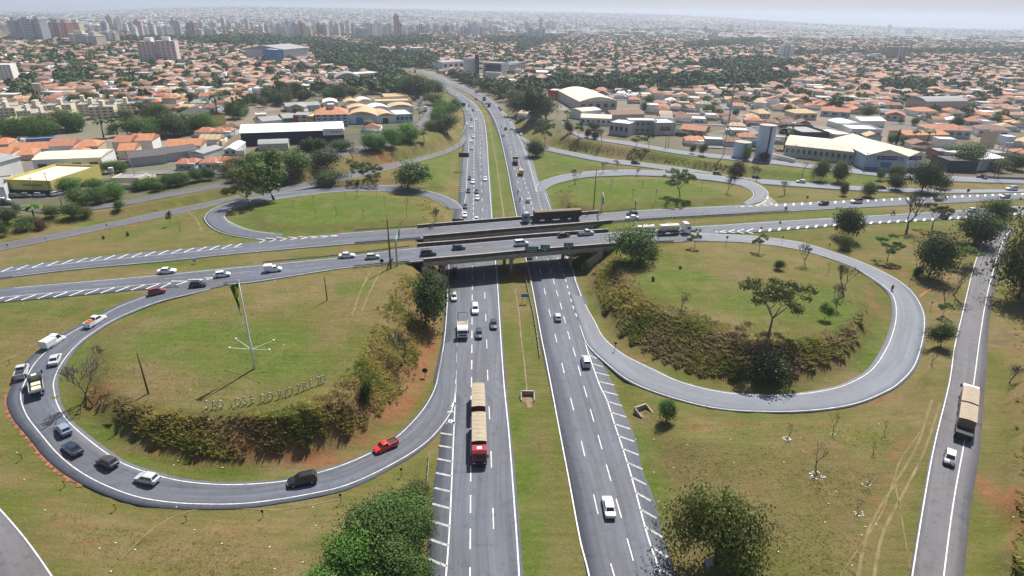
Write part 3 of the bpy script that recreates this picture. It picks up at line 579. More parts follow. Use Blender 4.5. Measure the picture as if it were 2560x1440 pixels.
# ---------------- overpass: two decks over the highway ----------------
def overpass(k,label):
    L,Rr=roads[k]['L'],roads[k]['R']; i0,i1=roads[k]['br']; L=L[i0:i1];Rr=Rr[i0:i1]
    mid=(L+Rr)/2; o=empty('overpass',mid[len(mid)//2]*[1,1,0]); tag(o,label,'overpass',"twin overpass decks")
    off=np.array(o.location)
    def ribbon(P,a,b,z0,z1,name,mat,par=o):
        # P curve, offset a..b across (unit normal), z0..z1 relative
        T=np.gradient(P[:,:2],axis=0); T/=np.linalg.norm(T,axis=1)[:,None]; Nn=np.stack([-T[:,1],T[:,0],0*T[:,0]],1)
        M=MB(); V=[]
        for p,n_ in zip(P,Nn):
            for c,z in ((a,z0),(b,z0),(b,z1),(a,z1)): q=p+n_*c; V.append((q[0]-off[0],q[1]-off[1],q[2]+z))
        Fc=[(4*i+j,4*i+(j+1)%4,4*i+4+(j+1)%4,4*i+4+j) for i in range(len(P)-1) for j in range(4)]
        Fc+=[(3,2,1,0),tuple(4*(len(P)-1)+j for j in range(4))]
        M.add(V,Fc); return M.build(name,mat,par)
    wd=np.linalg.norm(L-Rr,axis=1).mean()
    ribbon(mid,-wd/2-.5,wd/2+.5,-.75,-.03,'deck',CONC)
    for s in (-1,1):
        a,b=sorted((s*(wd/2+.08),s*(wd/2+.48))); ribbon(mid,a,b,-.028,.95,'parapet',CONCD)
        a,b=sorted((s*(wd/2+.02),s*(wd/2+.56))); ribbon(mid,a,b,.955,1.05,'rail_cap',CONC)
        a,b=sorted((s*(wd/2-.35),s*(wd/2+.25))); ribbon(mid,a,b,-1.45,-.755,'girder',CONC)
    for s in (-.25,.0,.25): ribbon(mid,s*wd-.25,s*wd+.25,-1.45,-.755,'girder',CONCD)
    T=np.gradient(mid[:,:2],axis=0)
    def at_px(x):
        px=np.array([PX(p)[0] for p in mid]); i=np.argmin(abs(px-x)); t=T[i]/np.linalg.norm(T[i]); return mid[i],t
    # piers: tapered columns with a cross beam
    for x in ((1108,1272,1432) if k=='N' else (1128,1262,1402)):
        p,t=at_px(x); n_=np.array([-t[1],t[0]]); M=MB(); 
        g=min(gz(p[0]+n_[0]*d,p[1]+n_[1]*d) for d in (-5,0,5))-.5
        for d in (-wd*.3,wd*.3):
            c=np.array([p[0],p[1]])+n_*d-off[:2]; M=MB(); M.tube([(c[0],c[1],g),(c[0],c[1],p[2]-2.21)],[.5,.55],12); M.build('pier',CONC,o,True)
        B=MB(); c0=np.array([p[0],p[1]])-n_*(wd*.45)-off[:2]; c1=np.array([p[0],p[1]])+n_*(wd*.45)-off[:2]; tt=t*.6
        V=[]
        for c,zz in ((c0,p[2]-2.5),(c1,p[2]-2.5)):
            V+=[(c[0]-tt[0],c[1]-tt[1],p[2]-2.2),(c[0]+tt[0],c[1]+tt[1],p[2]-2.2),(c[0]+tt[0],c[1]+tt[1],p[2]-1.46),(c[0]-tt[0],c[1]-tt[1],p[2]-1.46)]
        for q in range(2):  # cantilever taper
            pass
        B.add(V,[(0,1,2,3),(7,6,5,4),(0,4,5,1),(1,5,6,2),(2,6,7,3),(3,7,4,0)]); B.build('cross_beam',CONC,o)
    # abutment walls and sloping wing walls
    for x,s in ((1052 if k=='N' else 1070,-1),(1500 if k=='N' else 1478,1)):
        p,t=at_px(x); n_=np.array([-t[1],t[0]]); M=MB(); c0=np.array(p[:2])-n_*(wd*.5+.4)-off[:2]; c1=np.array(p[:2])+n_*(wd*.5+.4)-off[:2]; tt=t*.5
        V=[]
        for c in (c0,c1):
            for a,z in ((-1,1.),(1,1.),(1,p[2]-1.46),(-1,p[2]-1.46)): V.append((c[0]+tt[0]*a,c[1]+tt[1]*a,z))
        M.add(V,[(0,1,2,3),(7,6,5,4),(0,4,5,1),(1,5,6,2),(2,6,7,3),(3,7,4,0)]); M.build('abutment',CONC,o)
        for c,d in ((c0,-1),(c1,1)):
            M=MB(); e=c-t*s*6.5+n_*d*.8; q=n_*.25
            V=[(c[0]-q[0],c[1]-q[1],0.5),(c[0]+q[0],c[1]+q[1],0.5),(c[0]+q[0],c[1]+q[1],p[2]-.9),(c[0]-q[0],c[1]-q[1],p[2]-.9),(e[0]-q[0],e[1]-q[1],0.2),(e[0]+q[0],e[1]+q[1],0.2),(e[0]+q[0],e[1]+q[1],2.2),(e[0]-q[0],e[1]-q[1],2.2)]
            M.add(V,[(0,1,2,3),(7,6,5,4),(0,4,5,1),(1,5,6,2),(2,6,7,3),(3,7,4,0)]); M.build('wing_wall',CONCB,o)
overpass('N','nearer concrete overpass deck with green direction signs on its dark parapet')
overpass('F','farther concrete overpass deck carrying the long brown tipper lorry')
# guard rails: W-beam on posts
def guardrail(P,label,end=None,h=.7):
    P=np.asarray(P); c=P[len(P)//2]; o=empty('guard_rail',(c[0],c[1],0)); tag(o,label,'guard rail','guard rails along the roads')
    P=resamp(P,max(3,int(plen(P)/2.)))
    T=np.gradient(P[:,:2],axis=0); T/=np.linalg.norm(T,axis=1)[:,None]; Nn=np.stack([-T[:,1],T[:,0]],1)
    M=MB(); V=[]
    prof=[(-.03,-.16),(.05,-.1),(-.03,0),(.05,.1),(-.03,.16),(-.07,.16),(-.07,-.16)]
    for p,n_ in zip(P,Nn):
        for a,z in prof: V.append((p[0]+n_[0]*a-c[0],p[1]+n_[1]*a-c[1],p[2]+h-.16+z))
    k=len(prof); Fc=[(k*i+j,k*i+(j+1)%k,k*(i+1)+(j+1)%k,k*(i+1)+j) for i in range(len(P)-1) for j in range(k)]
    M.add(V,Fc); M.build('rail',flat('rail_steel_dull',(.20,.19,.18),.6,.3,1.,.5),o)
    M=MB()
    for p,n_ in zip(P,Nn): x,y=p[0]-c[0]-n_[0]*.14,p[1]-c[1]-n_[1]*.14; M.box(x-.06,x+.06,y-.06,y+.06,p[2]-.3,p[2]+h-.02)
    tag(M.build('posts',STEEL,o),kind='stuff')
def edge(k,side,x0,x1,d):
    L,Rr=roads[k]['L'],roads[k]['R']; u=(L-Rr)/np.linalg.norm(L-Rr,axis=1)[:,None]; P=(L+u*d) if side=='L' else (Rr-u*d)
    px=np.array([PX(q)[0] for q in P]); return P[(px>x0)&(px<x1)]
guardrail(edge('F','L',868,1060,.3),'low steel guard rail on the far side of the road left of the farther overpass')
guardrail(edge('F','R',858,1060,.3),'steel guard rail between the two carriageways left of the overpasses, upper one')
guardrail(edge('N','L',655,1030,.3),'long guard rail between the carriageways left of the overpasses, lower one')
guardrail(edge('N','R',860,1030,.3),'guard rail beside the tall pole at the left end of the nearer overpass')
guardrail(edge('F','L',1480,1592,.3),'guard rail with pale top right of the farther overpass behind the dark car')
guardrail(edge('F','R',1490,1970,.3),'long dark guard rail between carriageways right of the overpasses')
guardrail(edge('N','L',1530,1640,.3),'short rusty guard rail behind the round dark tree at the overpass')
guardrail(edge('N','R',1636,1690,.3),'short guard rail just right of the round dark tree')
guardrail(np.array([U(x,y,0) for x,y in ((1313,690),(1322,735),(1334,785),(1343,840),(1350,893))]),'thin guard rail on the grassy median right of the blue sign')
guardrail(np.array([G(x,y) for x,y in ((1074,1145),(1071,1180),(1067,1230),(1063,1290),(1061,1340))]),'thin white guard rail at the edge of the big hedge by the slip road',h=.8)
# ---------------- trees ----------------
BARK=flat('bark',(.10,.075,.055),.95,.35,1.2); BARKG=flat('bark_grey',(.17,.145,.125),.95,.3,1.5)
LG=[leafmat('foliage_deep',(.042,.088,.02),(.115,.18,.04)),leafmat('foliage_olive',(.075,.095,.025),(.17,.19,.05)),leafmat('foliage_bright',(.055,.13,.02),(.13,.25,.04)),leafmat('foliage_dark',(.034,.062,.02),(.09,.13,.035)),leafmat('foliage_yellow',(.10,.11,.02),(.22,.20,.045)),leafmat('foliage_dry',(.085,.06,.03),(.17,.12,.06))]
def leaves(rg,C_,Rd,n,size,flatz=1.,squash=.8):
    """n leaf-sprig faces scattered in clumps (centres C_, radii Rd): returns verts, quads"""
    C_=np.asarray(C_,float); Rd=np.asarray(Rd,float); w_=Rd**2; w_=w_/w_.sum()
    ci=rg.choice(len(C_),n,p=w_); d=rg.normal(size=(n,3)); d/=np.linalg.norm(d,axis=1)[:,None]
    r_=Rd[ci]*(rg.random(n)**.38)*rg.uniform(.75,1.12,n); p=C_[ci]+d*r_[:,None]*[1,1,squash*flatz]
    # face tends to look outward/upward, randomised
    nn=d*[1,1,1.]+rg.normal(size=(n,3))*.55+[0,0,.45]; nn/=np.linalg.norm(nn,axis=1)[:,None]
    t=np.cross(nn,rg.normal(size=(n,3))); t/=np.linalg.norm(t,axis=1)[:,None]; b=np.cross(nn,t)
    s=size*rg.uniform(.55,1.25,n)[:,None]; e=rg.uniform(.5,.9,n)[:,None]
    V=np.stack([p-t*s,p-b*s*e+t*s*.1,p+t*s,p+b*s*e],1).reshape(-1,3); q=np.arange(4*n).reshape(-1,4)
    return V,q
def skeleton(rg,h,spread,trunk,levels=3,nb=3,up_=.6,r0=.03):
    """tapered trunk with forked limbs. returns tube list and twig ends"""
    tubes=[];ends=[]
    def grow(p,d,L,r,lv):
        pts=[p]; q=p.copy(); dd=d.copy(); k=3
        for i in range(k):
            dd=dd+rg.normal(size=3)*.13+[0,0,.06*up_]; dd/=np.linalg.norm(dd); q=q+dd*L/k; pts.append(q.copy())
        tubes.append((pts,[r*(1-.45*i/k) for i in range(k+1)],lv))
        if lv==0: ends.append(q.copy()); return
        n_=nb+(rg.random()<.4); a0=rg.uniform(0,6.28)
        for i in range(n_):
            a=a0+i*6.283/n_+rg.uniform(-.4,.4); sp=spread*rg.uniform(.7,1.2)
            o=np.array([math.cos(a)*sp,math.sin(a)*sp,up_]); nd=dd*.55+o; nd/=np.linalg.norm(nd)
            grow(q,nd,L*rg.uniform(.6,.85) if lv<levels else h*rg.uniform(.22,.34),r*.52,lv-1)
    grow(np.zeros(3),np.array([rg.normal()*.06,rg.normal()*.06,1.]),h*trunk,h*r0,levels)
    return tubes,ends
PROTO={}
def proto_mesh(kind,v):
    """unit-height tree (height 1, crown about 'wid' wide)"""
    rg=np.random.default_rng(hash_(kind,v)); M=MB(); out={}
    if kind in('round','dark','mango','tall','umbrella','bushy','shrub','pale','great'):
        P=dict(great=(1.0,.26,2,4,.6,.27,.10),round=(.9,.30,2,3,.75,.36,.10),dark=(.8,.24,2,3,.9,.30,.10),mango=(.7,.16,2,4,.7,.40,.13),tall=(.85,.30,3,3,.8,.15,.075),umbrella=(1.05,.30,3,3,.35,.17,.055),bushy=(.8,.16,2,4,.6,.36,.10),shrub=(.8,.06,2,4,.5,.35,.10),pale=(1.,.3,2,3,.7,.30,.09))[kind]
        spread,tr,lv,nb,up_,cr_,_=P
        tb,en=skeleton(rg,1.,spread,tr,lv,nb,up_,.022 if kind!='shrub' else .012)
        en=np.array(en); top=en[:,2].max()+cr_*.45; k=1/top
        for pts,rd,l in tb: M.tube([tuple(p*k) for p in pts],[x*k for x in rd],6 if l>0 else 4)
        rad=cr_*k*rg.uniform(.55,1.,len(en)); C_=en*k
        if kind in('mango','bushy','dark','round','shrub','great'):   # fill the inside of the crown
            c0=C_.mean(0); C_=np.vstack([C_,c0+(C_-c0)*.45]); rad=np.r_[rad,rad*.9]
            ex=c0+rg.normal(size=(6,3))*np.array([.2,.2,.12])*spread; C_=np.vstack([C_,ex]); rad=np.r_[rad,rg.uniform(.08,.16,6)]
        n={'great':15000,'umbrella':4200,'tall':7600,'mango':8200,'shrub':2600,'pale':3000}.get(kind,7000); sz={'great':.0135,'umbrella':.019,'tall':.0165,'mango':.0215,'shrub':.04,'pale':.024}.get(kind,.0215)
        if kind=='umbrella': rad=rad*.75
        V,q=leaves(rg,C_,rad,n,sz,1.,.75 if kind!='umbrella' else .5)
        lo=dict(great=.18,mango=.16,bushy=.18,round=.28,dark=.26,shrub=.03,tall=.36,umbrella=.48,pale=.32)[kind]; a_,b_=np.percentile(V[:,2],[2,99])
        V[:,2]=lo+(V[:,2]-a_)/(b_-a_)*(1-lo); V[:,2]=np.maximum(V[:,2],.015)
    elif kind in('bare','sapling'):
        lv=4 if kind=='bare' else 3
        tb,en=skeleton(rg,1.,.5 if kind=='bare' else .42,.22 if kind=='bare' else .35,lv,2 if kind=='sapling' else 3,1.,.02 if kind=='bare' else .016)
        en=np.array(en); k=1/en[:,2].max(); T=MB()
        for pts,rd,l in tb: (M if l>=2 else T).tube([tuple(p*k) for p in pts],[max(.0035,x*k) for x in rd],5 if l>1 else 3,cap=False)
        V,q=None,T
    elif kind=='palm':
        M.tube([(0,0,0),(.01,0,.3),(.02,.01,.62),(.02,.01,.8)],[.028,.022,.018,.016],8); Vs=[];Q=[]
        for i in range(22):
            a=i*2.399; el=rg.uniform(-.5,.9); L=.32; p=np.array([.02,.01,.8]); d=np.array([math.cos(a)*math.cos(el),math.sin(a)*math.cos(el),math.sin(el)]); side=np.array([-math.sin(a),math.cos(a),0])
            for s in range(6):
                q2=p+d*L/6; w1=.045*math.sin(math.pi*(s+.3)/6.6)+.008; w2=.045*math.sin(math.pi*(s+1.3)/6.6)+.004
                b=len(Vs); dn=np.array([0,0,-.02])
                Vs+=[p-side*w1+dn,p,q2,q2-side*w2+dn, p+side*w1+dn,q2+side*w2+dn]; Q+=[(b,b+1,b+2,b+3),(b+1,b+4,b+5,b+2)]
                p=q2; d=d+np.array([0,0,-.24]); d/=np.linalg.norm(d)
        V,q=np.array(Vs),np.array(Q)
    elif kind=='cypress':
        M.tube([(0,0,0),(0,0,.5)],[.02,.01],6); C_=[(0,0,z) for z in np.linspace(.08,.97,14)]; rad=[.075*math.sin(math.pi*min(1,(z*.85+.15)))**.6+.012 for z in np.linspace(.05,1,14)]
        V,q=leaves(rg,C_,rad,1800,.02,1.,1.)
    else: raise ValueError(kind)
    tm=M.mesh('trunk',BARKG if kind in('bare','sapling','umbrella','palm') else BARK,True)
    return tm,V,q
def hash_(k,v): return sum(ord(c)*(i+3) for i,c in enumerate(k))*17+v*101
WID={}
def tproto(kind,v,mi):
    key=(kind,v,mi)
    if key in PROTO: return PROTO[key]
    if (kind,v) not in WID:
        tm,V,q=proto_mesh(kind,v)
        if isinstance(q,MB): cm=q.mesh('twigs',BARKG); X=np.array(q.v)
        else: cm=None; X=V
        WID[(kind,v)]=(tm,V,q,cm,float(np.percentile(np.abs(X[:,0]),99.3)+np.percentile(np.abs(X[:,1]),99.3)))
    tm,V,q,cm,wd=WID[(kind,v)]
    if cm is None: cm=np_mesh('crown',V,q,mats=[LG[mi]])
    PROTO[key]=(tm,cm,wd,'twigs' if isinstance(q,MB) else 'crown'); return PROTO[key]
TREES=[]     # (px,py) of every individual tree, for label making
LEAFN={0:'deep green',1:'olive green',2:'bright green',3:'very dark green',4:'yellow-green',5:'brownish'}
def tree_at(loc,h,wpx_m,kind,mi,name,label=None,group=None,v=None,rz=None,desc=None):
    v=random.randrange(3) if v is None else v
    tm,cm,wd,cn=tproto(kind,v,mi); o=empty(name,tuple(loc),random.uniform(0,6.28) if rz is None else rz)
    sxy=(wpx_m/wd) if wpx_m else h*random.uniform(.9,1.15); o.scale=(sxy,sxy*random.uniform(.93,1.07),h)
    link('trunk',tm,o); link(cn,cm,o)
    p=PX(loc); o['px']=float(p[0]); o['py']=float(p[1])
    TREES.append((o,label,desc)); tag(o,label,'tree',group); return o
def tree(px,py,top,wpx,kind,mi,label=None,name='tree',v=None,group=None,desc=None):
    b=G(px,py); H=h_at(b,top); k=(b-CAM)@fw; h=H; q=wpx*k/F/2*.8*CH/np.hypot(b[0],b[1])
    for _ in range(6): h+= (H-(.6*h+math.sqrt(.16*h*h+q*q)))*.7
    h=max(h,H*.55);  return tree_at(b-[0,0,.05],max(.5,h),wpx*k/F,kind,mi,name,label,group,v,desc=desc)
HT=[ # px,base,top,width,kind,leaf,label
(1063,812,682,112,'dark',3,'dark feathery tree on the red bank left of the highway, just below the bridge','roadside_tree'),
(1020,908,812,92,'bare',0,'leafless grey tree on the bank below the dark feathery tree','bare_tree'),
(212,1000,885,105,'bare',0,'large leafless tree inside the left bend of the near-left loop','bare_tree'),
(264,902,858,42,'bare',0,'small leafless tree just above the large bare tree by the loop','bare_tree'),
(912,1004,950,46,'shrub',3,'dark round shrub on the reddish bank right of the city-name letters','shrub'),
(374,1052,1008,36,'sapling',0,'thin leafless sapling on the weedy bank below the leaning pole','sapling'),
(1921,842,694,196,'umbrella',1,'wide open-crowned tree in the middle of the near-right loop island','roadside_tree'),
(1948,674,649,30,'mango',0,'small round dark tree on the near-right loop island','small_tree'),
(2013,662,603,44,'bare',0,'bare branching tree at the upper right rim of the near-right island','bare_tree'),
(2067,682,650,14,'sapling',0,'thin sapling between two bare trees on the near-right island','sapling'),
(2108,742,664,56,'bare',0,'tall pinkish bare tree near the right bend, the farther of a pair','bare_tree'),
(2091,768,700,44,'bare',0,'bare tree near the right bend, the nearer of a pair','bare_tree'),
(1932,962,884,120,'shrub',3,'broad dark shrub standing in mostly for shade on the bank below the wide open-crowned tree','shrub'),  # added dark foliage, mostly standing in for the open-crowned tree's cast shadow
(2062,798,757,34,'pale',2,'small thin green tree right of the wide open-crowned tree','small_tree'),
(1700,776,732,46,'bare',0,'low grey twiggy bush-tree on the left part of the near-right island','bare_tree'),
(1736,620,572,44,'umbrella',1,'light-crowned tree right of the tanker lorry','roadside_tree'),
(1896,632,584,40,'umbrella',1,'light-crowned tree beside the ramp right of the tanker and its neighbour','roadside_tree'),
(1598,662,642,12,'shrub',2,'tiny sapling on the grass right below the round dark tree','sapling'),
(1632,702,690,9,'shrub',3,'tiny dark shrub on the near-right island, left part','shrub'),
(1700,672,664,8,'shrub',2,'tiny green shrub on the near-right island, below the tanker','shrub'),
(1578,655,566,128,'mango',0,'big dense round dark tree at the right end of the overpass','round_tree'),
(1633,645,615,34,'shrub',1,'grey-green bush at the right foot of the big round dark tree','shrub'),
(1457,678,648,24,'shrub',1,'bluish bush beside the right abutment of the overpass','shrub'),
(2117,598,525,72,'dark',3,'dark dense tree beside the hatched edge of the road, left of the tall bare tree','roadside_tree'),
(2109,622,582,50,'bushy',1,'olive tree with rounded crown directly in front of the dark dense tree','roadside_tree'),
(2218,652,587,72,'umbrella',2,'open umbrella-shaped tree with its own oval shadow near the right loop','roadside_tree'),
(2322,690,582,104,'mango',3,'large very dark tree between the right loop and the side road','round_tree'),
(2265,580,492,66,'bare',0,'tall leafless tree standing by the hatched road edge at right','bare_tree'),
(2330,572,497,76,'umbrella',1,'airy tree just right of the tall leafless tree','roadside_tree'),
(2436,612,526,96,'mango',3,'dense dark tree at the top of the side road, left side','round_tree'),
(2480,560,496,70,'bushy',0,'green tree overlapping the cross road near the right edge','roadside_tree'),
(2395,668,612,86,'umbrella',2,'bright low-crowned tree right of the large very dark tree','roadside_tree'),
(2383,738,642,72,'bare',0,'dark twiggy tree beside the side road above the earth path','bare_tree'),
(2362,762,720,34,'bare',0,'small bare tree below the dark twiggy tree by the side road','bare_tree'),
(2355,792,754,38,'umbrella',2,'small bright green tree between the right loop and side road','small_tree'),
(2352,868,808,72,'round',0,'round green tree between the right loop and side road, with a dark shadow','round_tree'),
(2330,918,880,20,'sapling',0,'thin sapling in a ring of stones near the round green tree','sapling'),
(2294,690,664,24,'shrub',2,'small pale green shrub in front of the large very dark tree','shrub'),
(2546,745,545,190,'great',1,'very big tree at the right edge overhanging the side road','roadside_tree'),
(2523,956,902,50,'bare',0,'bare tree on the verge near the right edge beside the side road','bare_tree'),
(1667,1056,1002,54,'round',0,'small green tree beside the concrete culvert with a dark shadow','small_tree'),
(1792,1405,1195,245,'great',1,'big olive tree at the bottom right of the highway','roadside_tree'),
(1967,1097,1058,24,'sapling',0,'bare sapling in a ring of white stones below the right loop','sapling'),
(2081,1085,1030,34,'sapling',0,'bare sapling close below the right loop curve','sapling'),
(2210,1084,1050,16,'sapling',0,'bare sapling in a tan worn patch near the wheel ruts','sapling'),
(2042,1188,1114,44,'sapling',0,'largest bare sapling with scattered white stones round it','sapling'),
(2185,1136,1110,28,'sapling',0,'low bare sapling right of the largest one','sapling'),
(2166,1212,1175,24,'sapling',0,'bare sapling on a grey stone patch beside the wheel ruts','sapling'),
(2147,1284,1245,24,'sapling',0,'lowest bare sapling on a whitish patch beside the wheel ruts','sapling'),
(1885,1470,1425,90,'shrub',2,'bright green bush cut off by the bottom edge of the picture','shrub'),
(622,522,428,104,'umbrella',1,'left of the two tall trees at the far-left loop','roadside_tree'),
(685,500,378,140,'tall',0,'tallest tree, standing at the bend of the far-left loop','roadside_tree'),
(828,466,424,86,'bushy',3,'low domed dark tree right of the tallest tree','roadside_tree'),
(920,460,405,92,'umbrella',0,'spreading tree left of the lone rounded tree on the far-left grass','roadside_tree'),
(1020,473,405,96,'round',0,'lone rounded tree at the top of the far-left island','round_tree'),
(811,415,370,86,'bushy',3,'dark tree standing below the navy hall, right one','roadside_tree'),
(783,402,343,76,'tall',3,'dark brownish tree in front of the navy hall','roadside_tree'),
(850,378,348,70,'bushy',3,'dark tree under the white sign of the navy hall','roadside_tree'),
(740,440,372,100,'bushy',0,'dense tree behind the tallest tree','roadside_tree'),
(715,462,420,60,'bushy',3,'dark bush-like tree at the foot of the tallest tree','roadside_tree'),
(600,430,390,80,'bushy',1,'olive tree left of the tallest tree behind the near road','roadside_tree'),
(640,420,380,80,'bushy',0,'green tree behind the left tall tree','roadside_tree'),
(812,440,412,56,'shrub',5,'reddish-brown bush between the two domed dark trees','shrub'),
(930,376,329,58,'mango',2,'green round tree, left end of the row beside the parking','round_tree'),
(948,376,340,40,'mango',0,'second tree of the row beside the parking','round_tree'),
(980,366,318,62,'bushy',2,'third tree of the row beside the parking','round_tree'),
(1000,358,330,40,'mango',0,'fourth tree of the row beside the parking','round_tree'),
(1027,352,307,66,'mango',2,'bright round tree, right end of the row beside the parking','round_tree'),
(1061,366,322,26,'palm',0,'thin small palm right of the row of parking trees','palm_tree'),
(921,325,296,30,'palm',0,'palm in front of the white vaulted warehouses','palm_tree'),
(881,405,368,38,'bare',0,'bare tree on the grass above the far-left ramp','bare_tree'),
(1120,336,283,74,'bushy',3,'dark broad tree on the grass beside the highway bend','round_tree'),
(1096,315,262,56,'bushy',2,'green tree behind the dark broad tree at the highway bend','round_tree'),
(1078,325,300,44,'bushy',1,'olive bush left of the dark broad tree','shrub'),
(1112,290,250,58,'mango',2,'second bright tree above the dark broad tree','round_tree'),
(1140,277,247,30,'mango',2,'small round tree beside the black road sign at the bend','round_tree'),
(1085,262,232,60,'bushy',1,'olive tree at the highway bend, upper one','round_tree'),
(1030,246,190,70,'bushy',3,'dark tree in the clump left of the far highway','round_tree'),
(1062,246,192,66,'mango',3,'second dark tree in the clump left of the far highway','round_tree'),
(1090,238,200,50,'bushy',3,'third dark tree in the clump left of the far highway','round_tree'),
(1010,238,196,50,'bushy',0,'green tree at the left of the clump by the far highway','round_tree'),
(1338,392,348,50,'mango',3,'very round dark bush-tree at the exit right of the highway','round_tree'),
(1362,368,308,62,'umbrella',1,'olive tree just above the round bush-tree at the exit','roadside_tree'),
(1328,308,222,96,'tall',3,'large brownish tree beside the far highway, right side','roadside_tree'),
(1298,280,228,60,'bushy',1,'olive tree left of the large brownish tree','roadside_tree'),
(1365,300,240,60,'bushy',1,'thin olive tree in front of the red-ended hall','roadside_tree'),
(1484,324,302,32,'mango',0,'round tree before the white cream-roofed building','round_tree'),
(1700,492,424,92,'umbrella',0,'spreading tree on the far-right island','roadside_tree'),
(1840,442,402,44,'shrub',5,'round brown-green bush on the verge of the upper ramp','shrub'),
(1815,482,438,34,'bare',0,'bare tree at the tip of the far-right island','bare_tree'),
(1893,452,410,42,'bare',0,'bare tree beside the upper ramp with white car','bare_tree'),
(1438,462,424,30,'bare',0,'bare tree at the top left of the far-right loop','bare_tree'),
(1505,432,402,24,'bare',0,'bare tree above the far-right loop, first of three','bare_tree'),
(1546,425,398,26,'bare',0,'bare tree above the far-right loop, second of three','bare_tree'),
(1590,440,420,20,'bare',0,'bare tree above the far-right loop, third of three','bare_tree'),
(1962,488,452,28,'bare',0,'reddish bare tree right of the far-right loop','bare_tree'),
(2005,446,403,20,'sapling',0,'thin sapling between ramp and side street near the bushes','sapling'),
(2052,452,397,50,'bushy',1,'olive round tree before the grey-green hall, left','roadside_tree'),
(2095,456,402,48,'bushy',1,'olive round tree before the grey-green hall, right','roadside_tree'),
(2108,490,456,24,'bushy',5,'brownish small tree by the road right of the far-right loop','small_tree'),
(2172,492,455,52,'bushy',1,'green tree between ramp and cross road at right','roadside_tree'),
(2200,450,420,28,'round',2,'bright small tree before the blue and white store','small_tree'),
(2235,452,412,46,'bushy',1,'loose tree before the blue and white store','roadside_tree'),
(2238,475,436,40,'bushy',3,'dark shrubby tree below the blue and white store','roadside_tree'),
(2302,480,402,96,'bushy',3,'large dark tree with shadow across the upper road','round_tree'),
(2352,472,440,40,'bushy',1,'low tree right of the large dark tree','roadside_tree'),
(2425,420,360,90,'mango',0,'big rounded tree beside the dark canopy building','round_tree'),
(2380,400,362,60,'mango',0,'round tree left of the big rounded one by the canopy','round_tree'),
(2535,425,382,60,'mango',3,'dark round tree near the right edge by the side street','round_tree'),
(2495,430,398,50,'bushy',1,'olive tree by the twin poles near the right edge','roadside_tree'),
(1865,400,363,30,'bushy',2,'bright tree in front of the short water tank','roadside_tree'),
(1908,402,380,32,'bushy',1,'green tree at the foot of the tall water tower','roadside_tree'),
(2030,395,372,36,'mango',3,'dark tree against the grey-green hall','round_tree'),
(1758,390,358,26,'round',1,'small tree beside the street right of the modern grey house','small_tree'),
(1733,385,362,18,'round',1,'smaller tree left of the small street tree','small_tree'),
(1622,372,330,32,'umbrella',3,'dark tree in front of the modern grey house','roadside_tree'),
(1590,372,338,36,'umbrella',1,'olive tree left before the modern grey house','roadside_tree'),
(1505,360,318,28,'bare',0,'brown bare tree at the left of the modern grey house','bare_tree'),
(1488,348,326,22,'mango',3,'dark bush left before the modern grey house','shrub'),
(1470,345,322,22,'bushy',3,'dark small tree below the cream-roofed building','shrub'),
(1445,345,308,30,'umbrella',3,'dark open tree left below the cream-roofed building','roadside_tree'),
(1418,335,300,28,'bushy',3,'dark tree right of the large brownish tree','roadside_tree'),
(1418,300,270,22,'palm',2,'yellowish palm near the red-ended hall','palm_tree'),
(1903,375,330,40,'palm',0,'palm cluster tree right of the tall water tower','palm_tree'),
(1960,372,312,40,'palm',3,'tall dark palm behind the grey-green hall','palm_tree'),
(1975,358,310,9,'cypress',3,'thin cypress behind the grey-green hall','cypress_tree'),
(2160,358,325,8,'cypress',3,'thin cypress behind the store, left','cypress_tree'),
(2240,362,320,9,'cypress',3,'thin cypress behind the store, right','cypress_tree'),
(2120,366,342,46,'mango',0,'rounded dark tree behind the grey-green hall','round_tree'),
(2228,360,335,24,'mango',0,'ball-shaped tree left of the right-hand cypress','round_tree'),
(2258,362,338,26,'mango',0,'ball-shaped tree right of the right-hand cypress','round_tree'),
(2318,356,315,34,'palm',3,'dark palm before the blue villa','palm_tree'),
(2285,356,318,24,'palm',3,'slim palm left of the dark palm at the villa','palm_tree'),
]
for px,py,tp,wd,kd,mi,lb,nm in HT: tree(px,py,tp,wd,kd,mi,lb,nm)
# trees and saplings by group: label is completed by the automatic relation text below
def many(L_,desc,group,name): 
    for px,py,tp,wd,kd,mi in L_: tree(px,py,tp,wd,kd,mi,None,name,desc=desc,group=group)
many([(735,518,498,9,'sapling',0),(785,512,486,12,'sapling',0),(863,500,478,9,'sapling',0),(893,496,468,14,'sapling',0),(943,492,462,10,'sapling',0),(787,545,520,10,'sapling',0),(1018,545,492,16,'sapling',0),(962,520,486,9,'sapling',0),(1005,470,450,8,'sapling',0),(1088,562,512,34,'bare',0),(967,560,530,12,'sapling',0),(910,548,520,9,'sapling',0),(840,540,515,9,'sapling',0),(700,545,528,8,'sapling',0)],'thin leafless sapling','bare saplings on the far-left island','sapling')
many([(427,565,528,16,'umbrella',1),(449,580,548,16,'sapling',0),(320,590,578,8,'shrub',1),(351,572,552,10,'sapling',0),(118,612,592,10,'sapling',0),(278,585,560,8,'sapling',0),(258,598,588,8,'shrub',3)],'small grass-verge sapling','small saplings on the left grass','sapling')
many([(1950,560+0,552,5,'shrub',1),(1640,505,470,12,'sapling',0),(1530,470,446,10,'sapling',0),(1580,500,470,10,'sapling',0),(1470,470,455,8,'sapling',0),(1755,475,450,10,'sapling',0),(1605,470,452,9,'sapling',0)],'slender bare sapling','bare saplings on the far-right island','sapling')
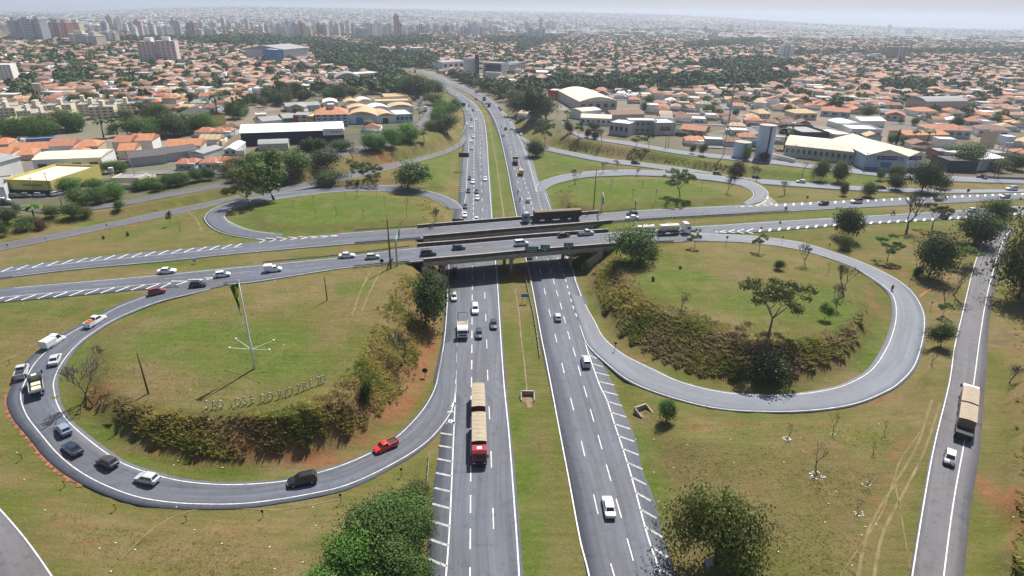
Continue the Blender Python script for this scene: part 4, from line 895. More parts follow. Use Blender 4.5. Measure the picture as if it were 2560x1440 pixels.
many([(1000,1300,1215,150,'mango',2),(930,1350,1240,150,'mango',0),(1035,1370,1270,120,'mango',0),(870,1420,1320,140,'mango',2),(985,1440,1330,150,'mango',0),(1045,1250,1195,80,'mango',1),(820,1475,1400,130,'mango',2),(920,1500,1420,160,'mango',2),(1030,1480,1380,120,'mango',0),(1050,1310,1250,70,'bushy',0)],'glossy tree of the big hedge clump','trees of the big hedge clump','hedge_tree')
many([(170,478,442,64,'mango',2),(205,512,470,66,'mango',0),(255,508,468,54,'mango',0),(295,498,456,50,'mango',2),(300,525,500,28,'mango',2),(235,475,445,50,'bushy',2),(85,545,505,50,'palm',2),(45,530,508,26,'bushy',1),(130,545,512,50,'bushy',1),(180,545,508,60,'bushy',0),(70,570,538,60,'bushy',0),(20,560,520,60,'bushy',3),(110,572,545,40,'shrub',5),(215,540,515,40,'bushy',1),(0,590,550,40,'bushy',3),(395,478,454,36,'mango',2),(380,470,440,46,'mango',2),(420,468,436,48,'mango',0),(455,464,428,50,'mango',0),(490,455,420,50,'mango',0),(350,475,448,50,'mango',2),(525,450,418,40,'bushy',0),(275,432,402,40,'mango',0),(300,430,400,38,'mango',0),(575,440,405,60,'bushy',1),(590,455,420,50,'bushy',1)],'leafy commercial-strip tree','leafy trees of the left commercial strip','leafy_tree')
# ---------------- weedy scrub on the banks (nobody could count it) ----------------
def scrub(regions,label,name='bank_scrub',m_=20,bw_=.11,lift=.7):
    Vs=[];Qs=[];cols=[]; rg=np.random.default_rng(5); nb=0
    for poly,n,pal,sz in regions:
        x=[p[0] for p in poly]; y=[p[1] for p in poly]; X=rg.uniform(min(x),max(x),n*4); Y=rg.uniform(min(y),max(y),n*4); k=inpoly(X,Y,poly); X,Y=X[k][:n],Y[k][:n]; X=X+rg.normal(size=len(X))*(9 if lift>.6 else 0); Y=Y+rg.normal(size=len(X))*(6 if lift>.6 else 0)
        P=Gv(X,Y); P=P[offroad(P[:,0],P[:,1])]
        f=np.sin(P[:,0]*.31+2*np.sin(P[:,1]*.23))+np.cos(P[:,1]*.42+P[:,0]*.13)
        keep=f+rg.normal(size=len(P))*.7>(-1.15 if lift>.6 else -.4); P=P[keep]; f=f[keep]
        s=.42*sz*rg.uniform(.5,1.25,len(P)); base=np.repeat(P,m_,0); sr=np.repeat(s,m_); d=rg.normal(size=(len(base),3)); d[:,2]=abs(d[:,2]); d/=np.linalg.norm(d,axis=1)[:,None]
        foot=base+np.stack([d[:,0],d[:,1],0*sr],1)*(sr*.9)[:,None]*rg.uniform(.2,1,(len(base),1)); ht=(sr*rg.uniform(.7,1.5,len(base)))[:,None]
        tip=foot+np.stack([d[:,0]*.9,d[:,1]*.9,np.ones(len(d))*lift],1)*ht; t=rg.normal(size=d.shape)*[1,1,.15]; t/=np.linalg.norm(t,axis=1)[:,None]; q=(bw_*rg.uniform(.6,1.4,(len(base),1)))
        mid_=foot*.45+tip*.55+d*[1,1,0]*.05
        Vs.append(np.stack([foot-t*q*.6-[0,0,.05],foot+t*q*.6-[0,0,.05],mid_+t*q,tip],1).reshape(-1,3)); Qs.append(np.arange(4*len(base)).reshape(-1,4)+nb); nb+=4*len(base)
        pc=np.array(pal); ci=np.clip(((f+1.6)/3.2*len(pc)+rg.normal(size=len(f))*.7).astype(int),0,len(pc)-1); cc=pc[np.repeat(ci,m_)]*rg.uniform(.7,1.3,(len(base),1)); cols.append(cc)
    mt=tinted('weed_leaves',.8,.15,.8,.5); o=link(name,np_mesh(name,np.vstack(Vs),np.vstack(Qs),mats=[mt],fcol=np.vstack(cols)))
    tag(o,label,'scrub',kind='stuff')
Y_=[(.30,.22,.11),(.36,.29,.11),(.42,.36,.11),(.46,.41,.12),(.33,.32,.08),(.20,.23,.05)]
B_=[(.34,.25,.14),(.38,.31,.15),(.42,.37,.17),(.33,.29,.11),(.36,.35,.10),(.20,.23,.06)]
Gn=[(.08,.20,.02),(.10,.24,.03),(.15,.26,.04)]
scrub([([(236,975),(300,1000),(400,1030),(530,1043),(700,1035),(830,985),(905,900),(960,780),(1000,690),(1045,690),(1080,760),(1060,860),(1020,950),(960,1040),(860,1110),(740,1145),(620,1150),(470,1125),(350,1085),(260,1030)],6500,Y_,1.0),
 ([(190,1035),(260,1085),(340,1125),(450,1160),(600,1180),(740,1172),(850,1135),(850,1150),(740,1190),(600,1200),(440,1185),(330,1150),(240,1100)],2600,Gn,1.),
 ([(1555,640),(1600,740),(1700,775),(1800,815),(1900,852),(1990,858),(2090,828),(2150,785),(2200,800),(2190,860),(2130,915),(2050,948),(1950,970),(1850,962),(1730,935),(1620,895),(1530,835),(1478,760),(1462,690),(1500,640)],7500,B_,1.1),
 ([(1478,700),(1520,650),(1556,655),(1570,720),(1640,790),(1600,800),(1530,760),(1490,760)],1100,Y_,1.4),
 ([(1990,880),(2090,850),(2160,790),(2210,780),(2200,860),(2140,915),(2060,945),(1990,960)],1300,[(.13,.15,.025),(.17,.18,.035),(.2,.18,.04)],.9),
 ([(1590,905),(1720,950),(1850,975),(1990,978),(2100,950),(2180,900),(2195,905),(2110,962),(2000,985),(1850,985),(1700,958),(1590,915)],1600,Gn,.9),
 ([(1075,500),(1100,545),(1110,560),(1070,570),(1060,530),(1050,500)],160,Y_,.9),([(1370,460),(1400,450),(1420,490),(1430,530),(1395,530),(1375,490)],200,Y_,.8),
 ([(1380,330),(1440,345),(1560,375),(1700,395),(1850,418),(1850,440),(1700,418),(1560,400),(1430,378),(1370,360)],500,[(.13,.13,.035),(.16,.15,.04),(.09,.10,.025)],.7),
 ([(2500,820),(2560,800),(2700,1000),(2650,1440),(2480,1440),(2500,1100)],1500,Y_,.8),
 ([(980,1180),(1062,1160),(1060,1200),(1000,1230),(940,1260)],300,Gn,.7)],'dry yellow and brown weeds covering the sloping banks of the loop islands')
GT=[(.14,.18,.04),(.18,.19,.05),(.23,.20,.07),(.26,.21,.09),(.19,.15,.07)]
scrub([([(0,640),(1100,600),(1100,1200),(1040,1440),(0,1440)],22000,GT,.3),([(1240,690),(1330,690),(1470,1440),(1290,1440)],3000,GT,.3),([(1450,600),(2560,560),(2560,1440),(1640,1440)],22000,GT,.3)],'scattered dry and green turf tufts on the grass verges','turf_tufts',6,.06,.5)
# ---------------- vehicles ----------------
CARC={'white':(.78,.79,.80),'silver':(.48,.50,.53),'grey':(.16,.17,.18),'black':(.012,.012,.015),'dark blue':(.02,.03,.06),'dark grey':(.05,.052,.06),'red':(.62,.02,.02),'deep red':(.26,.012,.015),'dark red':(.22,.03,.02),'dark brown':(.06,.045,.04),'blue-grey':(.22,.28,.36),'dark green':(.03,.06,.04),'yellow':(.55,.36,.06),'orange':(.5,.14,.03),'beige':(.42,.37,.29)}
def paint(c): return flat('paint_'+c.replace(' ','_'),CARC[c],.3,.05,.7,.0,.5,.8)
LAMP=flat('headlamp_glass',(.7,.72,.75),.15,.05); TAIL=flat('tail_lamp_red',(.35,.01,.01),.3,.1); PLAST=flat('dark_plastic',(.03,.03,.032),.6,.1); TARP=flat('tan_tarpaulin',(.34,.285,.21),.85,.12,.9); TARPB=flat('brown_tarpaulin',(.17,.13,.10),.85,.15,.9); CARGO=flat('brown_cargo_side',(.05,.038,.032),.8,.2)
RIM=flat('wheel_rim',(.4,.4,.42),.35,.1,2,.6)
PM={}
def wheel_mesh(r,w_):
    k=('w',r,w_)
    if k not in PM:
        M=MB(); M.tube([(0,-w_/2,0),(0,-w_/2+.03,0),(0,w_/2-.03,0),(0,w_/2,0)],[r*.9,r,r,r*.9],14); T=M.mesh('tyre',BLACK,True)
        Q=MB(); 
        for s in (-1,1): Q.tube([(0,s*(w_/2+.004),0),(0,s*(w_/2-.03),0)],[r*.55,r*.6],10)
        PM[k]=(T,Q.mesh('rim',RIM,True))
    return PM[k]
def add_wheels(o,pos,r=.32,w_=.2):
    T,Q=wheel_mesh(r,w_)
    for x,y in pos:
        t=link('wheel',T,o); t.location=(x,y,r); q=link('rim',Q,t)
def hull(M,st,mi=0):
    """st: list of (x, halfwidth, z0, zmid, z1) rings, lofted front to back"""
    V=[]
    for x,w_,z0,zm,z1 in st: V+=[(x,-w_*.93,z0),(x,-w_,zm),(x,-w_*.9,z1),(x,0,z1+.03),(x,w_*.9,z1),(x,w_,zm),(x,w_*.93,z0)]
    k=7; Fc=[(k*i+j,k*(i+1)+j,k*(i+1)+(j+1)%k,k*i+(j+1)%k) for i in range(len(st)-1) for j in range(k)]
    Fc+=[tuple(range(k)),tuple(k*(len(st)-1)+j for j in range(k))[::-1]]; M.add(V,Fc,mi)
def frustum(M,b,t,z0,z1,mi=0):
    # b=(xrear,xfront,halfw) at z0, t same at z1
    M.add([(b[0],-b[2],z0),(b[1],-b[2],z0),(b[1],b[2],z0),(b[0],b[2],z0),(t[0],-t[2],z1),(t[1],-t[2],z1),(t[1],t[2],z1),(t[0],t[2],z1)],[(0,3,2,1),(4,5,6,7),(0,1,5,4),(1,2,6,5),(2,3,7,6),(3,0,4,7)],mi)
CT={ # length,width, hood z, belt z, trunk z, roof z, cabin base (rear,front), roof (rear,front) as fractions of length from rear
'hatch':(3.9,1.68,.86,.92,.92,1.48,(.04,.76),(.12,.56)),'sedan':(4.5,1.76,.84,.90,.94,1.45,(.16,.74),(.28,.56)),
'suv':(4.6,1.86,1.02,1.10,1.10,1.74,(.02,.76),(.07,.58)),'pickup':(5.2,1.84,1.05,1.10,1.05,1.78,(.38,.78),(.43,.64)),'compact pickup':(4.5,1.68,.92,.98,.95,1.5,(.42,.80),(.47,.66)),'minivan':(4.4,1.76,1.0,1.05,1.05,1.84,(.01,.78),(.04,.60)),'boxcar':(4.3,1.7,.95,1.0,1.0,1.55,(.46,.80),(.48,.64)),'van':(4.9,1.85,1.05,1.1,1.1,2.1,(.46,.84),(.48,.70))}
def car_proto(ty,c,roof=None):
    k=(ty,c,roof)
    if k in PM: return PM[k]
    L,W,hz,bz,tz,rz,cb,cr_=CT[ty]; x0=-L/2; h=W/2; P=paint(c); X=lambda f:x0+f*L
    M=MB(); hull(M,[(X(0),h*.86,.38,.6,tz-.10),(X(.03),h*.95,.25,.6,tz-.02),(X(cb[0]+.02),h,.22,.62,tz),(X(.5),h,.22,.62,bz),(X(cb[1]),h,.22,.62,bz-.01),(X(.88),h*.97,.22,.6,hz-.04),(X(.97),h*.9,.25,.55,hz-.16),(X(1),h*.78,.36,.5,hz-.3)])
    parts=[]
    if ty=='pickup':
        pass
    parts.append(('body',M.mesh('body',P,False)))
    C_=MB(); frustum(C_,(X(cb[0]),X(cb[1]),h*.88),(X(cr_[0]),X(cr_[1]),h*.74),bz-.02,rz); 
    C_.add([(X(cr_[0]+.01),-h*.70,rz),(X(cr_[1]-.01),-h*.70,rz),(X(cr_[1]-.01),h*.70,rz),(X(cr_[0]+.01),h*.70,rz),(X(cr_[0]+.06),-h*.5,rz+.04),(X(cr_[1]-.06),-h*.5,rz+.04),(X(cr_[1]-.06),h*.5,rz+.04),(X(cr_[0]+.06),h*.5,rz+.04)],[(4,5,6,7),(0,1,5,4),(1,2,6,5),(2,3,7,6),(3,0,4,7)])
    parts.append(('cabin_roof',C_.mesh('cabin_roof',paint(roof) if roof else P)))
    def pane(f0,f1,side,a=.12,b=.88):
        """glass quad slightly proud of the cabin face"""
        def pt(u,v):
            r_=X(cb[0])*(1-v)+X(cr_[0])*v; fr=X(cb[1])*(1-v)+X(cr_[1])*v; w_=h*(.88*(1-v)+.74*v)+.012; z=(bz-.02)*(1-v)+rz*v
            if side in('l','r'): return (r_*(1-u)+fr*u,(w_ if side=='l' else -w_),z)
            if side=='f': return (fr+.015,-w_*.97+u*2*w_*.97,z)
            return (r_-.015,-w_*.97+u*2*w_*.97,z)
        return [pt(f0,a),pt(f1,a),pt(f1,b),pt(f0,b)]
    def gl(name,quads):
        m_=MB()
        for q in quads: m_.add(q,[(0,1,2,3)])
        parts.append((name,m_.mesh(name,GLASS)))
    gl('windscreen',[pane(.06,.94,'f')]); 
    if ty not in('boxcar','van'): gl('rear_window',[pane(.1,.9,'b',.3 if ty!='sedan' else .12)])
    for sd in 'lr': gl('side_window',[pane(.06,.47,sd,.15),pane(.52,.9,sd,.15)] if ty not in('boxcar','van') else [pane(.3,.9,sd,.15)])
    if 'pickup' in ty:
        B=MB(); x1=X(.02); x2=X(.37); B.box(x1+.06,x2-.04,-h*.8,h*.8,tz+.035,tz+.045); parts.append(('load_bed',B.mesh('load_bed',PLAST)))
        B=MB(); 
        for y0,y1 in ((-h*.95,-h*.82),(h*.82,h*.95)): B.box(x1,x2,y0,y1,tz-.05,tz+.2)
        B.box(x1-.03,x1+.05,-h*.95,h*.95,tz-.05,tz+.2); parts.append(('bed_sides',B.mesh('bed_sides',P)))
    if ty=='boxcar':
        B=MB(); B.box(X(-.02),X(.455),-h*1.02,h*1.02,.62,1.95); parts.append(('cargo_box',B.mesh('cargo_box',P)))
    if ty=='van':
        B=MB(); B.prism([(-h*.98,.6),(h*.98,.6),(h*.98,1.75),(h*.85,1.98),(-h*.85,1.98),(-h*.98,1.75)],'x',X(-.01),X(.47)); parts.append(('cargo_box',B.mesh('cargo_box',P)))
    for s in (-1,1):
        B=MB(); B.box(X(.965),X(.985),s*h*.62-.16,s*h*.62+.16,hz-.33,hz-.2); parts.append(('headlight',B.mesh('headlight',LAMP)))
        B=MB(); B.box(X(-.004),X(.012),s*h*.72-.13,s*h*.72+.09,tz-.3,tz-.12); parts.append(('tail_light',B.mesh('tail_light',TAIL)))
    if ty in('suv',) :
        B=MB(); 
        for s in (-1,1): B.box(X(cr_[0]+.05),X(cr_[1]-.03),s*h*.62-.02,s*h*.62+.02,rz+.02,rz+.09)
        parts.append(('roof_rack',B.mesh('roof_rack',PLAST)))
    PM[k]=(parts,L,W); return PM[k]
CARS=[]
def roadz(px,py,br=False):
    if br: return U(px,py,ZC+.01)
    p=G(px,py); 
    for _ in range(4): p=U(px,py,gz(p[0],p[1])+.18)
    return p
def heading(px,py,dx,dy,z):
    a=U(px,py,z); b=U(px+dx*8,py+dy*8,z); return math.atan2(b[1]-a[1],b[0]-a[0])
def place(o,px,py,dx,dy,br):
    p=roadz(px,py,br); o.location=tuple(p); o.rotation_euler[2]=heading(px,py,dx,dy,p[2]); return p
def car(px,py,dx,dy,ty,c,label=None,br=False,group='cars on the roads',roof=None,desc=None,name=None):
    parts,L,W=car_proto(ty,c,roof); o=empty({'pickup':'pickup_truck','compact pickup':'pickup_truck','suv':'sport_utility_car','van':'delivery_van','boxcar':'box_van','minivan':'minivan','hatch':'hatchback_car','sedan':'sedan_car'}[ty] if not name else name)
    place(o,px,py,dx,dy,br)
    for n_,me in parts: link(n_,me,o)
    add_wheels(o,[(L*.31,W/2-.12),(L*.31,-W/2+.12),(-L*.30,W/2-.12),(-L*.30,-W/2+.12)],.33 if ty!='suv' else .37,.22)
    cat={'pickup':'pickup truck','compact pickup':'pickup truck','suv':'car','van':'van','boxcar':'van','minivan':'van'}.get(ty,'car')
    tag(o,label,cat,group); o['px']=float(px); o['py']=float(py); CARS.append((o,label,desc or f"{c} {cat}")); return o
# near-left loop
car(965,1121,-1,.45,'compact pickup','red','bright red pickup truck on the near-left slip road'); car(757,1207,-1,.22,'suv','black','large black car at the bottom of the near-left loop')
car(369,1203,-1,-.2,'hatch','silver','silver hatchback at the bottom of the loop between dark brown and black cars'); car(270,1161,-1,-.4,'hatch','dark brown','dark brown hatchback on the lower left bend of the near-left loop')
car(183,1128,-1,-.7,'sedan','dark blue','dark blue sedan on the near-left loop, behind the pale blue-grey hatchback'); car(161,1079,-.9,-1,'hatch','blue-grey','pale blue-grey hatchback beside the bare tree shadow on the near-left loop')
car(57,935,.4,-1,'pickup','silver','silver pickup with dark covered bed on the outer shoulder of the loop'); car(140,904,.45,-1,'sedan','silver','silver sedan climbing the left side of the near-left loop')
car(136,861,1,-.6,'van','white','white van on the left bend of the near-left loop'); o=car(240,809,1,-.6,'pickup','white','white pickup with an orange load at the upper left of the loop')
M=MB(); M.box(-2.1,-1.0,-.5,.4,1.16,1.42); M.box(-1.5,-.9,-.3,.3,1.42,1.6); ld=M.build('orange_load',flat('orange_plastic',(.6,.16,.03))); ld.location=o.location; ld.rotation_euler=o.rotation_euler; tag(ld,'orange load lying in the bed of the white pickup on the loop','load')
car(393,733,1,-.2,'hatch','dark red','dark red hatchback joining the cross road'); car(496,716,1,-.06,'hatch','black','black hatchback behind the flag top on the cross road')
car(557,691,1,-.12,'hatch','white','white hatchback just above the gore chevrons'); car(684,678,1,-.08,'boxcar','white','small white box van left of the overpass')
car(418,682,1,-.07,'sedan','white','white sedan left of the gore chevrons on the cross road'); car(868,643,1,-.06,'sedan','white','white sedan left of the tall pole on the cross road'); car(932,646,1,-.08,'hatch','silver','silver hatchback close left of the tall pole')
car(1071,638,1,-.06,'suv','dark grey','dark grey tall car at the left end of the nearer overpass',True); car(1147,623,1,-.06,'hatch','dark blue','dark blue hatchback on the left half of the nearer overpass',True)
car(1304,613,1,-.08,'minivan','white','white minivan above the green signs on the nearer overpass',True); car(1409,592,1,-.1,'hatch','black','black hatchback right of the white minivan on the nearer overpass',True); car(1465,587,1,-.08,'pickup','silver','silver pickup behind the black hatchback on the nearer overpass',True)
car(1580,537,-1,.04,'hatch','dark blue','dark blue car side by side with a white sedan on the farther carriageway'); car(1580,548,-1,.04,'sedan','white','white sedan side by side with a dark blue car on the farther carriageway')
car(2058,512,-1,.05,'hatch','black','black car by the row of white dashes on the farther right carriageway'); car(2140,507,-1,.05,'suv','white','white car following the black one on the farther right carriageway',roof='black')
car(2512,494,-1,.05,'hatch','silver','silver car near the right edge on the farther carriageway'); car(2528,528,1,-.05,'hatch','black','black car near the right edge on the nearer carriageway'); car(2508,520,1,-.05,'hatch','dark green','dark green car partly behind trees near the right edge'); car(2432,529,1,-.05,'hatch','white','white car almost hidden by trees on the nearer right carriageway')
# highway
car(1137,688,-.0,1,'suv','black','black car in the shade below the overpass'); car(1135,747,-.01,1,'hatch','silver','silver car just emerged from below the overpass'); car(1188,778,0.03,1,'suv','white','white long car in the second lane coming from the overpass')
car(1234,815,.03,1,'sedan','dark blue','dark blue sedan in the lane next to the median'); car(1197,840,0,1,'hatch','dark blue','dark blue hatchback right of the white lorry with the frame')
car(1325,643,-.15,-1,'hatch','white','white hatchback leaving under the left green sign'); car(1394,797,-.2,-1,'hatch','silver','silver hatchback driving away in the middle lane'); car(1464,909,-.22,-1,'suv','silver','silver van-like car driving away beside the ramp entry'); car(1521,1273,-.2,-1,'sedan','white','white sedan nearest the bottom of the picture')
for x,y,ty,c in ((1193.6,498,'hatch','white'),(1163,519,'hatch','dark grey'),(1162,540,'sedan','white'),(1191,552,'sedan','white'),(1191,482,'hatch','dark grey'),(1171,480,'hatch','black'),(1174,448,'hatch','dark blue'),(1182,457,'sedan','white'),(1213,450,'sedan','white'),(1179,372,'sedan','silver'),(1178,354,'sedan','white'),(1184,344,'hatch','white'),(1178.5,319,'suv','white'),(1167,312,'hatch','white'),(1190,300,'sedan','white'),(1178.5,301,'hatch','dark grey'),(1173,286,'sedan','silver'),(1182,278,'suv','black'),(1193,278,'sedan','white'),(1166,275,'sedan','white'),(1159,268,'hatch','black'),(1172,266,'hatch','dark grey'),(1143,241,'hatch','white'),(1118,226.5,'hatch','white'),(1112,229,'sedan','silver'),(1109,224,'hatch','white'),(1218,597,'hatch','black')):
    car(x,y,0. if y>280 else .35,1 if y>280 else .8,ty,c,desc=f'{c} car heading towards the camera')
for x,y,ty,c in ((1258.5,340,'hatch','silver'),(1264,324,'suv','dark grey'),(1279,324,'hatch','white'),(1297,327.5,'sedan','silver'),(1302.5,338,'sedan','white'),(1275,301,'sedan','silver'),(1252,277,'hatch','dark grey'),(1248,272,'hatch','black'),(1215,261,'hatch','dark grey'),(1207,257,'sedan','white'),(1189,248,'hatch','dark grey'),(1193,250,'hatch','silver'),(1319.6,504.5,'hatch','silver'),(1025,179.5,'hatch','dark grey')):
    car(x,y,-.12 if y>280 else -.6,-1 if y>280 else -.6,ty,c,desc=f'{c} car heading away from the camera')
for x,y,dx,dy,ty,c,lb in ((1589,410,1,.15,'suv','dark grey','dark grey car on the upper ramp right of the highway'),(1793,437,1,.12,'hatch','dark green','dark green car at the meeting of the upper ramp and the far-right loop'),(1891,446,1,.12,'hatch','dark blue','dark blue car behind a bare tree on the upper ramp'),(2002,457,-1,-.1,'hatch','white','white car on the upper ramp below the grey-green hall'),(2202,472,1,.05,'hatch','black','black car half hidden by a bush on the upper ramp'),(2528,475,-1,0,'suv','white','white car on the uppermost lane near the right edge'),(2459,446,1,.5,'hatch','black','black car parked on the dirt strip at the right'),(2271,448,1,0,'hatch','white','white car parked in the shade of the large dark tree')):
    car(x,y,dx,dy,ty,c,lb)
car(2372,1152,-.14,1,'hatch','dark blue','car with white roof and dark bonnet on the side road behind the lorry',roof='white')
for x,y,dx,dy,ty,c in ((14,480,1,-.1,'hatch','white'),(38,493,1,0,'hatch','dark grey'),(67,492,1,0,'hatch','grey'),(101,491,1,.0,'hatch','silver'),(11,504,1,0,'hatch','white'),(155,485,1,-.2,'hatch','blue-grey'),(142,488,1,-.2,'hatch','silver'),(18,512,1,0,'suv','black'),(168,478,1,-.4,'hatch','dark grey'),(212,463,.6,-1,'hatch','black'),(222,452,.6,-1,'suv','silver')):
    car(x,y,dx,dy,ty,c,desc=f'parked {c} car of the left strip',group='parked cars')
for x,y,ty,c in ((1047,253,'hatch','white'),(1049,266,'hatch','silver'),(1046,274,'hatch','white'),(1050,259,'suv','white'),(1044,247,'hatch','grey'),(1052,283,'hatch','silver')):
    car(x,y,1,-.1,ty,c,desc=f'parked {c} car by the warehouses',group='parked cars')
for x,y,ty,c in ((1200,229,'hatch','white'),(1213,229,'hatch','silver'),(1226,230,'suv','white'),(1240,230,'hatch','white'),(1192,232,'hatch','grey'),(1253,233,'hatch','silver')):
    car(x,y,1,-.1,ty,c,desc=f'parked {c} car under the trees',group='parked cars')
car(1382,277,.3,-1,'hatch','white',desc='parked white car',group='parked cars'); car(1428,288,.2,-1,'hatch','white',desc='parked white car',group='parked cars')
# ---- lorries ----
def truck_cab(o,c,x1=0.,h=3.0,W=2.5,roofpatch=True):
    """cab with its front at x=x1"""
    P=paint(c); M=MB(); M.prism([(x1-2.2,.55),(x1-.02,.5),(x1,1.45),(x1-.28,h-.35),(x1-.75,h),(x1-2.2,h)],'y',-W/2,W/2); cab=M.build('cab',P,o)
    def q(name,V,mt,par=cab): m_=MB(); m_.add(V,[(0,1,2,3)]); return m_.build(name,mt,par)
    f=lambda z:(x1-(z-1.45)/(h-.35-1.45)*.28)+.012
    za,zb=1.62,h-.5; q('windscreen',[(f(za),-W*.45,za),(f(za),W*.45,za),(f(zb),W*.43,zb),(f(zb),-W*.43,zb)],GLASS)
    for s in (-1,1):
        y=s*(W/2+.01); q('side_window',[(x1-1.35,y,1.65),(x1-.4,y,1.65),(x1-.5,y,2.35),(x1-1.35,y,2.35)],GLASS)
        m_=MB(); m_.box(x1-.35,x1-.2,y+s*.05,y+s*.3,1.7,2.4) if s>0 else m_.box(x1-.35,x1-.2,y-.3,y-.05,1.7,2.4); m_.build('mirror',PLAST,cab)
        m_=MB(); m_.box(x1-.02,x1+.02,s*W*.36-.2,s*W*.36+.2,.72,.92); m_.build('headlight',LAMP,cab)
    m_=MB(); m_.box(x1-.03,x1+.05,-W*.47,W*.47,.4,.68); m_.build('bumper',PLAST,cab); m_=MB(); m_.box(x1-.01,x1+.03,-W*.33,W*.33,.98,1.4); m_.build('grille',PLAST,cab)
    if roofpatch: m_=MB(); m_.box(x1-1.7,x1-1.0,-.4,.4,h+.003,h+.06); m_.build('roof_hatch',paint('white'),cab)
    return cab
def chassis(o,x0,x1):
    M=MB(); M.box(x0,x1,-.45,.45,.62,.95); return M.build('chassis',PLAST,o)
def axles(o,xs_,W=2.5): add_wheels(o,[(x,s*(W/2-.22)) for x in xs_ for s in (-1,1)],.5,.36)
def tarp_box(o,x0,x1,z0,z1,side,top,W=2.5,name='trailer_box',arch=.18):
    M=MB(); M.box(x0,x1,-W/2,W/2,z0,z1); b=M.build(name,side,o)
    T=MB(); n=15; V=[];k=8
    for i in range(n):
        x=x0-.03+(x1-x0+.06)*i/(n-1); sag=.16*(i%2)
        for j in range(k): y=-W/2-.03+(W+.06)*j/(k-1); V.append((x,y,z1+.02+(arch-sag*.6)*math.sin(math.pi*j/(k-1))))
    Fc=[(i*k+j,(i+1)*k+j,(i+1)*k+j+1,i*k+j+1) for i in range(n-1) for j in range(k-1)]
    T.add(V,Fc); 
    for s in (-1,1): T.box(x0-.03,x1+.03,s*(W/2+.02)-.015,s*(W/2+.02)+.015,z1-.25,z1+.02)
    T.build('tarpaulin',top,b); return b
def lorry(px,py,dx,dy,label,br=False,name='lorry'):
    o=empty(name); place(o,px,py,dx,dy,br); tag(o,label,'lorry','lorries on the roads'); CARS.append((o,label,'lorry')); o['px']=float(px);o['py']=float(py); return o
# red road train coming down the highway
o=lorry(1199,1168,0,1,'red lorry with two tan-covered trailers coming down the highway'); o.rotation_euler[2]=heading(1199,1100,0.02,1,0)
truck_cab(o,'deep red',0); chassis(o,-20.4,-.5); SIDE=flat('wine_red_trailer_side',(.13,.02,.02),.6,.15); tarp_box(o,-11.0,-2.7,1.2,3.3,SIDE,TARP); tarp_box(o,-20.6,-12.8,1.2,3.3,SIDE,TARP); axles(o,[-1.2,-4.0,-5.2,-9.4,-10.6,-17.8,-19.])
# long brown tipper on the farther deck
o=lorry(1306,556,-1,.06,'long brown tarpaulin lorry with a pale blue cab on the farther overpass',True)
truck_cab(o,'blue-grey',0,3.4); chassis(o,-20,-.5); tarp_box(o,-20.4,-4.0,1.4,3.6,CARGO,TARPB); axles(o,[-1.2,-4.2,-5.4,-8.6,-9.8,-14,-15.2,-18,-19.2])
# tanker
o=lorry(1722,582,1,-.05,'white tanker lorry with two cream tanks behind the round dark tree')
truck_cab(o,'white',0,3.6); chassis(o,-19.5,-.5); TANK=flat('cream_tank',(.62,.58,.47),.35,.08,.6,.2,.5)
for a,b in ((-10.6,-3.6),(-18.6,-11.8)):
    M=MB(); M.tube([(a,0,2.2),(a+.25,0,2.2),(a+.5,0,2.2),(b-.5,0,2.2),(b-.25,0,2.2),(b,0,2.2)],[.6,1.0,1.15,1.15,1.0,.6],20); t=M.build('tank',TANK,o,True)
    M=MB(); 
    for x in np.linspace(a+1,b-1,4): M.tube([(x-.06,0,2.2),(x+.06,0,2.2)],[1.18,1.18],20)
    M.build('hoops',STEEL,t); M=MB(); M.box((a+b)/2-1,(a+b)/2+1,-.3,.3,3.35,3.5); M.build('walkway',STEEL,t)
    M=MB(); M.tube([((a+b)/2,0,3.3),((a+b)/2,0,3.62)],.28,10); M.build('manhole',TANK,t)
axles(o,[-1.2,-4.3,-5.5,-9.,-10.2,-16.8,-18.])
# beige two-body lorry on the side road
o=lorry(2417,990,.12,-1,'white-cabbed lorry with two beige loads on the right side road')
truck_cab(o,'white',0,2.9); chassis(o,-17.4,-.5); tarp_box(o,-8.6,-2.4,1.2,3.2,flat('beige_side',(.20,.16,.12)),flat('beige_tarp',(.34,.28,.21),.85,.1)); tarp_box(o,-15.2,-9.2,1.2,3.2,flat('beige_side',(.2,.16,.12)),flat('beige_tarp',(.34,.28,.21))); M=MB(); M.box(-17.4,-15.3,-1.25,1.25,1.0,1.6); M.build('tail_platform',PLAST,o); axles(o,[-1.2,-3.6,-4.8,-8,-13,-14.2,-16.4])
# white skip lorry with lifting frame
o=lorry(1157,850,0,1,'white lorry with a dark lifting frame and open bed on the highway')
truck_cab(o,'white',0,2.8); chassis(o,-7.4,-.5); M=MB(); M.box(-7.4,-2.5,-1.2,1.2,1.05,1.2); bd=M.build('bed',TARP,o); M=MB()
for y0,y1 in ((-1.25,-1.15),(1.15,1.25)): M.box(-7.4,-2.5,y0,y1,1.2,1.6)
M.build('bed_sides',paint('white'),bd); M=MB(); M.tube([(-7.2,-1.1,1.2),(-7.4,-1.1,3.6),(-7.4,1.1,3.6),(-7.2,1.1,1.2)],.09,6); M.build('lifting_frame',PLAST,o); axles(o,[-1.3,-4.9,-6.1])
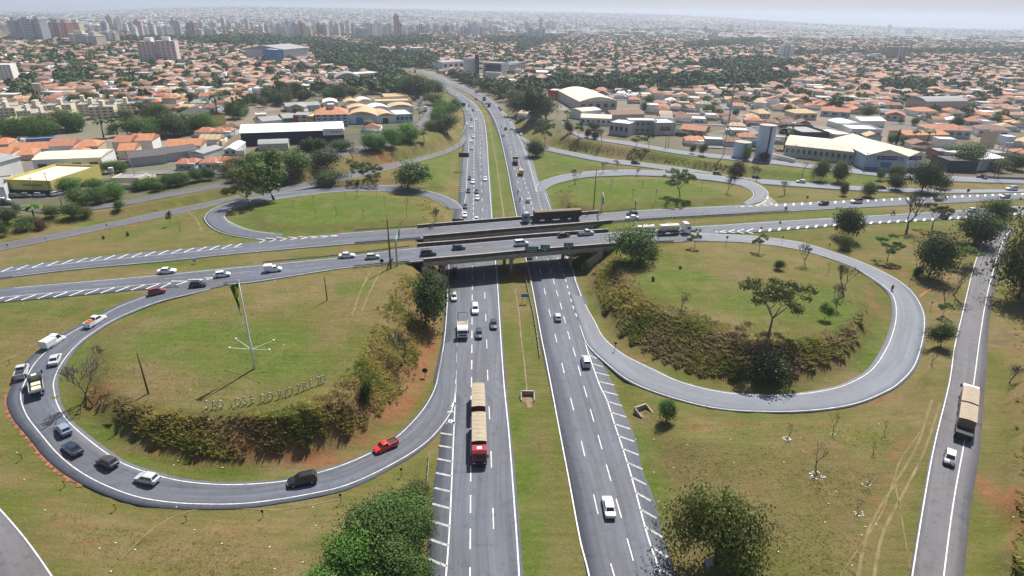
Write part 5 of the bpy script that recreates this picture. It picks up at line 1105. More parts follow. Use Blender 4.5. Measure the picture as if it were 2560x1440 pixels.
# small flatbed on the loop
o=lorry(92,955,-.12,-1,'small flatbed lorry with two cream pallets on the near-left loop')
truck_cab(o,'dark green',0,2.3,2.1); chassis(o,-6,-.5); M=MB(); M.box(-6.2,-2.3,-1.1,1.1,.98,1.1); bd=M.build('bed',PLAST,o); M=MB()
for y0,y1 in ((-1.14,-1.06),(1.06,1.14)): M.box(-6.2,-2.3,y0,y1,1.1,1.5)
M.box(-6.24,-6.16,-1.14,1.14,1.1,1.5); M.build('bed_sides',paint('silver'),bd); axles(o,[-1.1,-5.],2.1)
for a,b in ((-3.9,-2.7),(-5.7,-4.4)):
    M=MB(); M.box(a,b,-.7,.7,1.11,1.45); q=M.build('pallet_load',flat('cream_sacks',(.6,.55,.38),.8,.12)); q.location=o.location; q.rotation_euler=o.rotation_euler; tag(q,'cream pallet load, '+('front' if a>-4 else 'rear')+' one on the small flatbed lorry','load','pallets on the small flatbed')
# far lorries
o=lorry(1288,404,-.1,-1,'dark car transporter driving away beyond the overpass'); truck_cab(o,'dark grey',0,2.9); chassis(o,-9,-.5); M=MB(); M.box(-9,-2.4,-1.2,1.2,1.,1.3); M.box(-8.6,-5,-1.1,1.1,2.3,2.45); M.build('deck_frame',PLAST,o); M=MB(); M.tube([(-8.6,-1.1,1.3),(-8.6,-1.1,3.4),(-8.6,1.1,3.4),(-8.6,1.1,1.3)],.08,6); M.build('rear_frame',PLAST,o); axles(o,[-1.2,-6.8,-8.0])
o=lorry(1303,440,-.1,-1,'yellow box lorry driving away beyond the overpass'); truck_cab(o,'yellow',6.2,2.3,2.1); chassis(o,0,5.8); M=MB(); M.box(0,4.0,-1.1,1.1,.95,2.7); M.build('cargo_box',paint('yellow'),o); axles(o,[5.0,1.0],2.1)
for px,py,c,lb in ((1223,268,'dark grey','dark box lorry at the far highway bend driving away'),(1211,252,'dark grey','farther dark lorry at the highway bend, past the dark box lorry'),(1038,182,'orange','orange lorry where the highway vanishes at the far left'),(1064,279,'white','white box lorry standing by the white vaulted warehouses')):
    o=lorry(px,py,-.5 if px<1200 else -.3,-1,lb); truck_cab(o,c,6.2,2.6,2.3); chassis(o,0,5.8); M=MB(); M.box(0,4.0,-1.2,1.2,.95,3.3); M.build('cargo_box',paint(c),o); axles(o,[5.0,1.0],2.3)
# ---- motorcycles with riders ----
def moto(px,py,dx,dy,where):
    o=empty('motorcycle'); place(o,px,py,dx,dy,False); tag(o,'motorcycle '+where,'motorcycle','motorcycles on the roads'); K=paint('black')
    M=MB(); M.tube([(-.55,0,.62),(-.2,0,.72),(.25,0,.85),(.5,0,.72)],[.12,.15,.17,.08],8); M.build('tank_and_frame',K,o); M=MB(); M.tube([(-.75,0,.78),(-.1,0,.78)],[.1,.12],6); M.build('seat',PLAST,o)
    M=MB(); M.tube([(.45,-.36,1.05),(.5,0,1.0),(.45,.36,1.05)],.03,5); M.build('handlebar',STEEL,o); M=MB(); M.tube([(.48,0,1.),(.72,0,.32)],.05,5); M.build('fork',STEEL,o)
    T,Q=wheel_mesh(.31,.12)
    for x in (-.65,.72): t=link('wheel',T,o); t.location=(x,0,.31); link('rim',Q,t)
    # rider: one skinned body
    V=[(-.2,0,.92),(-.18,0,1.15),(-.08,0,1.38),(-.02,0,1.5),(0.02,0,1.66), (0.0,.2,1.38),(.2,.3,1.2),(.44,.33,1.08),(.0,-.2,1.38),(.2,-.3,1.2),(.44,-.33,1.08), (.2,.2,.88),(.12,.22,.5),(.25,.22,.38),(.2,-.2,.88),(.12,-.22,.5),(.25,-.22,.38)]
    E=[(0,1),(1,2),(2,3),(3,4),(2,5),(5,6),(6,7),(2,8),(8,9),(9,10),(0,11),(11,12),(12,13),(0,14),(14,15),(15,16)]
    me=bpy.data.meshes.new('person'); me.from_pydata(V,E,[]); p=bpy.data.objects.new('person',me); COL.objects.link(p); p.location=o.location; p.rotation_euler=o.rotation_euler
    md=p.modifiers.new('skin','SKIN'); rs=[.17,.17,.17,.07,.11,.08,.06,.045,.08,.06,.045,.1,.07,.05,.1,.07,.05]
    for i,r_ in enumerate(rs): me.skin_vertices[0].data[i].radius=(r_,r_)
    me.skin_vertices[0].data[0].use_root=True; p.modifiers.new('sub','SUBSURF').levels=1; me.materials.append(flat('dark_clothes',(.03,.03,.04),.8))
    H=MB(); H.tube([(-.02,0,1.6),(0.02,0,1.66),(.03,0,1.78),(.02,0,1.86)],[.1,.15,.14,.05],10); H.build('helmet',K,p,True)
    tag(p,'person in dark helmet riding '+where,'person','motorcycle riders')
moto(2229,727,.1,1,'on the near-right loop ramp'); moto(2362,499,-1,.05,'on the farther carriageway at the right'); moto(2232,537,1,-.05,'on the nearer carriageway left of the tall bare tree'); moto(1300,503,-.1,-1,'just beyond the overpass'); moto(1295,484,-.1,-1,'a little farther past the overpass, ahead of another'); moto(1262,296,-.1,-1,'by the dashes at the far highway bend'); moto(1253,320,-.1,-1,'by the median line of the far highway')
# ---------------- buildings ----------------
WALLC={'white':(.74,.73,.70),'cream':(.62,.56,.42),'grey':(.42,.42,.43),'light grey':(.55,.56,.58),'beige':(.50,.43,.33),'pink':(.60,.50,.48),'brown':(.25,.15,.11),'navy':(.015,.02,.04),'blue':(.10,.22,.45),'pale blue':(.40,.50,.60),'red':(.35,.07,.05),'yellow':(.58,.50,.16),'dark':(.05,.055,.065),'green-grey':(.34,.39,.35),'green':(.10,.22,.15)}
def wallm(c): return flat('wall_'+c.replace(' ','_').replace('-','_'),WALLC[c],.85,.08,.25)
ROOFC={'terracotta':(.38,.17,.105),'orange':(.46,.205,.11),'brown':(.22,.13,.10),'cream':(.68,.60,.47),'white':(.80,.79,.77),'grey':(.30,.30,.31),'dark':(.11,.10,.10),'tan':(.50,.36,.22)}
def roofm(c):
    nm='roof_'+c
    if nm in MC: return MC[nm]
    m_,n,b=_mat(nm); p=objc(n); C0=ROOFC[c]; f=noise(n,p,.5,5,.75); w_=N(n,'ShaderNodeTexWave',bands_direction='X'); w_.inputs['Scale'].default_value=1.1; w_.inputs['Distortion'].default_value=.6; n.links.new(p,w_.inputs[0])
    col=ramp(n,f,[(.25,tuple(x*.68 for x in C0)),(.5,C0),(.75,tuple(min(1,x*1.2) for x in C0))]); col=mix(n,1.,col,ramp(n,w_.outputs['Fac'],[(0,.86),(1,1.06)]),'MULTIPLY')
    n.links.new(col,b.inputs['Base Color']); b.inputs['Roughness'].default_value=.8; b.inputs['Specular IOR Level'].default_value=.2; MC[nm]=m_; return m_
BL=[]      # landmark footprints in world, for keeping the houses clear
LM=[]      # (px,py,name) landmarks usable in labels
def quadpts(p1,p2,p3=None,depth=None):
    a=G(*p1); b=G(*p2); e=(b-a)[:2]; L=np.linalg.norm(e)
    if p3 is not None: c=G(*p3); d=(c-a)[:2]
    else: e_=e/L; d=np.array([-e_[1],e_[0]])*depth
    return a,b,e,d
def bld(p1,p2,top,depth=None,p3=None,wall='white',roof='flat',rc='white',label=None,name='building',cat='building',win=0,rows=1,rh=1.6,door=None,group=None,h=None,winc=None,lm=None,desc=None,parapet=0.):
    a,b,e,d=quadpts(p1,p2,p3,depth); L=np.linalg.norm(e); D=np.linalg.norm(d); z0=min(a[2],b[2]); h=h or h_at(a,top)
    ux=e/L; uy=d/D; ang=math.atan2(ux[1],ux[0]); o=empty(name,(a[0],a[1],z0),ang)
    # local frame: x along front, y back (skewed if p3 given)
    sk_=np.array([np.dot(d,ux),np.dot(d,[-ux[1],ux[0]])]); q=[(0,0),(L,0),(L+sk_[0],sk_[1]),(sk_[0],sk_[1])]
    M=MB(); V=[(x,y,-.6) for x,y in q]+[(x,y,h) for x,y in q]; M.add(V,[(0,1,5,4),(1,2,6,5),(2,3,7,6),(3,0,4,7),(4,5,6,7)]); wl=M.build('wall',wallm(wall),o)
    mid=lambda s,t,z:(q[0][0]*(1-s)*(1-t)+q[1][0]*s*(1-t)+q[2][0]*s*t+q[3][0]*(1-s)*t, q[0][1]*(1-s)*(1-t)+q[1][1]*s*(1-t)+q[2][1]*s*t+q[3][1]*(1-s)*t, z)
    M=MB(); ov=.03
    if roof=='flat':
        M.add([mid(.015,.015,h+.02),mid(.985,.015,h+.02),mid(.985,.985,h+.02),mid(.015,.985,h+.02)],[(0,1,2,3)]); M.build('roof',roofm(rc),o)
        P_=MB(); hh=.5+parapet
        for s0,t0,s1,t1 in ((0,0,1,.012),(0,.988,1,1),(0,.012,.01,.988),(.99,.012,1,.988)):
            P_.add([mid(s0,t0,h+.003),mid(s1,t0,h+.003),mid(s1,t1,h+.003),mid(s0,t1,h+.003),mid(s0,t0,h+hh),mid(s1,t0,h+hh),mid(s1,t1,h+hh),mid(s0,t1,h+hh)],[(4,5,6,7),(0,1,5,4),(1,2,6,5),(2,3,7,6),(3,0,4,7)])
        P_.build('parapet',wallm(wall),o)
    elif roof=='gable':      # ridge along x
        r_=[mid(-ov,-ov,h),mid(1+ov,-ov,h),mid(1+ov,.5,h+rh),mid(-ov,.5,h+rh),mid(1+ov,1+ov,h),mid(-ov,1+ov,h)]
        M.add([(x,y,z+.03) for x,y,z in r_],[(0,1,2,3),(3,2,4,5),(0,3,5),(1,4,2)]); M.build('roof',roofm(rc),o)
    elif roof=='gabley':     # ridge front to back
        r_=[mid(-ov,-ov,h),mid(.5,-ov,h+rh),mid(1+ov,-ov,h),mid(1+ov,1+ov,h),mid(.5,1+ov,h+rh),mid(-ov,1+ov,h)]
        M.add([(x,y,z+.03) for x,y,z in r_],[(0,1,4,5),(1,2,3,4),(0,2,1),(5,4,3)]); M.build('roof',roofm(rc),o)
    elif roof=='hip':
        r_=[mid(-ov,-ov,h),mid(1+ov,-ov,h),mid(1+ov,1+ov,h),mid(-ov,1+ov,h),mid(.3,.5,h+rh),mid(.7,.5,h+rh)]
        M.add([(x,y,z+.03) for x,y,z in r_],[(0,1,5,4),(1,2,5),(2,3,4,5),(3,0,4),(3,2,1,0)]); M.build('roof',roofm(rc),o)
    elif roof in('arch','archx'):
        V=[];k=12
        for j in range(k+1):
            t=j/k; zz=h+.03+rh*math.sin(math.pi*t)
            V+=[mid(t,-.01,zz),mid(t,1.01,zz)] if roof=='arch' else [mid(-.01,t,zz),mid(1.01,t,zz)]
        n0=len(V); Fc=[(2*j,2*j+2,2*j+3,2*j+1) for j in range(k)]
        Fc.append(tuple(2*j for j in range(k+1))[::-1]); Fc.append(tuple(2*j+1 for j in range(k+1)))
        M.add(V,Fc); M.build('roof',roofm(rc),o)
    if win:
        wm=wallm(winc) if winc else GLASS
        for r_ in range(rows):
            z1=h*(r_+.38)/rows; z2=h*(r_+.74)/rows
            for i in range(win):
                c=(i+.5)/win*L; ww=L/win*.26; m_=MB(); m_.box(c-ww,c+ww,-.06,-.01,z1,z2); m_.build('window',wm,o)
    if door:
        x0,x1,fh,dc=door; m_=MB(); m_.box(x0*L,x1*L,-.1,-.01,0,h*fh); m_.build('door',wallm(dc),o)
    tag(o,label,cat,group); o['px']=float((p1[0]+p2[0])/2); o['py']=float(max(p1[1],p2[1]))
    cx,cy=a[0]+(e[0]+d[0])/2,a[1]+(e[1]+d[1])/2; BL.append((cx,cy,(L+D)/3+4))
    for s in np.linspace(0,1,max(2,int(L/12))):
        for t in np.linspace(0,1,max(2,int(D/12))): BL.append((a[0]+e[0]*s+d[0]*t,a[1]+e[1]*s+d[1]*t,9))
    if lm: LM.append(((p1[0]+p2[0])/2,max(p1[1],p2[1]),lm))
    return o,L,D,h
def text_on(o,txt,x,z,size,col,y=-.08,sx=1.,rot=0.,name='sign_lettering'):
    cu=bpy.data.curves.new(name,'FONT'); cu.body=txt; cu.size=size; cu.extrude=.02; cu.align_x='CENTER'; cu.align_y='CENTER'; cu.resolution_u=2
    t=bpy.data.objects.new('tmp',cu); COL.objects.link(t); bpy.context.view_layer.update(); me=bpy.data.meshes.new_from_object(t); bpy.data.objects.remove(t); me.name=name
    me.materials.clear(); me.materials.append(col); q=link(name,me,o); q.rotation_euler=(math.pi/2,0,rot); q.location=(x,y,z); q.scale=(sx,1,1); return q
def strokes(o,x0,x1,z,s,y=-.25,seed=3,mat=None,name='sign_lettering'):
    r_=random.Random(seed); M=MB(); x=x0
    while x<x1:
        w_=s*.62; t=s*.13
        k=r_.randrange(4); M.box(x,x+t,y,y+.02,z-s/2,z+s/2)
        if k!=0: M.box(x+t,x+w_-t,y,y+.02,z+s/2-t,z+s/2)
        if k>1: M.box(x+w_-t,x+w_,y,y+.02,z-s/2,z+s/2)
        if k!=2: M.box(x+t,x+w_-t,y,y+.02,z-s/2,z-s/2+t)
        x+=s*.85
    return M.build(name,mat or WHT,o)
WHT=flat('sign_white',(.75,.76,.76),.5,.05); NAVYP=flat('sign_navy',(.03,.045,.16),.5,.05); GRNS=flat('sign_green',(.0,.10,.06),.45,.08); BLUES=flat('sign_blue',(.02,.10,.45),.45,.08); YELS=flat('sign_yellow',(.62,.42,.03),.5,.1)
# --- left strip ---
o,L,D,h=bld((20,486),(136,489),454,26,wall='yellow',rc='cream',label='yellow-fronted store with pale flat roof at the far left commercial strip',name='store',cat='store',parapet=.4,lm='the yellow-fronted store'); m_=MB(); m_.box(.2,L-.2,-.05,-.01,0,h*.42); m_.build('shop_front',wallm('dark'),o); m_=MB(); m_.box(L*.38,L*.80,-.07,-.02,h*.72,h*.88); m_.build('sign_board',flat('faded_letters',(.30,.26,.07)),o)
bld((92,440),(262,432),400,18,wall='white',rc='cream',roof='archx',rh=1.,label='white store with cream vaulted roof behind the yellow-fronted store',name='store',cat='store',win=4)
bld((-70,478),(62,435),430,16,wall='white',roof='gable',rc='grey',rh=1.2,label='long white shed with grey roof at the left edge',name='shed',cat='shed')
bld((-60,508),(20,500),478,20,wall='light grey',rc='grey',label='grey flat building cut by the left edge of the picture')
o,L,D,h=bld((606,366),(862,356),333,24,wall='navy',roof='archx',rc='white',rh=2.2,label='navy hall with white vaulted roof and a white sign board',name='warehouse',cat='warehouse',lm='the navy hall'); m_=MB(); m_.box(L*.79,L*1.0,-.35,-.05,h*.62,h*1.12); sb=m_.build('sign_board',WHT,o); text_on(sb,'C Campos',L*.895,h*.88,1.9,NAVYP,-.4); m_=MB(); m_.box(L*.33,L*.47,-.15,-.02,h*.38,h*.43); m_.build('canopy',wallm('light grey'),o)
bld((647,378),(722,375),361,11,wall='grey',roof='archx',rc='grey',rh=1.2,label='low grey vaulted annex in front of the navy hall',name='shed',cat='shed')
bld((562,389),(592,389),374,18,wall='light grey',roof='gabley',rc='white',rh=1.2,label='small pale gabled shed left below the navy hall',name='shed',cat='shed',win=2)
bld((592,389),(612,388),379,14,wall='white',rc='grey',label='small white flat annex beside the pale gabled shed',name='shed',cat='shed')
o,L,D,h=bld((790,318),(872,316),287,20,wall='pale blue',roof='hip',rc='orange',rh=3.2,label='four-storey pale apartment house with orange hip roof behind the navy hall',name='apartment_house',win=5,rows=4,lm='the orange-roofed apartment house'); m_=MB(); m_.box(L*.4,L*.6,D*.35,D*.6,h+1.5,h+5); m_.build('roof_tank_block',wallm('pink'),o)
o,L,D,h=bld((736,318),(772,318),289,14,wall='beige',rc='grey',label='beige three-storey house with a dark red stair wall behind the navy hall',name='apartment_house',win=2,rows=3); m_=MB(); m_.box(0,L*.3,-.12,-.02,0,h); m_.build('stair_wall',wallm('red'),o)
bld((772,318),(786,318),292,14,wall='yellow',rc='cream',label='narrow ochre house between beige house and orange-roofed apartment house',name='house',cat='house',win=2,rows=3)
bld((658,318),(706,314),303,16,wall='white',roof='gable',rc='grey',rh=1.5,label='grey-roofed white house behind the left part of the navy hall',name='house',cat='house')
bld((709,312),(744,310),296,16,wall='green',roof='archx',rc='grey',rh=1.5,label='green-walled shed with grey vault behind the navy hall',name='shed',cat='shed')
bld((640,300),(668,299),288,10,wall='white',roof='flat',rc='cream',label='small cream-roofed house left of the green-walled shed',name='house',cat='house')
bld((871,310),(943,309),288,22,wall='light grey',roof='arch',rc='tan',rh=2.2,label='warehouse with broad tan vault and large blue door',name='warehouse',cat='warehouse',door=(.28,.52,.75,'blue'),lm='the white vaulted warehouses')
bld((943,309),(990,307),290,22,wall='white',roof='arch',rc='tan',rh=1.6,label='middle vaulted warehouse with shaded front, right of the blue door',name='warehouse',cat='warehouse',door=(.3,.6,.7,'dark'))
bld((990,307),(1033,305),288,22,wall='pale blue',roof='flat',rc='cream',label='right-hand white warehouse with small windows by the parked cars',name='warehouse',cat='warehouse',win=4)
for i,(a,b,t,rc,lb) in enumerate((((870,286),(925,285),272,'tan','tan-vaulted shed in the second row of warehouses, leftmost'),((925,284),(975,282),271,'white','pale-vaulted shed in the second row of warehouses, second from left'),((975,282),(1034,280),268,'tan','tan-vaulted shed in the second row of warehouses, rightmost'),((862,271),(897,270),257,'tan','tan-vaulted shed in the third row of warehouses, left'),((897,269),(932,268),253,'cream','cream-vaulted shed in the third row of warehouses, middle'),((808,268),(846,267),257,'white','white flat-looking vault left of the third row of warehouses'))): bld(a,b,t,16,wall='white',roof='arch',rc=rc,rh=1.5,label=lb,name='warehouse',cat='warehouse')
bld((941,268),(1031,266),256,20,wall='cream',roof='flat',rc='tan',parapet=.6,label='long tan building with white parapets at the back of the warehouse group',name='warehouse',cat='warehouse',win=6)
bld((962,251),(1020,250),241,14,wall='beige',roof='gable',rc='tan',label='tan roof farthest back in the warehouse group',name='warehouse',cat='warehouse')
bld((718,280),(800,276),266,14,wall='grey',roof='gable',rc='grey',label='grey-roofed row building above the green-walled shed',name='shed',cat='shed')
o,L,D,h=bld((836,204),(905,203),196,26,wall='brown',roof='arch',rc='grey',rh=5,label='dark hall with big grey vaulted roof near the far highway',name='warehouse',cat='warehouse',lm='the grey vaulted hall')
bld((864,196),(952,193),184,18,wall='white',rc='white',label='long white building behind the grey vaulted hall',name='warehouse',cat='warehouse',win=10)
bld((500,320),(566,312),292,22,wall='yellow',roof='gabley',rc='dark',rh=3,label='grey-roofed yellow hall among the trees at left',name='hall',cat='hall')
bld((330,418),(420,408),395,16,wall='grey',roof='gable',rc='dark',rh=1.6,label='dark-roofed shed behind the hedge at left',name='shed',cat='shed')
bld((420,405),(500,394),384,14,wall='grey',roof='gable',rc='dark',rh=1.6,label='second dark-roofed shed behind the hedge, nearer the tall trees',name='shed',cat='shed')
bld((512,402),(560,385),384,8,wall='light grey',roof='gable',rc='grey',rh=1.,label='light grey shed beside the dark-roofed sheds',name='shed',cat='shed')
for i,(a,b,t,rc,lb) in enumerate((((420,391),(505,388),366,'orange','orange-roofed terrace left of the pale gabled shed'),((128,392),(190,389),366,'terracotta','wide orange-roofed house with white gable above the white store, left'),((195,390),(250,388),367,'orange','orange-roofed house with white gable above the white store, right'),((28,382),(78,380),375,'orange','orange-roofed house at far left behind the grey-roofed shed'),((80,381),(130,380),372,'orange','second orange-roofed house left of the wide one'),((42,402),(88,400),388,'orange','hip-roofed orange house in front of the far-left pair'),((286,384),(330,384),355,'terracotta','large orange-roofed house with grey gable wall'),((330,380),(385,378),352,'orange','bright orange house right of the large one with grey gable'),((160,402),(215,400),388,'orange','small orange hip roof touching the white store'),((298,398),(340,396),377,'orange','orange and grey gabled house right of the white store'),((-20,405),(30,402),388,'orange','orange roof at the left edge'),((-10,378),(25,376),362,'orange','white-gabled orange house at the left edge'))): bld(a,b,t,13,wall=['cream','white','beige'][i%3],roof=['gable','gable','hip'][i%3],rc=rc,rh=2.2,label=lb,name='house',cat='house')
bld((67,362),(135,358),350,5,wall='blue',rc='grey',label='bright blue wall building among the trees at left',name='store',cat='store')
# apartment blocks of the cream estate
for i,(a,b,t) in enumerate((((-12,302),(44,300),273),((48,307),(84,306),280),((86,312),(118,311),285),((118,308),(180,306),285),((48,284),(118,283),268),((120,286),(182,284),265),((200,290),(260,288),263),((226,300),(290,297),270),((290,290),(346,287),262),((180,275),(240,272),256),((-15,285),(30,284),263),((262,276),(320,272),256))):
    o,L,D,h=bld(a,b,t,13,wall='cream',rc='grey',name='apartment_block',win=4,rows=4,group='cream apartment blocks of the left estate',desc='cream four-storey apartment block with stair tower'); m_=MB(); m_.box(L*.42,L*.58,D*.3,D*.7,h+.03,h+3.6); m_.build('stair_tower',wallm('cream'),o)
LM.append((180,300,'the cream estate'))
o,L,D,h=bld((352,156),(395,157),104,18,wall='pink',rc='light grey' if 0 else 'white',label='pinkish twin apartment tower, left one of the pair',name='apartment_tower',cat='apartment tower',win=4,rows=10,lm='the twin pink towers'); m_=MB(); m_.box(L*.3,L*.7,D*.3,D*.7,h,h+5); m_.build('lift_block',wallm('white'),o)
o,L,D,h=bld((398,157),(446,157),103,18,wall='pink',rc='white',label='pinkish twin apartment tower, right one of the pair',name='apartment_tower',cat='apartment tower',win=4,rows=10); m_=MB(); m_.box(L*.3,L*.7,D*.3,D*.7,h,h+5); m_.build('lift_block',wallm('white'),o)
bld((-14,208),(38,207),163,18,wall='white',rc='white',label='white and brown striped apartment tower at the left edge',name='apartment_tower',cat='apartment tower',win=5,rows=9,winc='brown',lm='the striped tower at the left edge')
o,L,D,h=bld((711,150),(771,143),124,60,wall='light grey',roof='gable',rc='grey',rh=5,label='very large grey shed of the blue-panelled factory',name='factory_hall',cat='factory',lm='the blue-panelled factory')
bld((694,156),(712,155),125,30,wall='blue',rc='white',label='tall blue panel block at the front of the factory, right one',name='factory_block',cat='factory'); bld((665,149),(684,149),130,30,wall='blue',rc='white',label='blue panel block of the factory, left one',name='factory_block',cat='factory'); bld((618,138),(664,137),129,20,wall='white',rc='cream',label='long low white wing left of the blue factory blocks',name='factory_wing',cat='factory')
bld((150,116),(232,117),104,12,wall='dark',rc='grey',label='long dark building below the brown skyline towers',name='building')
bld((45,112),(70,111),104,20,wall='white',rc='white',label='white low building left of the long dark building',name='building')
# --- centre ---
o,L,D,h=bld((1213,190),(1253,190),161,30,wall='dark',rc='grey',label='dark glass office block near the highway bend',name='office_block',win=6,rows=3,lm='the dark glass office block'); bld((1213,196),(1251,196),181,8,wall='light grey',rc='white',label='low pale building in front of the dark glass office block',name='building')
bld((1254,190),(1272,185),159,24,wall='grey',rc='grey',label='grey gridded wing right of the dark glass office block',name='office_block',win=3,rows=4,winc='white')
bld((1170,187),(1189,187),149,22,wall='light grey',rc='dark',label='grey silo-like block left of the tall dark shaft',name='building'); bld((1190,188),(1198,188),139,9,wall='dark',rc='dark',label='tall dark shaft tower beside the grey block',name='shaft_tower',cat='tower')
bld((1107,176),(1160,172),156,20,wall='white',roof='gable',rc='grey',label='white and grey building left of the grey silo-like block',name='building',win=4)
bld((1272,180),(1296,176),162,20,wall='light grey',rc='grey',label='pale three-storey block right of the gridded wing, nearer',name='apartment_block',win=3,rows=3); bld((1294,174),(1314,171),158,20,wall='light grey',rc='grey',label='pale three-storey block right of the gridded wing, farther',name='apartment_block',win=3,rows=3)
bld((1034,137),(1070,136),120,20,wall='pale blue',rc='white',label='blue-grey apartment block above the far green belt',name='apartment_block',win=4,rows=4); bld((1140,126),(1153,126),109,16,wall='cream',rc='cream',label='small cream block, left of a pair on the orange-roofed slope',name='apartment_block',win=2,rows=4); bld((1165,126),(1180,126),108,16,wall='yellow',rc='cream',label='small yellow block, right of a pair on the orange-roofed slope',name='apartment_block',win=2,rows=4)
bld((1340,185),(1386,186),180,10,wall='white',roof='gable',rc='white',label='long low white roof beyond the green belt, centre',name='shed',cat='shed')
# --- right ---
o,L,D,h=bld((1447,280),(1541,276),254,p3=(1394,250),wall='grey',roof='arch',rc='cream',rh=3.,label='large grey hall with shining cream vaulted roof',name='warehouse',cat='warehouse',lm='the large cream-vaulted hall',win=5)
bld((1370,250),(1391,251),226,14,wall='red',rc='white',label='dark red block at the far end of the large cream-vaulted hall',name='building')
bld((1436,290),(1474,289),270,5,wall='red',rc='grey',label='low brick-red annex at the near corner of the large hall',name='building')
bld((1451,312),(1527,315),294,14,wall='white',roof='archx',rc='cream',rh=1.4,label='white building with cream curved roof and dark windows',name='warehouse',cat='warehouse',win=6,door=(.0,.08,.8,'blue'),lm='the white cream-roofed building')
bld((1454,300),(1502,296),278,14,wall='white',roof='archx',rc='cream',rh=1.,label='second cream roof just behind the white cream-roofed building',name='warehouse',cat='warehouse')
o,L,D,h=bld((1522,336),(1570,342),306,14,wall='grey',rc='white',label='left wing of the modern grey house with bright white roof',name='house_wing',cat='house',win=4,lm='the modern grey house'); bld((1570,334),(1640,334),302,10,wall='grey',rc='white',label='recessed middle part of the modern grey house',name='house_middle',cat='house',win=5,rows=2); bld((1636,338),(1687,338),308,16,wall='grey',rc='white',label='right wing of the modern grey house',name='house_wing',cat='house',win=1)
bld((1530,302),(1610,300),287,16,wall='grey',roof='gable',rc='brown',rh=2,label='brown-grey roof behind the modern grey house',name='house',cat='house')
o,L,D,h=bld((2157,424),(2259,428),387,40,wall='pale blue',roof='gabley',rc='cream',rh=3.,label='white and blue store with navy sign and blue door',name='store',cat='store',door=(.40,.66,.55,'blue'),lm='the blue and white store')
m_=MB(); m_.box(.02*L,L*.98,-.06,-.01,0,h*.2); m_.build('blue_base',wallm('blue'),o); m_=MB(); m_.box(L*.28,L*.76,-.2,-.02,h*.72,h*.98); sb=m_.build('sign_board',NAVYP,o); strokes(sb,L*.42,L*.73,h*.85,.55); m_=MB(); m_.add([(L*.31,-.24,h*.93),(L*.34,-.24,h*.78),(L*.40,-.24,h*.93),(L*.345,-.24,h*.86)],[(0,1,3),(1,2,3)]); m_.build('emblem',WHT,sb); m_=MB(); m_.box(L*.82,L*.92,-.12,-.02,h*.68,h*.9); m_.build('poster',flat('poster_faded',(.45,.28,.3)),o)
o,L,D,h=bld((2259,428),(2304,426),390,40,wall='white',roof='gabley',rc='cream',rh=2.,label='right bay of the blue and white store with smaller navy sign',name='store',cat='store'); m_=MB(); m_.box(.1*L,L*.78,-.2,-.02,h*.72,h*.97); sb=m_.build('sign_board',NAVYP,o); strokes(sb,L*.25,L*.70,h*.85,.5); m_=MB(); m_.box(.02*L,L*.98,-.06,-.01,0,h*.2); m_.build('blue_base',wallm('blue'),o)
bld((1958,390),(2130,410),362,24,wall='green-grey',roof='archx',rc='cream',rh=3.,label='long grey-green hall with cream arched roof and window band',name='warehouse',cat='warehouse',win=12,lm='the grey-green hall')
bld((1915,392),(1980,408),384,2,wall='white',rc='white',label='white boundary wall between water tower and grey-green hall',name='boundary_wall',cat='wall')
bld((2001,352),(2070,352),335,26,wall='dark',rc='grey',label='dark-walled grey flat building behind the grey-green hall',name='building',parapet=.6); bld((2086,352),(2130,350),338,18,wall='cream',rc='white',label='cream flat building behind the grey-green hall, right',name='building')
bld((2122,348),(2200,350),325,20,wall='light grey',rc='white',label='modern white and grey villa above the store',name='house',cat='house',win=4,parapet=.4); bld((2105,325),(2160,325),312,18,wall='white',roof='arch',rc='white',label='white vaulted house above the modern villa',name='house',cat='house'); bld((2150,318),(2210,318),302,14,wall='white',rc='white',roof='gable',label='white-roofed house behind the modern villa',name='house',cat='house')
bld((2312,274),(2414,272),254,20,wall='beige',roof='archx',rc='grey',rh=2.6,label='long beige shed with grey vaulted roof among houses at right',name='warehouse',cat='warehouse',lm='the grey vaulted shed')
bld((2326,344),(2424,347),324,16,wall='pale blue',roof='hip',rc='terracotta',rh=2.6,label='pale blue villa with red hip roof and white ridges',name='house',cat='house',win=5,lm='the pale blue villa'); bld((2262,352),(2368,350),338,14,wall='beige',roof='gable',rc='orange',rh=1.6,label='long low orange roof in front of the pale blue villa',name='house',cat='house')
bld((2338,404),(2376,406),380,12,wall='brown',rc='grey',label='dark canopy block at the service station',name='canopy_block',win=2); bld((2366,430),(2438,432),404,14,wall='dark',rc='dark',label='dark open-fronted building of the service station',name='service_station',lm='the service station')
bld((2440,428),(2500,424),398,18,wall='light grey',roof='gable',rc='white',rh=1,label='grey workshop right of the dark station building',name='workshop'); bld((2466,372),(2484,372),330,6,wall='beige',rc='grey',label='tall beige water-tank block right of the pale blue villa',name='tank_block',cat='tower')
bld((2480,410),(2520,408),385,10,wall='beige',rc='grey',label='beige flat building below the white tank on its frame',name='building')
bld((2385,262),(2300,262),258,6,wall='white',rc='white',label='low white wall building at the foot of the grey vaulted shed',name='building')
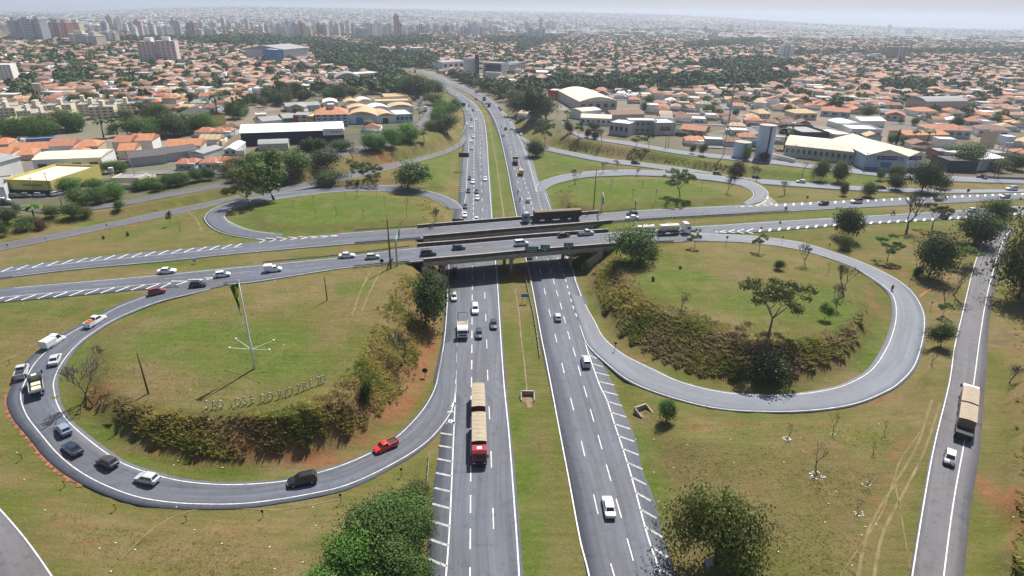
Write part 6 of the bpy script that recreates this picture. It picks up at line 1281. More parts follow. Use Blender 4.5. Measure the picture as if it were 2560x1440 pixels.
for a,b,t,w_,r_,rc,lb in (((1895,296),(1925,296),284,'cream','hip','tan','cream house with tan hip roof above the tall water tower'),((1700,330),(1760,336),322,'beige','gable','terracotta','brick-roofed house beside the tall mast foot'),((2050,290),(2120,296),276,'pale blue','gable','terracotta','long house with broad brick-red roof above the palms'),((2290,292),(2340,292),278,'white','hip','orange','white house with stepped orange roofs right of the palms'),((1985,300),(2040,300),283,'beige','hip','tan','pale tan hip roof with dark chimney notch'),((2210,300),(2260,304),286,'light grey','gabley','terracotta','grey gabled house left of the stepped orange roofs'),((2440,340),(2520,346),322,'white','hip','brown','white two-storey house with brown roof near the right edge')): bld(a,b,t,14,wall=w_,roof=r_,rc=rc,rh=2.2,label=lb,name='house',cat='house',win=3)
# water towers and tanks
def cyl(px,base,top,wpx,mat,label,name='water_tower',ladder=True,txt=None,lm=None):
    b=G(px,base); h=h_at(b,top); k=(b-CAM)@fw; r=wpx*k/F/2; o=empty(name,tuple(b)); M=MB(); M.tube([(0,0,-.5),(0,0,h)],r,32); q=M.build('tank',mat,o,False); M=MB(); M.tube([(0,0,h+.01),(0,0,h+.3)],[r*1.03,r*1.03],32); M.build('rim',wallm('blue'),q)
    M=MB(); M.tube([(0,0,h+.31),(0,0,h+.45)],[r*.98,r*.9],32); M.build('lid',CONCB,q)
    if ladder: M=MB(); M.box(-.35,.35,-r-.15,-r-.02,0,h); M.build('ladder',wallm('dark'),o)
    if txt: text_on(o,txt[0],r*txt[1],h*txt[2],txt[3],wallm('blue'),-r*math.sqrt(1-txt[1]**2)-.12,rot=txt[1])
    tag(o,label,'water tower'); BL.append((b[0],b[1],r+8)); o['px']=float(px);o['py']=float(base)
    if lm: LM.append((px,base,lm))
TW=flat('tank_white_blue',(.60,.66,.80),.6,.07,.5)
cyl(1906,397,314,41,TW,'tall white cylindrical water tower beside the side street',lm='the tall water tower'); cyl(1852,392,356,41,TW,'short wide white water tank left of the tall water tower',txt=('S',.4,.62,2.2))
def legged(px,base,top,tankpy,wpx,mat,label,box=True):
    b=G(px,base); h=h_at(b,top); ht=h_at(b,tankpy); k=(b-CAM)@fw; r=wpx*k/F/2; o=empty('water_tank_tower',tuple(b))
    if box: M=MB(); M.tube([(0,0,ht),(0,0,ht+.8),(0,0,h)],[r*.7,r,r*1.05],12); M.build('tank',mat,o)
    else: M=MB(); M.box(-r,r,-r,r,ht,h); M.build('tank',mat,o)
    for i in range(4):
        a=math.pi/4+i*math.pi/2; M=MB(); M.tube([(math.cos(a)*r*.85,math.sin(a)*r*.85,-.5),(math.cos(a)*r*.7,math.sin(a)*r*.7,ht+.1)],r*.11,6); M.build('leg',mat,o)
    M=MB(); 
    for z in (ht*.33,ht*.66): M.tube([(r*.6,r*.6,z),(-r*.6,r*.6,z),(-r*.6,-r*.6,z),(r*.6,-r*.6,z),(r*.6,r*.6,z)],r*.06,4)
    M.build('brace',mat,o); tag(o,label,'water tower'); o['px']=float(px);o['py']=float(base)
legged(106,262,208,226,20,flat('concrete_cream',(.48,.43,.32)),'concrete water tower on slender legs above the cream estate'); legged(64,372,347,356,11,TW,'small white water tank on a stem near the blue wall'); legged(284,450,419,431,11,wallm('light grey'),'small white water tank by the green hedge left',True); legged(2500,396,339,353,24,TW,'white box water tank on a steel frame near the right edge',False)
LM+= [(106,262,'the legged water tower'),(2550,440,'the right edge of the picture'),(1338,392,'the round bush-tree at the exit'),(1280,600,'the overpass'),(1190,300,'the highway bend'),(637,921,'the flagpole'),(2322,690,'the large very dark tree'),(685,500,'the tallest tree'),(1020,473,'the lone rounded tree'),(1921,842,'the wide open-crowned tree')]
# ---------------- the town: streets of tiled houses, street trees, far blocks, towers ----------------
rg=np.random.default_rng(11)
belts=[[(985,138),(1095,143),(1085,174),(1040,166),(990,160)],[(470,104),(560,92),(700,95),(800,100),(930,125),(1040,155),(1085,180),(1060,186),(985,165),(930,182),(880,178),(800,160),(775,118),(640,118),(500,112)],
 [(1090,182),(1150,190),(1200,205),(1280,212),(1420,205),(1600,200),(1800,195),(1900,190),(2000,200),(1900,215),(1700,225),(1560,232),(1400,228),(1300,245),(1210,235),(1130,210)],
 [(0,338),(150,312),(350,302),(560,275),(700,243),(850,225),(980,200),(1040,192),(1060,240),(900,252),(860,250),(720,262),(640,298),(560,330),(440,352),(300,350),(130,345),(0,350)],
 [(1000,160),(1085,180),(1150,198),(1250,228),(1238,243),(1180,222),(1110,199),(1015,172)],[(925,182),(985,168),(1050,190),(1105,228),(1065,246),(975,212)],[(1215,97),(1360,99),(1365,110),(1230,108)],[(900,100),(1060,92),(1100,108),(950,122)],[(1700,168),(1880,150),(2010,163),(1850,188)],[(1700,112),(1900,100),(1920,112),(1750,122)],[(140,200),(200,180),(230,205),(160,222)],[(30,232),(90,205),(100,240),(40,255)],[(300,100),(470,97),(470,104),(300,108)],[(1980,132),(2560,125),(2560,136),(2000,142)],[(2200,210),(2330,220),(2330,232),(2220,228)]]
bw=[[tuple(U(a,b,ZC)[:2]) for a,b in p] for p in belts]
def inbelt(x,y):
    k=np.zeros(len(x),bool)
    for p in bw: k|=inpoly(x,y,p)
    return k
BLa=np.array(BL)
def clear(x,y,pad=0.):
    k=inpoly(x,y,uw)|(y>830)
    for i in range(0,len(BLa),60):
        b=BLa[i:i+60]; k&=~((x[:,None]-b[:,0])**2+(y[:,None]-b[:,1])**2<(b[:,2]+pad)**2).any(1)
    hx=np.interp(y,[p[1] for p in roads['A']['L']],[p[0] for p in roads['A']['L']]); hr=np.interp(y,[p[1] for p in roads['B']['R']],[p[0] for p in roads['B']['R']])
    k&=~((y<824)&(x>hx-9)&(x<hr+9))
    for kk in ('LS','SV'):
        for P in (roads[kk]['L'],):
            P=resamp(P,60); k&=~((x[:,None]-P[:,0])**2+(y[:,None]-P[:,1])**2<(11+pad)**2).any(1)
    return k
def vis(x,y):
    px=1280+F*x/np.maximum(y,1)*.9; return (x>-y*.93-30)&(x<y*.93+30)
# lots
HX=[];HY=[];HA=[];HS=[]
for side,yaw in ((-1,R(5)),(1,R(-9))):
    c,s=math.cos(yaw),math.sin(yaw); 
    for bi in range(-46,47):
        for bj in range(0,84):
            bx=bi*88.; by=190+bj*39.
            if side<0 and bx>200 or side>0 and bx<-200: continue
            for r_ in (0,1):
                for k in range(8):
                    lx=bx+5+k*10.2; ly=by+4+r_*16
                    x=lx*c-ly*s; y=lx*s+ly*c
                    if (x<0)!=(side<0): continue
                    HX.append(x);HY.append(y);HA.append(yaw);HS.append(1)
HX=np.array(HX);HY=np.array(HY);HA=np.array(HA)
HX=HX+rg.normal(size=len(HX))*1.0; HY=HY+rg.normal(size=len(HX))*1.5
k=vis(HX,HY)&(HY<2500)&clear(HX,HY,5)&~inbelt(HX,HY)&(rg.random(len(HX))<.80)
# keep houses off the bright grass verges just behind the side streets
HX,HY,HA=HX[k],HY[k],HA[k]; o_=np.argsort(np.hypot(HX,HY)); HX,HY,HA=HX[o_],HY[o_],HA[o_]
nH=len(HX); HW=rg.uniform(7.4,10.3,nH); HD=rg.uniform(8.,12.5,nH); HH=rg.choice([2.8,3.,3.2,3.3,5.8],nH,p=[.3,.3,.2,.12,.08])
rcol=np.array([(.32,.175,.125),(.37,.205,.14),(.25,.145,.11),(.40,.265,.19),(.23,.155,.125),(.42,.32,.24),(.33,.33,.34),(.66,.65,.63),(.17,.17,.18),(.40,.20,.12)]); rp=[.19,.14,.13,.09,.09,.08,.10,.09,.05,.04]
ri=rg.choice(10,nH,p=rp); wcol=np.array([(.60,.57,.52),(.55,.48,.38),(.45,.44,.44),(.66,.65,.63),(.50,.36,.28),(.42,.50,.55)]); wi=rg.choice(6,nH,p=[.3,.2,.15,.2,.08,.07])
HZ_=gz(HX,HY)
NI=250
# individual houses: a few shared meshes, roof colour and size by choice
RN={0:'terracotta',1:'orange',2:'brown',3:'tan',4:'brown',5:'tan',6:'grey',7:'white',8:'dark',9:'orange'}; WN={0:'white',1:'cream',2:'grey',3:'white',4:'beige',5:'pale blue'}
hp_={}
def house_mesh(shape,rc,wc,storeys):
    key=(shape,rc,wc,storeys)
    if key in hp_: return hp_[key]
    w_,d_,h=1.,1.,1.; W_=MB(); Rf=MB(); H=3. if storeys==1 else 5.8
    def hip(x0,x1,y0,y1,rh,g=0.):
        e=.06; xm0=x0+(x1-x0)*(.32 if g==0 else -.03); xm1=x1-(x1-x0)*(.32 if g==0 else -.03); ym=(y0+y1)/2
        Rf.add([(x0-e,y0-e,H),(x1+e,y0-e,H),(x1+e,y1+e,H),(x0-e,y1+e,H),(xm0,ym,H+rh),(xm1,ym,H+rh)],[(0,1,5,4),(1,2,5),(2,3,4,5),(3,0,4),(3,2,1,0)])
    W_.box(-.5,.5,-.5,.35,-.5,H)
    if shape==0: hip(-.5,.5,-.5,.35,1.9)
    if shape==1: hip(-.5,.5,-.5,.35,1.8,1); W_.prism([(-.5,H),(.35,H),(-.075,H+1.72)],'x',-.5,.5)
    if shape==2: W_.box(-.12,.5,.35,.5,-.5,H-.6); hip(-.5,.12,-.5,.35,1.7); hip(-.05,.5,-.28,.5,1.5)
    if shape==3:
        W_.box(-.5,-.47,-.5,.35,H,H+.5); W_.box(.47,.5,-.5,.35,H,H+.5); W_.box(-.47,.47,-.5,-.47,H,H+.5); W_.box(-.47,.47,.32,.35,H,H+.5); Rf.add([(-.47,-.47,H+.1),(.47,-.47,H+.1),(.47,.32,H+.3),(-.47,.32,H+.3)],[(0,1,2,3)])
    A_=MB(); sg=1 if (shape+storeys)%2 else -1; A_.box(.5*sg-.18,.5*sg+.06,.0,.42,-.5,2.5 if storeys==1 else 3.4)
    D_=MB(); D_.box(-.3,-.1,-.51,-.502,.9,2.1); D2=MB(); D2.box(.1,.3,-.51,-.502,.9,2.1); D3=MB(); D3.box(-.04,.04,-.51,-.502,0,2.1)
    hp_[key]=(W_.mesh('wall',wallm(wc)),Rf.mesh('roof',roofm(rc)),D_.mesh('window',GLASS),D2.mesh('window',GLASS),D3.mesh('door',wallm('brown')),A_.mesh('annex',wallm('light grey' if shape!=1 else 'cream'))); return hp_[key]
AUTO=[]
for i in range(min(NI,nH)):
    rn=RN[int(ri[i])]; wn=WN[int(wi[i])]; st=2 if HH[i]>4 else 1; sh=3 if rn in('white','grey','dark') and rg.random()<.6 else int(rg.integers(0,3))
    ms=house_mesh(sh,rn,wn,st); o=empty('house',(HX[i],HY[i],HZ_[i]),HA[i]+(0 if rg.random()<.6 else math.pi/2)+(math.pi if rg.random()<.3 else 0)); o.scale=(HW[i],HD[i],1)
    for n_,me in zip(('wall','roof','window','window','door','annex'),ms): link(n_,me,o)
    p=PX((HX[i],HY[i],HZ_[i])); o['px']=float(p[0]); o['py']=float(p[1]); tag(o,None,'house',group='tiled houses of the town')
    roof={0:'hip-roofed',1:'gable-roofed',2:'double-roofed',3:'flat-roofed'}[sh]
    AUTO.append((o,f"{'two-storey ' if st==2 else ''}{rn} {roof} {wn}-walled house"))
# all remaining houses as one mass
j=slice(NI,nH); x,y,z,a,w_,d_,h=HX[j],HY[j],HZ_[j],HA[j],HW[j]/2,HD[j]*.43,HH[j]; n=len(x)
flip=rg.random(n)<.4; w_,d_=np.where(flip,d_,w_),np.where(flip,w_,d_); rr=rg.uniform(1.3,2.2,n); flat_=np.isin(ri[j],(6,7,8)); rr=np.where(flat_,.25,rr); gb=np.where(rg.random(n)<.35,1.02,.4)
ca,sa=np.cos(a),np.sin(a)
def P_(lx,ly,lz): return np.stack([x+lx*ca-ly*sa,y+lx*sa+ly*ca,z+lz],1)
e=.5
V=np.stack([P_(-w_,-d_,-1),P_(w_,-d_,-1),P_(w_,d_,-1),P_(-w_,d_,-1),P_(-w_,-d_,h),P_(w_,-d_,h),P_(w_,d_,h),P_(-w_,d_,h),P_(-w_-e,-d_-e,h),P_(w_+e,-d_-e,h),P_(w_+e,d_+e,h),P_(-w_-e,d_+e,h),P_(-w_*gb,0*d_,h+rr),P_(w_*gb,0*d_,h+rr)],1).reshape(-1,3)
b0=(np.arange(n)*14)[:,None]
Q=np.concatenate([b0+np.array([[0,1,5,4]]),b0+np.array([[1,2,6,5]]),b0+np.array([[2,3,7,6]]),b0+np.array([[3,0,4,7]]),b0+np.array([[8,9,13,12]]),b0+np.array([[10,11,12,13]])])
T=np.concatenate([b0+np.array([[9,10,13]]),b0+np.array([[11,8,12]])])
wc_=wcol[wi[j]]; rc_=rcol[ri[j]]*rg.uniform(.7,1.2,(n,1))
fc=np.concatenate([wc_]*4+[rc_]*4)
TM=tinted('town_masonry',.85,.3,.25)
n2=int(len(x)*1.4); ii=rg.integers(0,len(x),n2); ax,ay=x[ii]+rg.uniform(-5,5,n2),y[ii]+rg.uniform(-7,7,n2); aw=rg.uniform(1.,2.6,n2); ad=rg.uniform(1.,3.,n2); ah=rg.uniform(2.4,4.6,n2); az=z[ii]; c2,s2=ca[ii],sa[ii]
V2=np.stack([np.stack([ax+sx*aw*c2-sy*ad*s2,ay+sx*aw*s2+sy*ad*c2,az+hh],1) for hh in (0*ah-1,ah) for sx,sy in ((-1,-1),(1,-1),(1,1),(-1,1))],1).reshape(-1,3); b2=(np.arange(n2)*8)[:,None]+len(V)
Q2=np.concatenate([b2+np.array([q]) for q in ([0,1,5,4],[1,2,6,5],[2,3,7,6],[3,0,4,7],[4,5,6,7])]); g2=np.array([(.62,.61,.59),(.40,.39,.38),(.30,.18,.13),(.72,.71,.70),(.36,.42,.50)])[rg.choice(5,n2,p=[.32,.26,.2,.17,.05])]*rg.uniform(.7,1.1,(n2,1))
V=np.concatenate([V,V2]); fc=np.concatenate([fc[:len(Q)],np.concatenate([wc_[:1].repeat(n2,0)*.95]*4+[g2]),fc[len(Q):]]) if False else np.concatenate([fc[:len(Q)],np.concatenate([g2*.9]*4+[g2]),np.concatenate([rc_]*2)]); Q=np.concatenate([Q,Q2])
tag(link('distant_houses',np_mesh('distant_houses',V,Q,T,mats=[TM],fcol=fc)),'mass of small terracotta-roofed houses filling the town out to the towers',None,kind='stuff')
# far blocks, beyond the house belt
n=15000; u=rg.random(n); y=2350*np.exp(u*math.log(9500/2350)); x=rg.uniform(-.93,.93,n)*y; z=gz(x,y); big=rg.random(n)<.12
w_=rg.uniform(7,14,n)*(1+big*1.6); d_=rg.uniform(6,12,n)*(1+big); h=rg.uniform(3,7,n)+big*rg.uniform(0,5,n); yaw=rg.choice([.09,-.16,.3],n); ca,sa=np.cos(yaw),np.sin(yaw)
keep=~inbelt(x,y)&(np.sin(x/310.+np.sin(y/420.)*2)+np.cos(y/500.+x/900.)>-1.1); x,y,z,w_,d_,h,ca,sa,big=[q[keep] for q in (x,y,z,w_,d_,h,ca,sa,big)]; n=len(x)
V=np.stack([P_(sx*w_,sy*d_,hz_) for hz_ in (0*h-2,h) for sx,sy in ((-1,-1),(1,-1),(1,1),(-1,1))],1).reshape(-1,3); b0=(np.arange(n)*8)[:,None]
Q=np.concatenate([b0+np.array([q]) for q in ([0,1,5,4],[1,2,6,5],[2,3,7,6],[3,0,4,7],[4,5,6,7])]); wc_=wcol[rg.choice(6,n)]*.9; rc_=rcol[rg.choice(10,n,p=rp)]*rg.uniform(.7,1.15,(n,1)); rc_[big]=np.array([(.6,.6,.6)])*rg.uniform(.5,1.3,(big.sum(),1))
tag(link('far_town',np_mesh('far_town',V,Q,mats=[TM],fcol=np.concatenate([wc_]*4+[rc_]))),'hazy low buildings of the far town reaching the horizon',None,kind='stuff')
# streets between the blocks, and yard walls
SV_=[];SQ=[];YW=[];YQ=[];YC=[]
for side,yaw in ((-1,R(5)),(1,R(-9))):
    c,s=math.cos(yaw),math.sin(yaw)
    def quad(x0,y0,x1,y1,w_):
        n=max(1,int(math.hypot(x1-x0,y1-y0)/13)); P=np.array([(x0+(x1-x0)*t,y0+(y1-y0)*t) for t in np.linspace(0,1,n+1)]); W=np.stack([P[:,0]*c-P[:,1]*s,P[:,0]*s+P[:,1]*c],1)
        ok=vis(W[:,0],W[:,1])&(W[:,1]<1900)&clear(W[:,0],W[:,1],1)&~inbelt(W[:,0],W[:,1])&((W[:,0]<0)==(side<0)); d=(W[-1]-W[0])/np.linalg.norm(W[-1]-W[0]); nn=np.array([-d[1],d[0]])*w_/2
        for i in range(n):
            if ok[i] and ok[i+1]:
                b=len(SV_); 
                for q in (W[i]-nn,W[i+1]-nn,W[i+1]+nn,W[i]+nn): SV_.append((q[0],q[1],ZC+.16 if W[i][1]<1300 else gz(q[0],q[1])+.3))
                SQ.append((b,b+1,b+2,b+3))
    for bj in range(0,50): quad(-1900 if side<0 else -150,190+bj*39-4.5,150 if side<0 else 1900,190+bj*39-4.5,6.)
    for bi in range(-22,23): quad(bi*88.-1.5,190,bi*88.-1.5,1900,5.)
tag(link('town_streets',np_mesh('town_streets',SV_,SQ,mats=[flat('street_asphalt',(.17,.165,.165),.9,.2,.1)])),kind='structure')
def ywall(x0,y0,x1,y1,a,px,py,z,col):
    c,s=math.cos(a),math.sin(a); d=np.array([x1-x0,y1-y0]); L=np.linalg.norm(d); nn=np.array([-d[1],d[0]])/L*.1; b=len(YW)
    for zz in (-.3,2.1):
        for qx,qy in ((x0-nn[0],y0-nn[1]),(x1-nn[0],y1-nn[1]),(x1+nn[0],y1+nn[1]),(x0+nn[0],y0+nn[1])): YW.append((px+qx*c-qy*s,py+qx*s+qy*c,z+zz))
    for q in ((0,1,5,4),(1,2,6,5),(2,3,7,6),(3,0,4,7),(4,5,6,7)): YQ.append(tuple(b+i for i in q)); YC.append(col)
for i in range(min(nH,4500)):
    col=wcol[int(wi[i]*7+i)%6]*rg.uniform(.6,1.05); ywall(5.1,-7.6,5.1,7.9,HA[i],HX[i],HY[i],HZ_[i],col)
    if rg.random()<.7: ywall(-5.,-7.6,5.,-7.6,HA[i],HX[i],HY[i],HZ_[i],col)
    if rg.random()<.7: ywall(-5.,7.9,5.,7.9,HA[i],HX[i],HY[i],HZ_[i],col)
tag(link('yard_walls',np_mesh('yard_walls',YW,YQ,mats=[TM],fcol=np.array(YC))),'low rendered walls dividing the yards of the town houses',kind='stuff')
# trees: street and yard trees, belts
def tree_pts(n,ylo,yhi,dens):
    u=rg.random(n); y=ylo+(yhi-ylo)*np.sqrt(u); x=rg.uniform(-.93,.93,n)*y; return x,y
x,y=tree_pts(32000,330,2500,0); nz=np.sin(x/47.+2*np.sin(y/61.))+np.cos(y/83.-x/71.); 
k=clear(x,y,1.)&((nz>.35)|(rg.random(len(x))<.7))&(~inbelt(x,y)); x1,y1=x[k],y[k]
bx=[];by=[]
for p,dn in zip(bw,(60,75,75,150,60,60,110,110,95,110,80,80,110,260,95)):
    q=np.array(p); A=.5*abs(np.dot(q[:,0],np.roll(q[:,1],1))-np.dot(q[:,1],np.roll(q[:,0],1))); n=int(A/dn*2.2); X=rg.uniform(q[:,0].min(),q[:,0].max(),n*2); Y=rg.uniform(q[:,1].min(),q[:,1].max(),n*2); kk=inpoly(X,Y,p)&clear(X,Y,1.); m_=min(kk.sum(),int(A/dn)); bx.append(X[kk][:m_]); by.append(Y[kk][:m_])
x=np.r_[x1,*bx]; y=np.r_[y1,*by]; belt=np.r_[np.zeros(len(x1),bool),np.ones(len(x)-len(x1),bool)]
o_=np.argsort(np.hypot(x,y)); x,y,belt=x[o_],y[o_],belt[o_]; z=gz(x,y); tr=rg.uniform(2.6,5.2,len(x))*(1+belt*.35); th=tr*rg.uniform(1.25,1.9,len(x))
NT=150
for i in range(NT):
    kd=rg.choice(['mango','bushy','round','umbrella','palm','bare'],p=[.36,.26,.18,.08,.07,.05]); mi=int(rg.choice([0,1,2,3],p=[.35,.2,.2,.25])) if kd!='palm' else 0
    hh=th[i]*(1.25 if kd in('palm','umbrella') else 1.); t=tree_at(np.array([x[i],y[i],z[i]-.05]),hh,tr[i]*2 if kd!='palm' else hh*.7,kd,mi,{'palm':'palm_tree','bare':'bare_tree'}.get(kd,'town_tree'),group='trees among the town buildings',desc=(f"{'tall' if hh>8.5 else 'low' if hh<5.2 else 'middling'} "+{'palm':'palm','bare':'bare grey tree'}.get(kd,f"{LEAFN[mi]} {'open-crowned' if kd=='umbrella' else 'round-crowned' if kd in('mango','round') else 'bushy'} tree")))
x,y,z,tr,th,belt=[q[NT:] for q in (x,y,z,tr,th,belt)]
# far belts out to the hills
n=9000; u=rg.random(n); yf=2400*np.exp(u*math.log(10500/2400)); xf=rg.uniform(-.93,.93,n)*yf; kk=(np.sin(xf/210.+2*np.sin(yf/260.))+np.cos(yf/340.+xf/420.)>.1)|(rg.random(n)<.2); xf,yf=xf[kk],yf[kk]
def crowns(x,y,z,r_,h,nq,size,name,label,rgb,flatk=.75):
    n=len(x); d=rg.normal(size=(n,nq,3)); d/=np.linalg.norm(d,axis=2)[...,None]; d[...,2]=np.abs(d[...,2])*.95-.12
    c=np.stack([x,y,z+h*.42],1)[:,None]+d*np.stack([r_,r_,h*.58],1)[:,None]*rg.uniform(.72,1.08,(n,nq,1)); nn=d+rg.normal(size=d.shape)*.42; nn/=np.linalg.norm(nn,axis=2)[...,None]
    t=np.cross(nn,rg.normal(size=d.shape)); t/=np.linalg.norm(t,axis=2)[...,None]; b=np.cross(nn,t); s=(size*r_)[:,None,None]*rg.uniform(.6,1.3,(n,nq,1))
    V=np.stack([c-t*s,c-b*s*.8,c+t*s,c+b*s*.8],2).reshape(-1,3); ci=rg.integers(0,len(rgb),n); col=np.repeat(np.array(rgb)[ci]*rg.uniform(.75,1.3,(n,1)),nq,0)*rg.uniform(.8,1.2,(n*nq,1))
    tag(link(name,np_mesh(name,V,np.arange(n*nq*4).reshape(-1,4),mats=[tinted('far_foliage',.8,.2,.3)],fcol=col)),label,None,kind='stuff')
GR=[(.05,.09,.03),(.07,.12,.035),(.045,.07,.03),(.09,.125,.045),(.08,.14,.035)]
nr=np.hypot(x,y)<1000
crowns(x[nr],y[nr],z[nr],tr[nr],th[nr],90,.24,'town_greenery','trees between the houses in the middle distance',GR)
crowns(x[~nr],y[~nr],z[~nr],tr[~nr],th[~nr],26,.42,'distant_greenery','distant trees and green belts between the far roofs',GR)
crowns(xf,yf,gz(xf,yf),rg.uniform(5,13,len(xf)),rg.uniform(6,10,len(xf)),9,.6,'far_woods','blue-hazed woods between the far blocks and on the hills',GR)
# skyline towers
def facade(name,c,dk,per=3.):
    if name in MC: return MC[name]
    m_,n_,b=_mat(name); p=objc(n_); sx=N(n_,'ShaderNodeSeparateXYZ'); n_.links.new(p,sx.inputs[0])
    def frac(s,per_,th):
        a=N(n_,'ShaderNodeMath',operation='DIVIDE'); n_.links.new(s,a.inputs[0]); a.inputs[1].default_value=per_; f=N(n_,'ShaderNodeMath',operation='FRACT'); n_.links.new(a.outputs[0],f.inputs[0]); g=N(n_,'ShaderNodeMath',operation='GREATER_THAN'); n_.links.new(f.outputs[0],g.inputs[0]); g.inputs[1].default_value=th; return g.outputs[0]
    ad=N(n_,'ShaderNodeMath',operation='ADD'); n_.links.new(sx.outputs[0],ad.inputs[0]); n_.links.new(sx.outputs[1],ad.inputs[1])
    ml=N(n_,'ShaderNodeMath',operation='MULTIPLY'); n_.links.new(frac(sx.outputs[2],3.,.5),ml.inputs[0]); n_.links.new(frac(ad.outputs[0],per,.48),ml.inputs[1])
    base=ramp(n_,noise(n_,p,.08,3),[(.3,tuple(v*.85 for v in c)),(.7,c)]); n_.links.new(mix(n_,ml.outputs[0],base,dk),b.inputs['Base Color']); b.inputs['Roughness'].default_value=.7; MC[name]=m_; return m_
TWC={'white':(.80,.80,.80),'grey':(.48,.51,.56),'blue-grey':(.38,.44,.54),'beige':(.64,.57,.46),'brown':(.34,.23,.18),'pink':(.62,.48,.43),'red-brown':(.42,.20,.15),'pale':(.72,.74,.78),'dark':(.12,.13,.16),'cream':(.62,.56,.44)}
def tower(px,base,top,wpx,c,label=None,desc=None,dep=.9):
    b=U(px,base,ZC); b[2]=gz(b[0],b[1]); b=np.array([b[0],b[1],b[2]]); h=h_at(b,top); k=(b-CAM)@fw; w_=max(8,wpx*k/F); d_=w_*dep; o=empty('apartment_tower',tuple(b),rg.choice([.09,-.16,.3,-.4])); M=MB()
    M.box(-w_/2,w_/2,-d_/2,d_/2,-2,h); wl=M.build('wall',facade('facade_'+c,TWC[c],tuple(v*.6 for v in TWC[c])),o)
    for i in range(int(rg.integers(1,4))):
        xx=-w_/2+w_*(i+.7)/3.4; M=MB(); M.box(xx,xx+w_*.1,-d_/2-.5,-d_/2-.01,0,h*.97); M.build('balcony_strip',facade('facade_strip_'+('white' if c!='white' else 'grey'),TWC['white' if c!='white' else 'grey'],(.1,.1,.12),30.),o)
    M=MB(); M.box(-w_*.28,w_*.2,-d_*.25,d_*.25,h+.01,h+rg.uniform(3,6)); M.build('roof_block',facade('facade_'+c,TWC[c],tuple(v*.6 for v in TWC[c])),o)
    M=MB(); M.box(-w_/2-.3,w_/2+.3,-d_/2-.3,d_/2+.3,h-1.2,h+.003); M.build('cornice',wallm('light grey'),o)
    p=PX(b); o['px']=float(px);o['py']=float(base); tag(o,label,'apartment tower','apartment towers of the skyline'); AUTO.append((o,desc or f"{'tall' if base-top>40 else 'low' if base-top<22 else 'middling'} {c} apartment tower")) if not label else None
    return o
for a in ((52,103,50,26,'grey','leftmost of three grey towers standing together at far left'),(80,104,46,26,'blue-grey','middle of three grey towers standing together at far left'),(110,104,47,26,'grey','rightmost of three grey towers standing together at far left'),
 (152,100,54,24,'brown','dark brown tower at far left, left of the red-brown one'),(174,102,55,26,'red-brown','broad red-brown tower at far left'),(200,99,55,24,'beige','brown and beige tower right of the broad red-brown one'),(208,117,84,40,'beige','broad beige block in front of the beige and brown tower'),(243,118,88,34,'beige','second broad beige block next to the pair of beige blocks'),(146,98,84,26,'white','low white-framed block at the foot of the red-brown tower'),
 (993,92,39,13,'red-brown','tallest slender red-brown tower of the skyline centre'),(1001,92,58,12,'brown','stepped brown shoulder tower beside the tallest slender one'),(928,95,58,26,'white','white tower with dark square top in the skyline centre'),(902,99,70,30,'grey','wide round-looking grey tower at the left of the skyline centre'),(1962,150,113,30,'white','lone white tower pair amid the right-hand roofs'),(2236,152,116,32,'brown','lone brown and grey tower amid the right-hand roofs'),(1352,99,70,16,'red-brown','reddish tower standing right of the skyline centre'),(1345,99,74,24,'pale','pale tower behind the reddish one right of centre'),(755,92,57,12,'red-brown','tower with dark red wall in the middle cluster')):
    tower(a[0],a[1],a[2],a[3],a[4],a[5])
